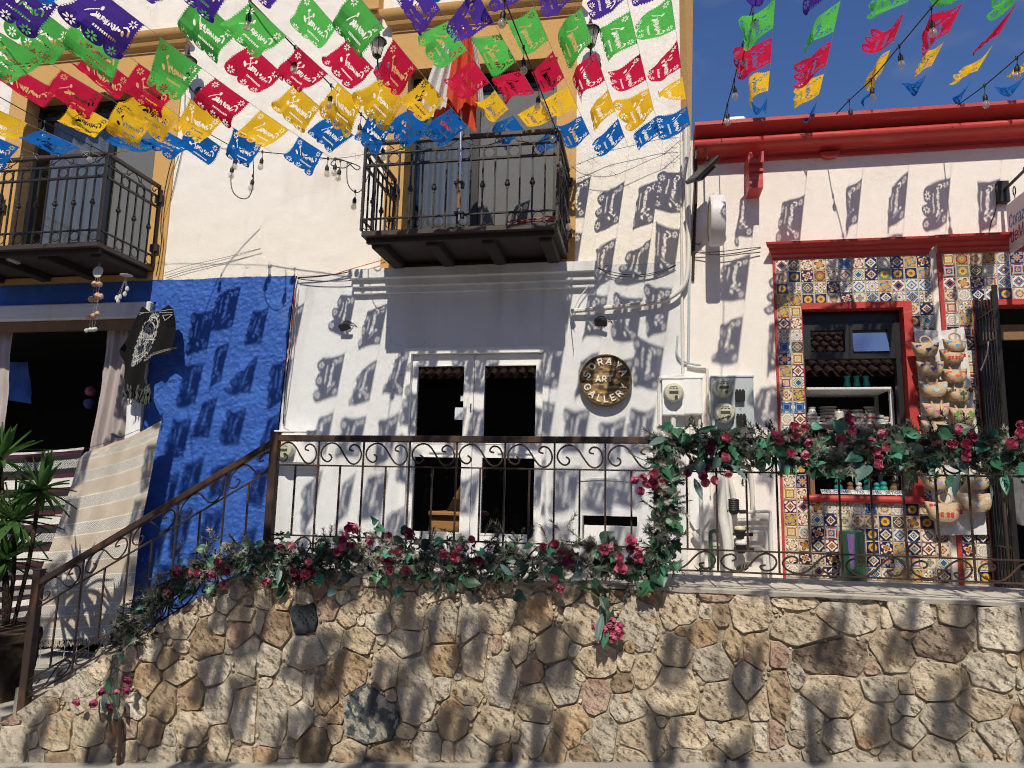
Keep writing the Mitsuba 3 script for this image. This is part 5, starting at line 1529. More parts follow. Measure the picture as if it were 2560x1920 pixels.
pipe('water_pipe', 'pvc_white', 0.016, [(1848, 1281, 6.9), (1900, 1279, 6.9), (1922, 1279, 6.9), (1926, 1290, 6.9), (1928, 1360, 6.9), (1932, 1430, 6.9)], 'upper white water pipe with a union, turning down beside the tiles')
pipe('water_pipe', 'pvc_white', 0.015, [(1843, 1300, 6.92), (1885, 1300, 6.92), (1924, 1300, 6.92)], 'second white water pipe running level below the upper one')
pipe('water_pipe', 'pvc_white', 0.015, [(1868, 1331, 6.9), (1908, 1330, 6.9), (1915, 1340, 6.9), (1917, 1380, 6.9), (1921, 1430, 6.9)], 'third white water pipe bending down from the middle water meter')
pipe('water_pipe', 'pvc_white', 0.014, [(1872, 1371, 6.9), (1905, 1373, 6.9), (1910, 1384, 6.9), (1912, 1430, 6.9)], 'lowest white water pipe bending down from the white-capped meter')
pipe('water_pipe', 'green_plastic', 0.018, [(1796, 1328, 6.9), (1780, 1328, 6.9), (1776, 1338, 6.9), (1778, 1380, 6.9), (1782, 1420, 6.9)], 'green water pipe bending down beside the rounded white panel')
for (u, v), cap, lab in (((1834, 1272), 'black_rubber', 'black ribbed water meter, topmost of three'), ((1850, 1330), 'sign_yellowed', 'water meter with a cream cap, the middle one of three'), ((1853, 1366), 'cloth_white', 'water meter with a white cap, lowest of three')):
    k = thing('water_meter', lab, 'water meter', 'water meters in front of the shop wall')
    c = at(u, v, 6.86)
    p = [(0, 0.06)] if cap != 'black_rubber' else [(0, 0.062)]
    if cap == 'black_rubber':
        pr = []
        for i in range(6):
            pr += [(0.048, -0.02 + i * 0.018), (0.052, -0.012 + i * 0.018), (0.048, -0.004 + i * 0.018)]
        MB().lathe([(0.0, -0.05), (0.03, -0.05), (0.05, -0.02)] + pr + [(0.0, 0.095)], c, 'z', 18).build('body', 'black_rubber', k)
    else:
        MB().lathe([(0.0, -0.06), (0.03, -0.06), (0.042, -0.03), (0.048, 0.0), (0.052, 0.005), (0.052, 0.018), (0.0, 0.02)], c, 'z', 18).build('body', 'black_rubber', k)
        MB().lathe([(0.047, 0.018), (0.050, 0.03), (0.042, 0.05), (0, 0.056)], c, 'z', 18).build('cap', cap, k)
    MB().tube([c + [-0.11, 0, -0.02], c + [0.11, 0, -0.02]], 0.015, 8).build('union', 'black_rubber', k)
a, b = at(1728, 1188, 6.95), at(1770, 1320, 6.95)
pl = Polygon([(a[0], b[2] + 0.07), (a[0], a[2]), (b[0], a[2]), (b[0], b[2] + 0.09), (b[0] - 0.05, b[2] + 0.02), (a[0] + 0.04, b[2])]).buffer(0.02)
solo(MB().prism(pl, 6.955, 6.985), 'rounded_panel', 'white_paint', 'rounded white panel screwed to the wall behind the garland corner', 'panel', smooth=False)
m = MB(); rw = random.Random(8)
for u in (1752, 1768, 1840, 1856):
    c = at(u, 1432, 6.7)
    for _ in range(9):
        d = np.array([rw.uniform(-.07, .07), rw.uniform(-.06, .02), rw.uniform(0.03, 0.10)])
        s = np.array([rw.uniform(-1, 1), rw.uniform(-1, 1), 0]) * 0.012
        m.add([c, c + d * .6 + s, c + d, c + d * .6 - s], [[0, 1, 2, 3]])
solo(m, 'weeds', 'leaf_mid', 'small green weeds sprouting at the foot of the shop wall', 'weeds', kind='stuff', smooth=False)

# cables on the facades
for pts, r, mt, lab, Y in (([(640 + 350 * .2893, 480 + 745 * .2893), (820, 689), (880, 672), (963, 648)], 0.005, 'cable_orange', 'orange-red cable rising from the blue wall edge to the middle balcony', 6.96),
                           ([(745, 697), (790, 702), (850, 703), (890, 700)], 0.005, 'black_rubber', 'lower black cable from the blue wall edge to the white cornice', 6.955),
                           ([(745, 694), (800, 690), (850, 684), (880, 678)], 0.006, 'black_rubber', 'upper black cable from the blue wall edge to the white cornice', 6.955),
                           ([(742, 690), (736, 720), (731, 800), (724, 880), (714, 960), (708, 1060)], 0.007, 'dark_wood', 'dark cable running down the edge of the blue wall', 6.965),
                           ([(739, 720), (733, 790), (725, 860), (707, 940)], 0.005, 'cable_orange', 'orange-red cable running down the edge of the blue wall', 6.95),
                           ([(746, 720), (740, 800), (732, 900), (716, 1020), (712, 1068), (786, 1075), (788, 1090)], 0.004, 'silver_sign', 'thin grey cable looping down to the meter box behind the railing', 6.985),
                           ([(962, 671), (1040, 672), (1100, 682), (1160, 686), (1240, 682), (1330, 672), (1400, 661)], 0.005, 'dark_wood', 'dark cable sagging under the middle balcony', 6.87),
                           ([(1490, 668), (1530, 680), (1590, 688), (1650, 678), (1690, 662)], 0.004, 'black_rubber', 'upper thin cable sagging between the white cornice and the corner', 6.96),
                           ([(1490, 668), (1535, 688), (1598, 692), (1655, 680), (1690, 663)], 0.004, 'black_rubber', 'lower thin cable sagging between the white cornice and the corner', 6.965),
                           ([(1486, 680), (1470, 715), (1452, 740), (1436, 770)], 0.006, 'silver_sign', 'grey cable dropping from the right end of the white cornice', 6.95),
                           ([(1424, 786), (1430, 840), (1434, 880)], 0.003, 'black_rubber', 'thin black cable hanging from the end of the sagging conduit', 6.97),
                           ([(411, 683), (470, 664), (560, 644), (651, 621)], 0.003, 'twine', 'upper thin wire crossing the cream wall above the blue one', 6.96),
                           ([(411, 690), (470, 672), (560, 649), (651, 622)], 0.0025, 'twine', 'lower thin wire crossing the cream wall above the blue one', 6.965),
                           ([(440, 372), (424, 420), (408, 500), (402, 570), (404, 600), (396, 660), (390, 690)], 0.006, 'black_rubber', 'black cable running down the tan surround beside the upper left balcony', 6.94),
                           ([(456, 372), (436, 460), (420, 520), (408, 560), (403, 575)], 0.004, 'dark_wood', 'thin dark cable beside the tan surround of the upper left window', 6.985),
                           ([(452, 180), (462, 230), (460, 300), (458, 370)], 0.003, 'black_rubber', 'thin black cable below the left wall lantern', 6.985),
                           ([(1735, 632), (1800, 629), (1860, 622), (1902, 618)], 0.004, 'dark_wood', 'dark cable from the conduits to the red window head', 6.96),
                           ([(1735, 630), (1790, 637), (1850, 631), (1902, 620)], 0.005, 'twine', 'sagging chain from the conduits to the red window head', 6.94)):
    pipe('cable', mt, r, pts, lab, 'cable', Y, n=6)
a = at(1750, 617, 6.97)
pts = [at(u, v, 6.2) for u, v in ((1268, 558), (1285, 553), (1300, 556), (1320, 550), (1345, 548), (1368, 544), (1390, 548), (1360, 556), (1330, 557), (1300, 560))]
pipe('orange_cord', 'cable_orange', 0.008, [(u, v, 6.2) for u, v in ((1268, 555), (1285, 551), (1300, 554), (1320, 549), (1345, 547), (1366, 541), (1388, 546), (1360, 553), (1330, 554), (1300, 557))], 'orange-red rope coiled on the floor edge of the middle balcony', 'rope')
k = thing('roof_box', 'white plastic box lying on the roof edge behind the red cornice', 'box')
a = at(1838, 300, 7.6)
MB().box(a + [-0.11, 0, -0.08], a + [0.11, 0.3, 0.05], bevel=0.02).build('case', 'white_paint', k, smooth=False)

# ================================================================ garlands of silk roses
def petal(w, h, curve, lean, rot):
    u, v = np.meshgrid(np.linspace(-1, 1, 5), np.linspace(0, 1, 5), indexing='ij')
    wid = w * np.sin(np.clip(v * 0.9 + 0.12, 0, 1) * math.pi) ** 0.6
    ang_ = u * wid
    rad = curve * (0.55 + 0.55 * np.sin(np.clip(v, 0, 1) * 2.2)) + lean * v * v
    x, y, z = rad * np.cos(ang_), rad * np.sin(ang_), h * v + 0.004 * u * u
    c, s = math.cos(rot), math.sin(rot)
    P = np.stack([x * c - y * s, x * s + y * c, z], -1).reshape(-1, 3)
    i = np.arange(25).reshape(5, 5)
    f = np.stack([i[:-1, :-1].ravel(), i[1:, :-1].ravel(), i[1:, 1:].ravel(), i[:-1, 1:].ravel()], 1)
    return P, f


def rose_mesh(open_, seed):
    r = random.Random(seed); m = MB()
    for ring, (n, c, h, lean, w) in enumerate(((3, 0.010, 0.052, 0.002, 1.3), (4, 0.018, 0.055, 0.006 + 0.008 * open_, 1.0), (5, 0.026, 0.052, 0.003 + 0.018 * open_, 0.85), (4, 0.030, 0.042, 0.002 + 0.03 * open_, 0.8))):
        for j in range(n):
            P, f = petal(w * r.uniform(.9, 1.1), h * r.uniform(.92, 1.08), c, lean * r.uniform(.6, 1.3), j * 6.283 / n + ring * 0.7 + r.uniform(-.2, .2))
            m.add(P, f)
    v, f, _ = m.arrays()
    v[:, 2] -= 0.025
    return v, f


ROSES = [[mikit.ply(rose_mesh(o, s), b, smooth=True) for s, o in ((1, 0.1), (2, 0.55), (3, 1.0))] for b in ('rose_pink', 'rose_deep', 'rose_light')]
SEPAL = mikit.ply(MB().lathe([(0, -0.03), (0.010, -0.03), (0.018, -0.016), (0.022, -0.006), (0.02, 0.0)], n=8).arrays()[:2], 'stem_green', smooth=40)


def leaf_mesh(kind):
    if kind == 'heart':
        o = [(0, 0), (0.12, -0.08), (0.30, -0.02), (0.42, 0.16), (0.40, 0.36), (0.28, 0.58), (0.12, 0.80), (0, 1.0)]
    elif kind == 'ivy':
        o = [(0, 0), (0.2, -0.10), (0.45, 0.05), (0.30, 0.22), (0.52, 0.42), (0.26, 0.52), (0.18, 0.75), (0, 1.05)]
    else:
        o = [(0, 0), (0.08, 0.15), (0.15, 0.4), (0.16, 0.62), (0.11, 0.85), (0, 1.1)]
    o = np.array(o); n = len(o)
    mid = np.stack([np.zeros(n), np.linspace(0, o[-1, 1], n)], 1)
    V = []
    for s in (1, -1):
        e = np.stack([s * o[:, 0], o[:, 1], 0.10 * np.abs(o[:, 0]) * 2 - 0.25 * o[:, 1] ** 2 * 0.6], 1)
        h = np.stack([s * o[:, 0] * 0.5, (o[:, 1] + mid[:, 1]) / 2, 0.13 * np.abs(o[:, 0]) - 0.15 * o[:, 1] ** 2], 1)
        V += [e, h]
    c = np.stack([mid[:, 0], mid[:, 1], -0.25 * mid[:, 1] ** 2 * 0.6 - 0.02], 1)
    V.append(c)
    v = np.vstack(V); f = []
    q = np.arange(n - 1)
    for e, h, s in ((0, 1, 1), (2, 3, -1)):
        a, b, d = e * n, h * n, 4 * n
        f += [np.stack([a + q, a + q + 1, b + q + 1, b + q], 1)[:, ::s], np.stack([b + q, b + q + 1, d + q + 1, d + q], 1)[:, ::s]]
    f = np.vstack(f)
    return v, np.vstack([f[:, [0, 1, 2]], f[:, [0, 2, 3]]])


LEAF = {(k, b): mikit.ply(leaf_mesh(k), b, smooth=True) for k in ('heart', 'ivy', 'blade') for b in ('leaf_dark', 'leaf_mid', 'leaf_teal', 'leaf_grey')}
rg = random.Random(21)


def face(p, nrm, tip, s):
    """A frame at p whose y axis points to the tip and z axis along the normal."""
    nrm = np.asarray(nrm, float); nrm /= np.linalg.norm(nrm)
    tip = np.asarray(tip, float); tip = tip - nrm * (nrm @ tip); tip /= np.linalg.norm(tip)
    m = np.eye(4); m[:3, 0], m[:3, 1], m[:3, 2], m[:3, 3] = np.cross(tip, nrm) * s, tip * s, nrm * s, p
    return m


def put_rose(k, p, dirn=None, scale=1.0):
    d = np.array(dirn if dirn is not None else [rg.gauss(0, .5), -1.0, rg.gauss(0.15, .5)], float)
    d /= np.linalg.norm(d)
    x = np.cross(d, [0.3, 0.2, 1.0]); x /= np.linalg.norm(x)
    m = np.eye(4); s = scale * 0.82 * rg.uniform(0.85, 1.12)
    m[:3, 0], m[:3, 1], m[:3, 2], m[:3, 3] = x * s, np.cross(d, x) * s, d * s, p
    c = rg.choices([0, 1, 2], [0.55, 0.25, 0.2])[0]
    place('rose', ROSES[c][rg.choices([0, 1, 2], [0.55, 0.35, 0.1])[0]], m, k)
    place('sepal', SEPAL, m, k)


def put_leaf(k, p, kind=None, s=None, down=0.5, out=1.0, col=None):
    kind = kind or rg.choices(['heart', 'ivy', 'blade'], [0.62, 0.2, 0.18])[0]
    col = col or rg.choices(['leaf_dark', 'leaf_mid', 'leaf_teal', 'leaf_grey'], [0.44, 0.3, 0.17, 0.09] if kind != 'blade' else [0.25, 0.1, 0.25, 0.4])[0]
    s = s or (rg.uniform(0.062, 0.108) if kind != 'blade' else rg.uniform(0.11, 0.17))
    n = [rg.gauss(0, .55), -out, rg.gauss(0.45, .5)]
    t = [rg.gauss(0, .8), rg.gauss(-0.3, .3), -down + rg.gauss(0, .6)]
    place('leaf', LEAF[kind, col], face(p, n, t, s), k)


def tuft(m, p, L, n, rr):
    """A sprig of short needles on a stalk."""
    d = np.array([rr.gauss(0, 1), rr.gauss(-0.5, .7), rr.gauss(0.1, .8)]); d /= np.linalg.norm(d)
    a = np.cross(d, [0.1, 0.3, 1]); a /= np.linalg.norm(a); b = np.cross(d, a)
    m.tube([p, p + d * L], 0.0022, 3, cap=False)
    for _ in range(n):
        t = rr.uniform(0.15, 1.0); q = p + d * L * t
        ph = rr.uniform(0, 6.283)
        o = (a * math.cos(ph) + b * math.sin(ph)) * 0.85 + d * 0.6
        o *= L * rr.uniform(0.2, 0.36) / np.linalg.norm(o)
        w = np.cross(o, d); w *= 0.0042 / max(np.linalg.norm(w), 1e-9)
        m.add([q - w, q + w, q + o], [[0, 1, 2]])


RZ = {1: [(1545, 1600), (1640, 1640), (1700, 1640), (1835, 1640), (1880, 1550), (1960, 1620), (1515, 1645)],
      2: [(210, 1420), (315, 1400), (460, 1540), (325, 1630), (480, 1615), (430, 1650), (800, 1250), (850, 1235), (780, 1310), (755, 1350), (830, 1400), (745, 1410), (700, 1455), (980, 1355), (1150, 1315), (1325, 1290), (1110, 1495), (1170, 1480), (1225, 1455), (1140, 1540), (1150, 1610), (1300, 1610), (1860, 1345), (1755, 1420), (1720, 1495), (1610, 1460), (1925, 1530)],
      3: [(260, 1410), (370, 1390), (420, 1445), (490, 1450), (480, 1520), (800, 1430), (850, 1410), (1025, 1355), (1030, 1425), (1095, 1430), (1090, 1500), (935, 1510), (940, 1595), (1060, 825), (1140, 805), (1230, 785), (1300, 830), (1170, 870), (1220, 865), (1105, 930), (1855, 470), (1715, 530), (1705, 575), (1840, 640), (1680, 730), (1525, 770), (1645, 790), (1665, 850), (1740, 830), (1870, 775)],
      4: [(65, 450), (100, 500), (225, 370), (315, 375), (240, 460), (350, 505), (200, 605), (320, 610), (695, 305), (725, 410), (620, 475), (890, 490), (980, 425), (1020, 560), (935, 585), (955, 635), (945, 700), (1640, 395), (1455, 490), (1590, 515), (1760, 460), (1715, 525), (1705, 600), (1700, 640), (2185, 350), (2100, 525), (2190, 440)]}
EXTRA = {'low': [(418, 1479), (360 * .2893 + 1280, 1440 + 30 * .2893), (415 * .2893 + 1280, 1440 + 105 * .2893), (105 * .2893 + 640, 1440 + 45 * .2893), (350 * .2893 + 640, 1446), (560, 1461)]}
GY = 5.0
G_LOW = thing('rose_garland', 'lower garland of pink silk roses and leaves along the foot of the railing', 'garland', 'silk rose garlands on the railing')
G_TOP = thing('rose_garland', 'upper garland of pink silk roses and leaves along the handrail on the right', 'garland', 'silk rose garlands on the railing')
for col, rows in RZ.items():
    for zx, zy in rows:
        u, v = 640 * (col - 1) + zx * .28933, 960 + zy * .28933
        top = (u > 1655 and v < 1260)
        put_rose(G_TOP if top else G_LOW, at(u, v, GY - 0.10 + rg.uniform(-.03, .03)))
for u, v in EXTRA['low']:
    put_rose(G_LOW, at(u, v, GY - 0.08))
# leaves and sprigs along the two paths
LOWPATH = spline([at(u, v, 5.03) for u, v in ((290, 1605), (360, 1545), (440, 1470), (520, 1415), (600, 1395), (700, 1405), (800, 1400), (900, 1385), (1000, 1400), (1100, 1400), (1200, 1410), (1300, 1400), (1400, 1395), (1500, 1400), (1580, 1410), (1640, 1400), (1662, 1330), (1668, 1260), (1664, 1200), (1655, 1140))], 10)
TOPPATH = spline([at(u, v, 5.03) for u, v in ((1650, 1130), (1700, 1112), (1780, 1118), (1880, 1128), (1980, 1120), (2080, 1128), (2180, 1118), (2280, 1128), (2380, 1124), (2480, 1130), (2580, 1118), (2680, 1124))], 10)
pd_low, pp_low, pd_top, pp_top = MB(), MB(), MB(), MB()
for key, path, md, mp, nl, spread in ((G_LOW, LOWPATH, pd_low, pp_low, 275, 0.095), (G_TOP, TOPPATH, pd_top, pp_top, 215, 0.088)):
    MB().tube(path, 0.012, 6).build('stem', 'twine', key)
    L = np.concatenate([[0], np.cumsum(np.linalg.norm(np.diff(path, axis=0), axis=1))])

    def along(t):
        return np.array([np.interp(t, L, path[:, q]) for q in range(3)])
    for i in range(nl):
        t = rg.random() * L[-1]
        cl = 0.5 + 0.5 * math.sin(t * 7.3 + 1)
        if key == G_LOW and t < 0.55 and rg.random() < 0.8:
            continue
        if rg.random() > 0.45 + 0.55 * cl:
            t = min(L[-1], t + rg.uniform(0, 0.12))
        p = along(t) + np.array([rg.gauss(0, .03), -abs(rg.gauss(0.05, .035)), rg.gauss(-0.01, spread * 0.8)])
        if key == G_LOW and t > L[-1] - 0.95:
            put_leaf(key, p + [rg.gauss(0.02, .03), 0, 0], kind=rg.choice(['heart', 'heart', 'ivy']), down=1.0, col=rg.choice(['leaf_mid', 'leaf_mid', 'leaf_dark', 'leaf_teal']))
        else:
            put_leaf(key, p)
    nt = int(L[-1] * 270)
    for i in range(nt):
        t = rg.random() * L[-1]
        p = along(t) + np.array([rg.gauss(0, .03), rg.gauss(-0.005, .045), rg.gauss(0, spread * 0.72)])
        pale = math.sin(t * 5.1 + 2.0) + rg.gauss(0, .6) > 0.55
        tuft(mp if pale else md, p, rg.uniform(0.07, 0.15), 42, rg)
pd_low.build('pine_sprigs', 'pine_dark', G_LOW, kind='stuff', smooth=False); pp_low.build('pale_sprigs', 'pine_pale', G_LOW, kind='stuff', smooth=False)
pd_top.build('pine_sprigs', 'pine_dark', G_TOP, kind='stuff', smooth=False); pp_top.build('pale_sprigs', 'pine_pale', G_TOP, kind='stuff', smooth=False)
for u, v, s, kd, cl in ((1678, 1060, .085, 'heart', 'leaf_teal'), (1692, 1072, .085, 'heart', 'leaf_mid'), (1706, 1090, .10, 'heart', 'leaf_teal'), (930, 1300, .09, 'heart', 'leaf_teal'), (940, 1318, .09, 'heart', 'leaf_mid'), (1003, 1325, .09, 'heart', 'leaf_dark'), (1018, 1330, .09, 'heart', 'leaf_mid'), (2110, 1075, .10, 'heart', 'leaf_teal'), (2150, 1140, .11, 'heart', 'leaf_teal'), (2165, 1165, .14, 'heart', 'leaf_grey'), (2140, 1180, .11, 'heart', 'leaf_dark'), (2235, 1095, .16, 'ivy', 'leaf_dark'), (2255, 1120, .16, 'ivy', 'leaf_teal'), (2290, 1110, .13, 'heart', 'leaf_grey'), (2385, 1140, .13, 'blade', 'leaf_grey'), (2400, 1180, .15, 'blade', 'leaf_grey'), (2010, 1150, .15, 'blade', 'leaf_grey'), (2035, 1160, .13, 'blade', 'leaf_grey'), (1760, 1160, .15, 'blade', 'leaf_grey'), (1735, 1195, .15, 'blade', 'leaf_grey'), (2545, 1165, .10, 'heart', 'leaf_teal'), (2460, 1115, .10, 'heart', 'leaf_teal')):
    put_leaf(G_TOP if u > 1600 else G_LOW, at(u, v, 4.93), kd, s, col=cl)
for k_, pts in ((G_TOP, ((1690, 1105), (1770, 1080))), (G_LOW, ((1640, 1165), (1574, 1133)))):
    MB().tube(spline([at(u, v, 4.98) for u, v in pts] + [at(pts[-1][0] + 6, pts[-1][1] - 8, 4.98)], 4), 0.003, 5).build('twig', 'stem_green', k_)

for lab, stem, roses, leaves in (
    ('small bunch of pink silk roses hanging upside down against the middle of the stone wall', ((1448, 1468), (1490, 1490), (1515, 1520), (1520, 1550)), [(875, 385), (850, 440), (935, 430), (920, 490), (725, 440), (875, 530), (800, 465), (905, 460)], [(1503, 1520, .17, 'leaf_grey'), (1532, 1535, .16, 'leaf_dark'), (1506, 1545, .17, 'leaf_grey'), (1518, 1570, .15, 'leaf_teal'), (1500, 1500, .10, 'leaf_dark')]),
    ('bunch of pink silk roses hanging low on the left end of the stone wall', ((282, 1640), (276, 1690), (272, 1720)), [(1105, 900), (1095, 980), (1010, 1005), (885, 1000), (665, 1085), (810, 1095), (950, 1130)], [(285, 1725, .15, 'leaf_dark'), (300, 1740, .14, 'leaf_dark'), (262, 1740, .14, 'leaf_grey'), (250, 1760, .14, 'leaf_dark'), (282, 1770, .13, 'leaf_dark'), (270, 1705, .11, 'leaf_mid')])):
    k = thing('rose_bunch', lab, 'silk flowers', 'bunches of silk roses on the stone wall')
    o = 1280 if roses[0][1] < 600 else 0
    Yb = 4.93
    S0 = [at(u, v, Yb + 0.02) for u, v in stem]
    MB().tube(spline(S0, 5), 0.006, 6).build('stem', 'stem_green', k)
    for zx, zy in roses:
        p = at(o + zx * .28933, 1440 + zy * .28933, Yb - 0.02)
        put_rose(k, p, [rg.gauss(0, .4), -0.8, -0.5])
        MB().tube(spline([S0[-2], (S0[-1] + p) / 2 + [0, -.01, 0.01], p + [0, .01, .02]], 4), 0.0025, 5).build('stalk', 'stem_green', k)
    for u, v, s, c in leaves:
        place('leaf', LEAF['blade', c], face(at(u, v - 12, Yb - 0.02), [rg.gauss(0, .3), -1, rg.gauss(0.2, .2)], [rg.gauss(0, .25), 0, -1], s), k)

# ================================================================ the shop on the left: curtains, cloths, plant
def cloth_from_rows(rows, nu, nv, Y, fold, freq, ph, sag=0.0):
    """rows: (v of the left edge..., as pixel pairs) left and right outline from top to bottom."""
    Lq = np.array([at(*r[0], Y) for r in rows]); Rq = np.array([at(*r[1], Y) for r in rows])
    tt = np.linspace(0, 1, len(rows))

    def fn(a, b):
        l = np.stack([np.interp(b, tt, Lq[:, q]) for q in range(3)], 1)
        r = np.stack([np.interp(b, tt, Rq[:, q]) for q in range(3)], 1)
        p = l + (r - l) * a[:, None]
        w = fold * (0.35 + 0.65 * b)
        p[:, 1] += w * (np.sin(a * freq + ph + 0.8 * np.sin(b * 3)) * 0.7 + 0.5 * np.sin(a * freq * 2.3 + 2 * ph + 2 * b))
        p[:, 1] += 0.026 * (meshkit.fbm(np.stack([a * 5, b * 7, 0 * a + ph], 1), 3, 4) - 0.5) * 2
        p[:, 2] -= sag * np.sin(a * math.pi) * (1 - b)
        return p
    return grid_uv(nu, nv, fn)


for rows, ph, lab in (([((270, 798), (352, 800)), ((258, 900), (346, 905)), ((240, 1010), (330, 1010)), ((214, 1150), (318, 1120))], 0.4, 'mauve grey curtain gathered at the right side of the shop opening'),
                      ([((-60, 808), (30, 812)), ((-60, 960), (22, 960)), ((-60, 1120), (6, 1120)), ((-60, 1300), (-6, 1300))], 1.9, 'mauve grey curtain at the left edge of the shop opening')):
    k = thing('curtain', lab, 'curtain', 'curtains of the shop opening')
    v, f, t = cloth_from_rows(rows, 70, 30, 7.12, 0.045, 15 if ph < 1 else 13, ph)
    MB().add(v, f).build('cloth', 'curtain_mauve', k, smooth=True)
k = thing('curtain_rod', 'old wooden curtain rod under the lintel of the shop opening', 'curtain rod')
a, b = at(14, 824, 7.1), at(300, 812, 7.1)
MB().tube([[-7.8, 7.1, a[2]], [-6.4, 7.1, (a[2] + b[2]) / 2], [b[0] + 0.25, 7.1, b[2]]], 0.022, 10).build('pole', 'old_wood', k)
for x in (-7.3, -5.85, -5.75):
    th = np.arange(14) * 2 * math.pi / 14
    MB().tube(np.stack([np.full(14, x), 7.1 + 0.035 * np.cos(th), a[2] + 0.035 * np.sin(th)], 1), 0.006, 6, closed=True).build('ring', 'dark_iron', k)
# dim goods in the shop
k = thing('hanging_rug', 'dim blue patterned rug hanging inside the dark shop opening on the left', 'rug')
v, f, t = cloth_from_rows([((20, 905), (72, 905)), ((18, 1000), (80, 1010))], 12, 8, 8.0, 0.01, 5, 0.2)
MB().add(v, f, t).build('cloth', 'blue_stucco', k, smooth=True)
k = thing('hanging_toy', 'dim pink and blue soft toy hanging inside the dark shop opening', 'toy')
c = at(226, 985, 7.9)
MB().lathe([(0, 0.10), (0.05, 0.08), (0.07, 0.03), (0.05, -0.01), (0, -0.03)], c, 'z', 12).build('body', 'rose_pink', k)
MB().lathe([(0, 0.04), (0.06, 0.02), (0.07, -0.03), (0.04, -0.08), (0, -0.09)], c + [0, 0, -0.10], 'z', 12).build('skirt', 'sign_blue', k)

k = thing('beige_blanket', 'beige woven blanket with white diamond bands pinned up slantwise in front of the blue wall', 'blanket')
rows = [((212, 1130), (405, 1051)), ((196, 1150), (398, 1090)), ((180, 1200), (388, 1140)), ((160, 1262), (376, 1210)), ((140, 1320), (362, 1280)), ((118, 1380), (350, 1350)), ((98, 1430), (340, 1420)), ((82, 1500), (332, 1490)), ((74, 1555), (325, 1540)), ((76, 1604), (316, 1590))]
v, f, t = cloth_from_rows(rows, 80, 110, 6.72, 0.03, 10, 0.7, 0.035)
MB().add(v, f, t).build('cloth', 'blanket_beige', k, smooth=True, uv=True)
bot = v.reshape(80, 110, 3)[:, -1]
m = MB(); rf = random.Random(3)
for i in range(78):
    p = bot[i] * (1 - 0.5) + bot[min(i + 1, 79)] * 0.5
    for _ in range(2):
        m.tube([p, p + [rf.uniform(-.01, .01), rf.uniform(-.01, .01), -0.03], p + [rf.uniform(-.018, .018), rf.uniform(-.012, .012), -rf.uniform(0.05, 0.075)]], 0.0028, 4)
m.build('fringe', 'fringe', k, kind='stuff')
k = thing('maroon_blanket', 'white blanket with maroon and black stripes hung left of the beige blanket', 'blanket')
rows = [((-80, 1135), (208, 1118)), ((-80, 1270), (165, 1270)), ((-80, 1420), (110, 1420)), ((-80, 1520), (86, 1500)), ((-80, 1620), (34, 1602))]
v, f, t = cloth_from_rows(rows, 60, 90, 6.82, 0.015, 8, 1.4, 0.02)
MB().add(v, f, t).build('cloth', 'blanket_maroon', k, smooth=True, uv=True)
k = thing('clothes_line', 'thin metal line and pegs across the shop opening holding the blankets', 'line')
MB().tube([at(-40, 1126, 6.80), at(120, 1124, 6.80), at(215, 1122, 6.80), at(290, 1098, 6.76), at(405, 1050, 6.72)], 0.003, 5).build('wire', 'dark_iron', k)
m = MB()
for i in range(4):
    p = at(282 + i * 5, 1085 + i * 3, 6.74)
    m.box(p + [-0.03, -0.01, -0.005], p + [0.03, 0.01, 0.005], bevel=0.003)
m.build('clip', 'black_metal', k, smooth=False)

# poncho
k = thing('black_poncho', 'black poncho with a white woven medallion hung at the end of the shop lintel', 'poncho')
B = lambda x, y: (x * .28933, 480 + y * .28933)  # noqa: E731
out = [B(*q) for q in ((1225, 985), (1262, 1010), (1320, 1055), (1390, 1015), (1460, 975), (1498, 1008), (1512, 1160), (1528, 1372), (1430, 1395), (1320, 1428), (1245, 1490), (1240, 1600), (1290, 1690), (1300, 1800), (1262, 1838), (1200, 1820), (1150, 1800), (1070, 1770), (1072, 1690), (1055, 1600), (1075, 1470), (1040, 1370), (1075, 1330), (1130, 1220), (1180, 1090))]
Yp = 6.78
W3 = np.array([at(u, v, Yp) for u, v in out])
pg = Polygon(W3[:, [0, 2]]).buffer(0)
ctr = np.array(at(348, 850, Yp))[[0, 2]]
m = MB(); bx = pg.bounds; N = 20
xs_, zs_ = np.linspace(bx[0] - .001, bx[2] + .001, N), np.linspace(bx[1] - .001, bx[3] + .001, N + 8)
for i in range(N - 1):
    for j in range(N + 7):
        c = shapely.clip_by_rect(pg, xs_[i], zs_[j], xs_[i + 1], zs_[j + 1])
        for gp in getattr(c, 'geoms', [c]):
            if gp.geom_type != 'Polygon' or gp.area < 1e-7:
                continue
            vv, ff = trimesh.creation.triangulate_polygon(gp, engine='earcut')
            x, z = vv[:, 0] - ctr[0], vv[:, 1] - ctr[1]
            s = x + (0.25 - z) * 0.22
            yy = Yp + 0.028 * np.cos(s * 30) * np.clip(0.9 - (z + 0.1) * 1.4, 0.15, 1) + 0.004 * np.sin(s * 60 + z * 9)
            m.add(np.stack([vv[:, 0], yy, vv[:, 1]], 1), ff, np.stack([x, z + 0.1], 1))
vA, fA, tA = m.arrays()
tm = trimesh.Trimesh(vA, fA, process=False); tm.merge_vertices(merge_tex=True, merge_norm=True)
x, z = tm.vertices[:, 0] - ctr[0], tm.vertices[:, 2] - ctr[1]
MB().add(tm.vertices, tm.faces, np.stack([x, z + 0.1], 1)).build('cloth', 'poncho_wool', k, smooth=True, uv=True)
m = MB()
bl = [B(*q) for q in ((1528, 1372), (1430, 1395), (1320, 1428), (1245, 1488))]
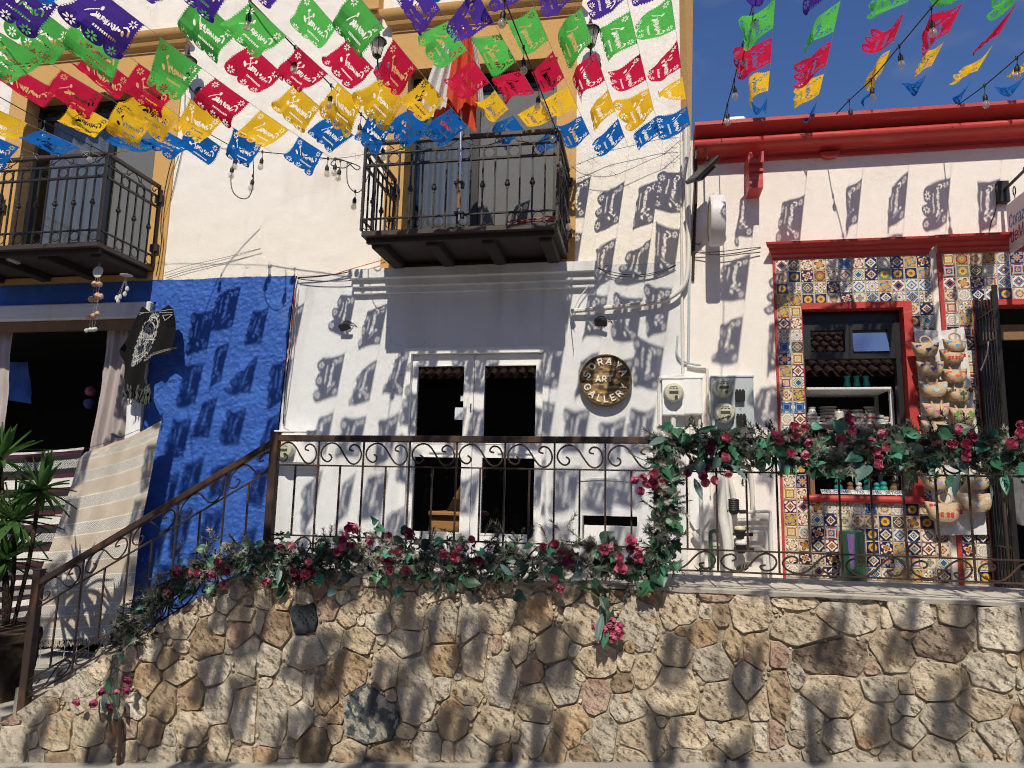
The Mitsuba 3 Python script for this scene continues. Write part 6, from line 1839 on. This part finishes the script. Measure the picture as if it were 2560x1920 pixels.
for i in range(12):
    t = (i + 0.5) / 12 * 3; q = int(t); t -= q
    u, v_ = bl[q][0] * (1 - t) + bl[q + 1][0] * t, bl[q][1] * (1 - t) + bl[q + 1][1] * t
    p = at(u, v_ - 7, Yp - 0.055)
    m.tube([p + [-.012, 0, -.010], p + [-.012, 0, .012], p + [.010, 0, .014], p + [.010, 0, -.004], p + [-.002, 0, -.004], p + [-.002, 0, .004]], 0.0022, 4)
for q0, q1 in (((1380, 1030), (1490, 1012)), ((1375, 1045), (1490, 1040)), ((1405, 1065), (1425, 1110)), ((1425, 1110), (1490, 1060)), ((1405, 1065), (1490, 1060)), ((1205, 1040), (1290, 1040)), ((1200, 1060), (1240, 1045))):
    m.tube([at(*B(*q0), Yp - 0.06), at(*B(*q1), Yp - 0.06)], 0.0028, 4)
m.build('woven_trim', 'wool_white', k)
m = MB()
for i in range(46):
    u, v_ = B(rf.uniform(1060, 1300), 0)[0], 480 + rf.uniform(1655, 1790) * .28933
    p = at(u, v_, Yp - 0.05 + rf.uniform(-.02, .03))
    m.tube([p, p + [rf.uniform(-.015, .015), rf.uniform(-.01, .01), -.035], p + [rf.uniform(-.03, .03), 0, -rf.uniform(.05, .09)]], [0.005, 0.006, 0.003], 5)
m.build('tassels', 'wool_grey', k, kind='stuff')

# shell wind chimes
k = thing('shell_chime', 'hanging wind chime of a white disc and peach shells under the upper left balcony', 'wind chime', 'shell wind chimes')
Yh = 6.35
c = at(246, 680, Yh)
MB().lathe([(0, 0), (0.055, 0.003), (0.062, 0.006), (0.055, 0.010), (0, 0.013)], c, 'y', 18).build('disc', 'shell_white', k)
m = MB()
for dx in (-0.03, 0.0, 0.03):
    m.tube([c + [dx * .3, 0, 0.1], c + [dx, 0, -0.1], c + [dx, 0, -0.62]], 0.0012, 4)
m.build('threads', 'string_white', k)
for z, n, mt, s in ((-0.13, 2, 'shell_peach', .035), (-0.27, 4, 'shell_peach', .036), (-0.47, 4, 'shell_peach', .03), (-0.62, 4, 'shell_white', .026)):
    for i in range(n):
        p = c + [(i - (n - 1) / 2) * s * 1.2 + rf.uniform(-.006, .006), rf.uniform(-.03, .03), z + rf.uniform(-.02, .02)]
        t = rf.uniform(-.8, .8)
        mm = np.array([[math.cos(t), 0, math.sin(t)], [0, 1, 0], [-math.sin(t), 0, math.cos(t)]])
        MB().lathe([(0, -s), (s * .55, -s * .7), (s * .9, -s * .1), (s * .6, s * .6), (0, s)], p, 'z', 9, mm).build('shell', mt, k)
k = thing('shell_chime', 'second wind chime of a flat white disc and pale shells, right of the peach one', 'wind chime', 'shell wind chimes')
c = at(316, 689, Yh)
MB().lathe([(0, 0), (0.06, 0.0), (0.062, 0.006), (0, 0.008)], c, 'z', 18).build('disc', 'shell_white', k)
m = MB()
for (u, v) in ((318, 722), (312, 735), (300, 742), (292, 745), (295, 752)):
    p = at(u, v, Yh)
    m.tube([c, p], 0.001, 4)
    MB().lathe([(0, -.03), (.014, -.02), (.02, 0), (.010, .025), (0, .03)], p, 'z', 7).build('shell', 'shell_white', k)
m.build('threads', 'string_white', k)
k = thing('under_balcony_lamp', 'small white and grey fixture hanging under the left end of the upper left balcony', 'lamp')
c = at(18, 650, 6.4)
MB().box(c + [-0.12, -0.05, -0.02], c + [0.08, 0.10, 0.02], bevel=0.008).build('case', 'silver_sign', k, smooth=False)
MB().tube([c + [0.06, 0, 0.01], c + [0.065, 0, 0.12]], 0.003, 5).tube(spline([c + [-.1, 0, .05], c + [-.05, 0, .07], c + [0, 0, .05]], 4), 0.004, 5).build('wire', 'black_rubber', k)

# yucca in a rock planter
k = thing('yucca_plant', 'spiky green yucca with three heads of sword leaves at the left edge', 'plant')
Yy = 5.55
for (u, v), s, n in (((0, 1145), 0.40, 36), ((100, 1222), 0.33, 38), ((36, 1300), 0.40, 40), ((-50, 1240), 0.40, 24), ((10, 1400), 0.36, 34)):
    c = at(u, v, Yy)
    for i in range(n):
        el = math.radians(rf.uniform(-40, 88)); az = rf.uniform(0, 6.283)
        d = np.array([math.cos(el) * math.cos(az), math.cos(el) * math.sin(az), math.sin(el)])
        L = s * rf.uniform(0.75, 1.1)
        side = np.cross(d, [0.1, 0.2, 1]); side /= np.linalg.norm(side); side *= 0.029
        nn = np.cross(side, d); nn *= 0.006 / np.linalg.norm(nn)
        t = np.linspace(0, 1, 7)
        wv = np.array([0.5, 0.85, 1.0, 0.95, 0.75, 0.45, 0.03])
        spine = c + d * (L * t)[:, None] + np.array([0, 0, -1.0]) * ((1 - max(0, math.sin(el))) * 0.20 * L * t ** 2.2)[:, None]
        V = np.vstack([spine + side * wv[:, None], spine - nn * 2, spine - side * wv[:, None]])
        q = np.arange(6)
        MB().add(V, np.vstack([np.stack([q, q + 1, q + 8, q + 7], 1), np.stack([q + 7, q + 8, q + 15, q + 14], 1)])).build('leaf', 'yucca_leaf', k, smooth=True)
    e = at(14 + (u - 20) * 0.25, 1560, Yy + 0.05)
    MB().tube(spline([c, (c + e) / 2 + [0.03, 0, 0], e], 5), 0.018, 8).build('stem', 'dark_rock', k)
k = thing('rock_planter', 'dark brown rough rock planter tapering to the ground at the lower left edge', 'planter')
nu_, nv_ = 48, 30


def rock(a, b):
    z0, z1 = at(60, 1810, 5.3)[2], at(60, 1605, 5.3)[2]
    th = a * 2 * math.pi
    r = np.where(b < 0.85, 0.42 + 0.20 * (b / 0.85) ** 0.8, 0.62 * np.sqrt(np.clip((1.001 - b) / 0.15, 0, 1)))
    cx = at(-130, 1700, 5.3)[0]
    dsp = 1 + 0.22 * (meshkit.fbm(np.stack([np.cos(th) * 1.6, np.sin(th) * 1.6, b * 3.5], 1), 4, 9) - 0.5)
    return np.stack([cx + r * dsp * np.cos(th), 5.45 + r * 0.7 * dsp * np.sin(th), z0 - 0.1 + (z1 - z0 + 0.1) * np.minimum(b / 0.85, 1) + 0.04 * (b > 0.86)], 1)


v, f, t = grid_uv(nu_, nv_, rock)
MB().add(v, f).build('rock', 'dark_rock', k, smooth=True)
# white wire grid panel behind the steps
k = thing('wire_grid', 'white wire grid panel leaning on the blue wall below the beige blanket', 'grid panel')
a, b = at(60, 1730, 6.75), at(285, 1600, 6.75)
for i in range(8):
    x = a[0] + (b[0] - a[0]) * i / 7
    MB().tube([[x, 6.75, a[2]], [x, 6.75, b[2] + 0.2]], 0.0035, 5).build('wire', 'cloth_white', k)
for i in range(6):
    z = a[2] + (b[2] - a[2]) * i / 4
    MB().tube([[a[0], 6.745, z], [b[0], 6.745, z]], 0.0035, 5).build('wire', 'cloth_white', k)
k = thing('gnome_figure', 'small pale pointed figure standing behind the wire grid', 'figurine')
c = at(120, 1690, 6.6)
MB().lathe([(0, 0.16), (0.012, 0.12), (0.03, 0.06), (0.036, 0.03)], c, 'z', 10).build('hat', 'silver_sign', k)
MB().lathe([(0.03, 0.03), (0.034, 0.0), (0.05, -0.05), (0.045, -0.10), (0, -0.11)], c, 'z', 10).build('body', 'grey_paint', k)

# ================================================================ the shop on the right: bags, gate, jar, window goods
k = thing('hanging_cloth', 'white cloth hung on the tile panel as a backing for the straw bags', 'cloth')
Z = lambda x, y: (2260 + x * .39788, 700 + y * .39788)  # noqa: E731
rows = [(Z(62, 303), Z(376, 293)), (Z(80, 500), Z(405, 500)), (Z(105, 800), Z(442, 800)), (Z(150, 1150), Z(490, 1150)), (Z(205, 1605), Z(520, 1600))]
v, f, t = cloth_from_rows(rows, 50, 60, 6.945, 0.012, 11, 0.5, 0.03)
MB().add(v, f).build('cloth', 'cloth_white', k, smooth=True)


def motif(kind, s):
    if kind == 'heart':
        t = np.linspace(0, 2 * math.pi, 18)[:-1]
        return Polygon(np.stack([16 * np.sin(t) ** 3, 13 * np.cos(t) - 5 * np.cos(2 * t) - 2 * np.cos(3 * t) - np.cos(4 * t)], 1) * s / 17)
    if kind == 'cactus':
        return unary_union([LineString([(0, -s), (0, s)]).buffer(s * .3), LineString([(-s * .7, s * .5), (-s * .7, 0), (0, -s * .2)]).buffer(s * .2), LineString([(s * .7, s * .6), (s * .7, 0.1 * s), (0, -s * .1)]).buffer(s * .2)])
    return unary_union([affinity.rotate(affinity.scale(Point(x * s * .6, y * s * .35).buffer(1, 5), s * .55, s * .42), 25 * x * y) for x in (-1, 1) for y in (-1, 1)])


BAGS = [((135, 440), 165, 85, 'paint_navy', 'heart', 'dark blue hearts, top of the left column', (130, 382)), ((165, 560), 165, 85, 'paint_violet', 'heart', 'violet hearts, second in the left column', (158, 500)), ((185, 690), 175, 92, 'paint_ice', 'heart', 'ice blue hearts, third in the left column', (172, 628)),
        ((200, 825), 165, 92, 'paint_pink', 'heart', 'pink hearts, fourth in the left column', (200, 765)), ((195, 935), 165, 92, 'paint_pale', 'heart', 'faint pale hearts half behind the upper garland', (205, 890)), ((205, 1270), 190, 90, 'paint_lilac', 'heart', 'lilac hearts just below the upper garland', (205, 1200)), ((250, 1460), 225, 115, 'paint_crimson', 'butterfly', 'red butterflies, lowest of the left column', (255, 1370)),
        ((320, 415), 140, 78, 'paint_sky', 'heart', 'sky blue hearts, top of the right column', (315, 362)), ((305, 485), 145, 78, 'paint_crimson', 'butterfly', 'small red butterflies, second in the right column', None), ((320, 605), 145, 82, 'paint_orange', 'heart', 'orange hearts, third in the right column', (315, 560)), ((345, 722), 155, 84, 'paint_pine', 'cactus', 'small dark green cacti, fourth in the right column', (342, 678)),
        ((365, 855), 155, 95, 'paint_cactus', 'cactus', 'bright green cacti, fifth in the right column', (352, 800)), ((378, 945), 130, 70, 'paint_pink', 'heart', 'a pink heart half hidden by the roses', (395, 915)), ((455, 1270), 165, 90, 'paint_ice', 'heart', 'white and ice blue hearts below the garland on the right', (450, 1190)), ((445, 1400), 220, 110, 'paint_pale', 'heart', 'pale lilac hearts, lowest of the right column', (440, 1330))]
for (cx_, cy_), w, h, pm, kind, lab, hd in BAGS:
    k = thing('straw_bag', 'straw handbag painted with ' + lab, 'handbag', 'straw handbags on the white cloth')
    Yb = 6.86
    c = at(*Z(cx_, cy_), Yb)
    sc = (CAM @ (c - EYE))[2] / FOC * .39788
    w, h = w * sc, h * sc

    def bag(a, b):
        th = a * 2 * math.pi
        zz = (0.5 - b)
        wid = 0.5 * (0.62 + 0.38 * np.clip(1 - b, 0, 1) ** 0.7) * np.where(b > 0.9, 1 - (b - 0.9) * 2.0, 1)
        dep = 0.065 * (0.35 + 0.75 * np.sin(np.clip(b, 0, 1) * 2.4))
        x = np.sign(np.cos(th)) * np.abs(np.cos(th)) ** 0.75 * wid * w
        y = np.sign(np.sin(th)) * np.abs(np.sin(th)) ** 0.75 * dep
        rim = 0.10 * h * (np.abs(np.cos(th)) ** 3) * (1 - b)
        return np.stack([c[0] + x, c[1] + y, c[2] + zz * h + rim], 1)
    v, f, t = grid_uv(32, 9, bag)
    m = MB().add(v, f)
    bt = v.reshape(32, 9, 3)[:, -1]
    m.add(np.vstack([bt, bt.mean(0)]), [[i, (i + 1) % 32, 32] for i in range(32)])
    tpv = v.reshape(32, 9, 3)[:, 0]
    m.add(np.vstack([tpv, tpv.mean(0) - [0, 0, 0.01]]), [[(i + 1) % 32, i, 32] for i in range(32)])
    m.build('body', 'palm_straw', k, smooth=50)
    if hd:
        hc = at(*Z(*hd), Yb)
        hr = 0.042 if w < 0.30 else 0.052
        zc = max(hc[2], c[2] + h * 0.5 + hr * 0.55)
        th = np.arange(22) * 2 * math.pi / 22
        ring = np.stack([hc[0] + hr * np.cos(th), Yb - 0.01 + 0.010 * np.sin(th), zc + hr * 0.92 * np.sin(th)], 1)
        MB().tube(ring, 0.0085, 7, closed=True).build('handle', 'palm_straw', k, smooth=60)
        MB().box((hc[0] - 0.018, Yb - 0.03, zc - hr - 0.03), (hc[0] + 0.018, Yb + 0.01, zc - hr * 0.85), bevel=0.006).build('tie', 'palm_straw', k, smooth=False)
    spots = ((-0.30, 0.20), (0.0, -0.08), (0.30, 0.20)) if kind == 'heart' else (((-0.25, 0.0), (0.22, 0.0)) if (kind == 'cactus' and pm == 'paint_cactus') else ((-0.30, 0.2), (0.05, -0.05), (0.33, 0.15)) if kind == 'cactus' else ((-0.30, 0.32), (-0.18, -0.12), (0.08, -0.12), (0.33, 0.05)))
    for sx1, sz1 in spots:
        px, pz = c[0] + sx1 * w, c[2] + sz1 * h
        bq = 0.5 - sz1
        dep = 0.065 * (0.35 + 0.75 * math.sin(bq * 2.4))
        wid = 0.5 * (0.62 + 0.38 * max(0, 1 - bq) ** 0.7)
        co = min(1, abs(sx1) / wid) ** (1 / 0.75); si = math.sqrt(max(0, 1 - co * co)) ** 0.75
        yy = c[1] - dep * si
        mt = motif(kind, h * (0.20 if kind == 'heart' else 0.24 if kind == 'cactus' else 0.17))
        slope = 0.9 * sx1
        mm = MB()
        for gp in getattr(mt, 'geoms', [mt]):
            e = trimesh.creation.extrude_polygon(gp, 0.014, engine='earcut'); vv = np.array(e.vertices)
            mm.add(np.stack([px + vv[:, 0], yy - 0.004 - vv[:, 2] * 0.4 + 0.008 + slope * vv[:, 0] * 0.35, pz + vv[:, 1]], 1), np.array(e.faces))
        mm.build('painted_' + kind, pm, k, smooth=False)

# open iron gate
k = thing('iron_gate', 'black iron bar gate standing open beside the shop doorway', 'gate')
hg = np.array([2.955, 6.955, 0.0]); gd = np.array([-0.03, -0.42, 0.0])
zt_, zb_ = 3.45, 0.97
for i in range(7):
    p = hg + gd * (i / 6)
    r = 0.016 if i in (0, 6) else 0.0075
    MB().box((p[0] - r, p[1] - r, zb_), (p[0] + r, p[1] + r, zt_ + (0.05 if i in (0, 6) else rf.uniform(-.04, .02)))).build('bar', 'black_metal', k, smooth=False)
for z in (1.02, 1.32, 3.05, 3.30):
    MB().box((0, -0.012, -0.006), (np.linalg.norm(gd), 0.012, 0.006), frame([hg[0], hg[1], z], gd, [1, 0, 0])).build('rail', 'black_metal', k, smooth=False)
a = at(2445, 870, 6.6)
MB().tube(spline([[2.86, 6.56, 3.02], [2.83, 6.54, 2.9], [2.80, 6.6, 2.78]], 5), 0.006, 5).build('tie_rope', 'string_white', k)
k = thing('hanging_garment', 'grey garment hanging in the shop doorway at the right edge of the photograph', 'garment')
v, f, t = cloth_from_rows([((2518, 1190), (2600, 1190)), ((2528, 1240), (2600, 1240)), ((2520, 1280), (2600, 1280)), ((2530, 1310), (2600, 1320))], 16, 20, 6.9, 0.03, 14, 0.3)
MB().add(v, f, t).build('cloth', 'window_screen', k, smooth=True)
# glazed jar
k = thing('glazed_jar', 'tall dark green glazed jar with a purple drip standing before the tiles', 'jar')
c = at(2134, 1440, 6.72)
R_, zt_ = 0.104, at(2134, 1328, 6.72)[2]
z0_ = 0.935
prof = [(0.0, z0_), (R_ * .98, z0_), (R_, z0_ + 0.02), (R_, z0_ + 0.16), (R_ * 1.01, z0_ + 0.17), (R_, z0_ + 0.18), (R_, zt_ - 0.03), (R_ * .93, zt_), (R_ * .6, zt_ + 0.012), (0, zt_ + 0.014)]
MB().lathe(prof, (c[0], c[1], 0), 'z', 36).build('body', 'glaze_green', k)
th = np.linspace(math.radians(236), math.radians(268), 8)
V, F = [], []
zs2 = np.linspace(zt_ - 0.02, zt_ - 0.31, 14)
for j, z in enumerate(zs2):
    sh_ = 1 - 0.55 * j / 13
    for i, t in enumerate(th):
        tt = math.radians(252) + (t - math.radians(252)) * sh_
        V.append([c[0] + (R_ + 0.003) * math.cos(tt), c[1] + (R_ + 0.003) * math.sin(tt), z])
for j in range(13):
    for i in range(7):
        F.append([j * 8 + i, j * 8 + i + 1, (j + 1) * 8 + i + 1, (j + 1) * 8 + i])
MB().add(V, F).build('drip', 'glaze_purple', k, smooth=True)

# display in the shop window
k = thing('display_shelf', 'white shelf unit with two boards inside the shop window', 'shelf')
Yd = 7.22
for v_ in (971, 1058):
    a, b = at(2017, v_ - 3, Yd), at(2229, v_ + 4, Yd)
    MB().box((a[0], Yd, b[2] + 0.004), (b[0], 7.75, a[2]), bevel=0.004).build('board', 'white_paint', k, smooth=False)
a, b = at(2222, 968, 7.3), at(2236, 1100, 7.3)
MB().box((b[0] - 0.03, 7.26, 1.72), (b[0], 7.30, a[2] - 0.03)).box((b[0] - 0.03, 7.70, 1.72), (b[0], 7.74, a[2] - 0.03)).build('upright', 'white_paint', k, smooth=False)
zb1 = at(2100, 1054, 7.3)[2]
zb2 = at(2100, 968, 7.3)[2]
mugs = [(2043, .03, .045, 0, 'low grey cup left of the mugs'), (2072, .034, .06, 1, 'white mug with a red crest, leftmost of the row'), (2098, .045, .085, 1, 'tall white lidded jar in the window row'), (2128, .04, .07, 0, 'white and blue cup behind the rose bud'), (2150, .04, .07, 1, 'white mug with dark letters in the window row'), (2178, .04, .072, 1, 'white mug with a red bow print, near the right end'), (2200, .035, .062, 0, 'white cup with a dark stripe, second from the right'), (2214, .03, .045, 1, 'small white box cup at the right end of the row')]
for u, r, h, red, lab in mugs:
    k = thing('ceramic_mug', lab + ' on the lower shelf', 'mug', 'ceramics on the lower window shelf')
    c = at(u, 1056, 7.32); c = np.array([c[0], 7.32, zb1 + 0.002])
    MB().lathe([(0, 0), (r * .85, 0), (r, 0.01), (r, h), (r * .9, h), (r * .88, h * .5), (0, h * .5)], c, 'z', 18).build('cup', 'ceramic_white', k, smooth=40)
    MB().lathe([(r * 1.01, h * .35), (r * 1.012, h * .36), (r * 1.012, h * .62), (r * 1.01, h * .63)], c, 'z', 18).build('band', 'paint_crimson' if red else 'ceramic_blue', k, smooth=40) if u not in (2098,) else MB().lathe([(r, h), (r * .9, h + .012), (.008, h + .018), (.01, h + .03), (0, h + .033)], c, 'z', 16).build('lid', 'ceramic_white', k)
k = thing('painted_vase', 'round white vase with blue painting at the left end of the lower window shelf', 'vase')
c = at(2031, 1056, 7.34); c = np.array([c[0], 7.34, zb1 + 0.002])
MB().lathe([(0, 0), (.035, 0), (.05, .03), (.052, .06), (.035, .10), (.028, .12), (.036, .14), (.03, .14), (0, .12)], c, 'z', 20).build('body', 'ceramic_white', k)
for z in (.025, .06, .09):
    MB().lathe([(np.interp(z, [0, .03, .06, .1], [.035, .05, .052, .035]) + .001, z - .005), (np.interp(z, [0, .03, .06, .1], [.035, .05, .052, .035]) + .002, z), (np.interp(z, [0, .03, .06, .1], [.035, .05, .052, .035]) + .001, z + .005)], c, 'z', 20).build('blue_band', 'ceramic_blue', k)
for j, (u, r, n) in enumerate(((2070, .085, 5), (2110, .055, 4), (2142, .06, 4), (2175, .06, 5))):
    k = thing('plate_stack', ['tall stack of wide plates', 'stack of small bowls next to the wide plates', 'second stack of small bowls', 'stack of plates at the right'][j] + ' at the back of the window shelf', 'plates', 'stacked crockery on the lower window shelf')
    c = at(u, 1030, 7.58); c = np.array([c[0], 7.58, zb1 + 0.03])
    for i in range(n):
        MB().lathe([(0, 0), (r * .6, 0), (r, .018), (r * 1.0, .024), (r * .6, .008), (0, .008)], c + [0, 0, i * .03], 'z', 20).build('plate', 'ceramic_white', k, smooth=40)
for j, (u, s, mt) in enumerate(((2098, 1.0, 'teal_glass'), (2128, .8, 'old_wood'), (2150, .8, 'ceramic_white'), (2172, 1.0, 'teal_glass'), (2194, .8, 'teal_glass'), (2212, .9, 'teal_glass'), (2238, 1.0, 'old_wood'))):
    k = thing('window_figurine', ['teal glass owl with dark eyes', 'brown carved figure', 'pale ceramic bird', 'teal and white glass owl', 'small teal glass lump figure', 'teal glass cat figure', 'brown wooden doll with a black hat'][j] + ' on the inner window sill of the shop', 'figurine', 'figurines on the inner window sill')
    c = at(u, 1222, 7.25); c = np.array([c[0], 7.28, 1.745])
    MB().lathe([(0, 0), (.03 * s, 0), (.042 * s, .03 * s), (.036 * s, .06 * s), (.026 * s, .072 * s), (.034 * s, .092 * s), (.028 * s, .115 * s), (0, .125 * s)], c, 'z', 14).build('body', mt, k)
    if j in (0, 3):
        for sgn in (-1, 1):
            MB().lathe([(0, .0), (.014, .002), (.008, .008), (0, .01)], c + [sgn * .015, -.03, .095 * s], 'y', 10).build('eye', 'black_metal', k)
    elif j == 6:
        MB().lathe([(.05, .11), (.048, .118), (.024, .125), (.02, .15), (0, .155)], c, 'z', 14).build('hat', 'black_metal', k)
for j, u in enumerate((2118, 2142, 2166)):
    k = thing('teal_vase', ['left', 'middle', 'right'][j] + ' teal glass vase of three on the upper window shelf', 'vase', 'teal vases on the upper window shelf')
    c = at(u, 966, 7.4); c = np.array([c[0], 7.4, zb2 + .002])
    MB().lathe([(0, 0), (.03, 0), (.036, .03), (.022, .08), (.03, .12), (.026, .12), (0, .09)], c, 'z', 14).build('body', 'teal_glass', k)
k = thing('letter_tiles', 'slanting strip of white letter tiles along the inner sill of the shop window', 'sign')
a, b = at(2052, 1226, 7.13), at(2268, 1232, 7.13)
fr_ = frame([a[0], 7.10, 1.725], [1, 0, 0], [0, 0.55, 0.4])
Lw = b[0] - a[0]
txt = 'WELCOME TO THE STORE'
n = len(txt)
for i, ch in enumerate(txt):
    x = Lw * i / n
    MB().box((x, 0, 0), (x + Lw / n * .93, 0.065, 0.008), fr_, bevel=0.002).build('letter_tile', 'ceramic_white', k, smooth=False)
    if ch != ' ':
        tm = meshkit.text_mesh(ch, 0.042, 0.002, bold=True); vv = np.array(tm.vertices)
        vv[:, 0] -= vv[:, 0].min(); vv[:, 0] *= min(1, Lw / n * .8 / vv[:, 0].max()); vv += [x + Lw / n * .08, 0.010, 0.0085]
        MB().add(vv @ fr_[:3, :3].T + fr_[:3, 3], np.array(tm.faces)).build('letter', 'ceramic_blue', k, smooth=False)
# corner twigs by the pipes
m = MB()
for i in range(10):
    c = at(1745, 612, 6.97)
    m.tube([c, c + [rf.uniform(-.05, .07), rf.uniform(-.03, 0), rf.uniform(-.04, .05)]], 0.0025, 4)
solo(m, 'dry_twigs', 'twine', 'tuft of dry twigs caught on the cable beside the round light box', 'twigs', kind='stuff')
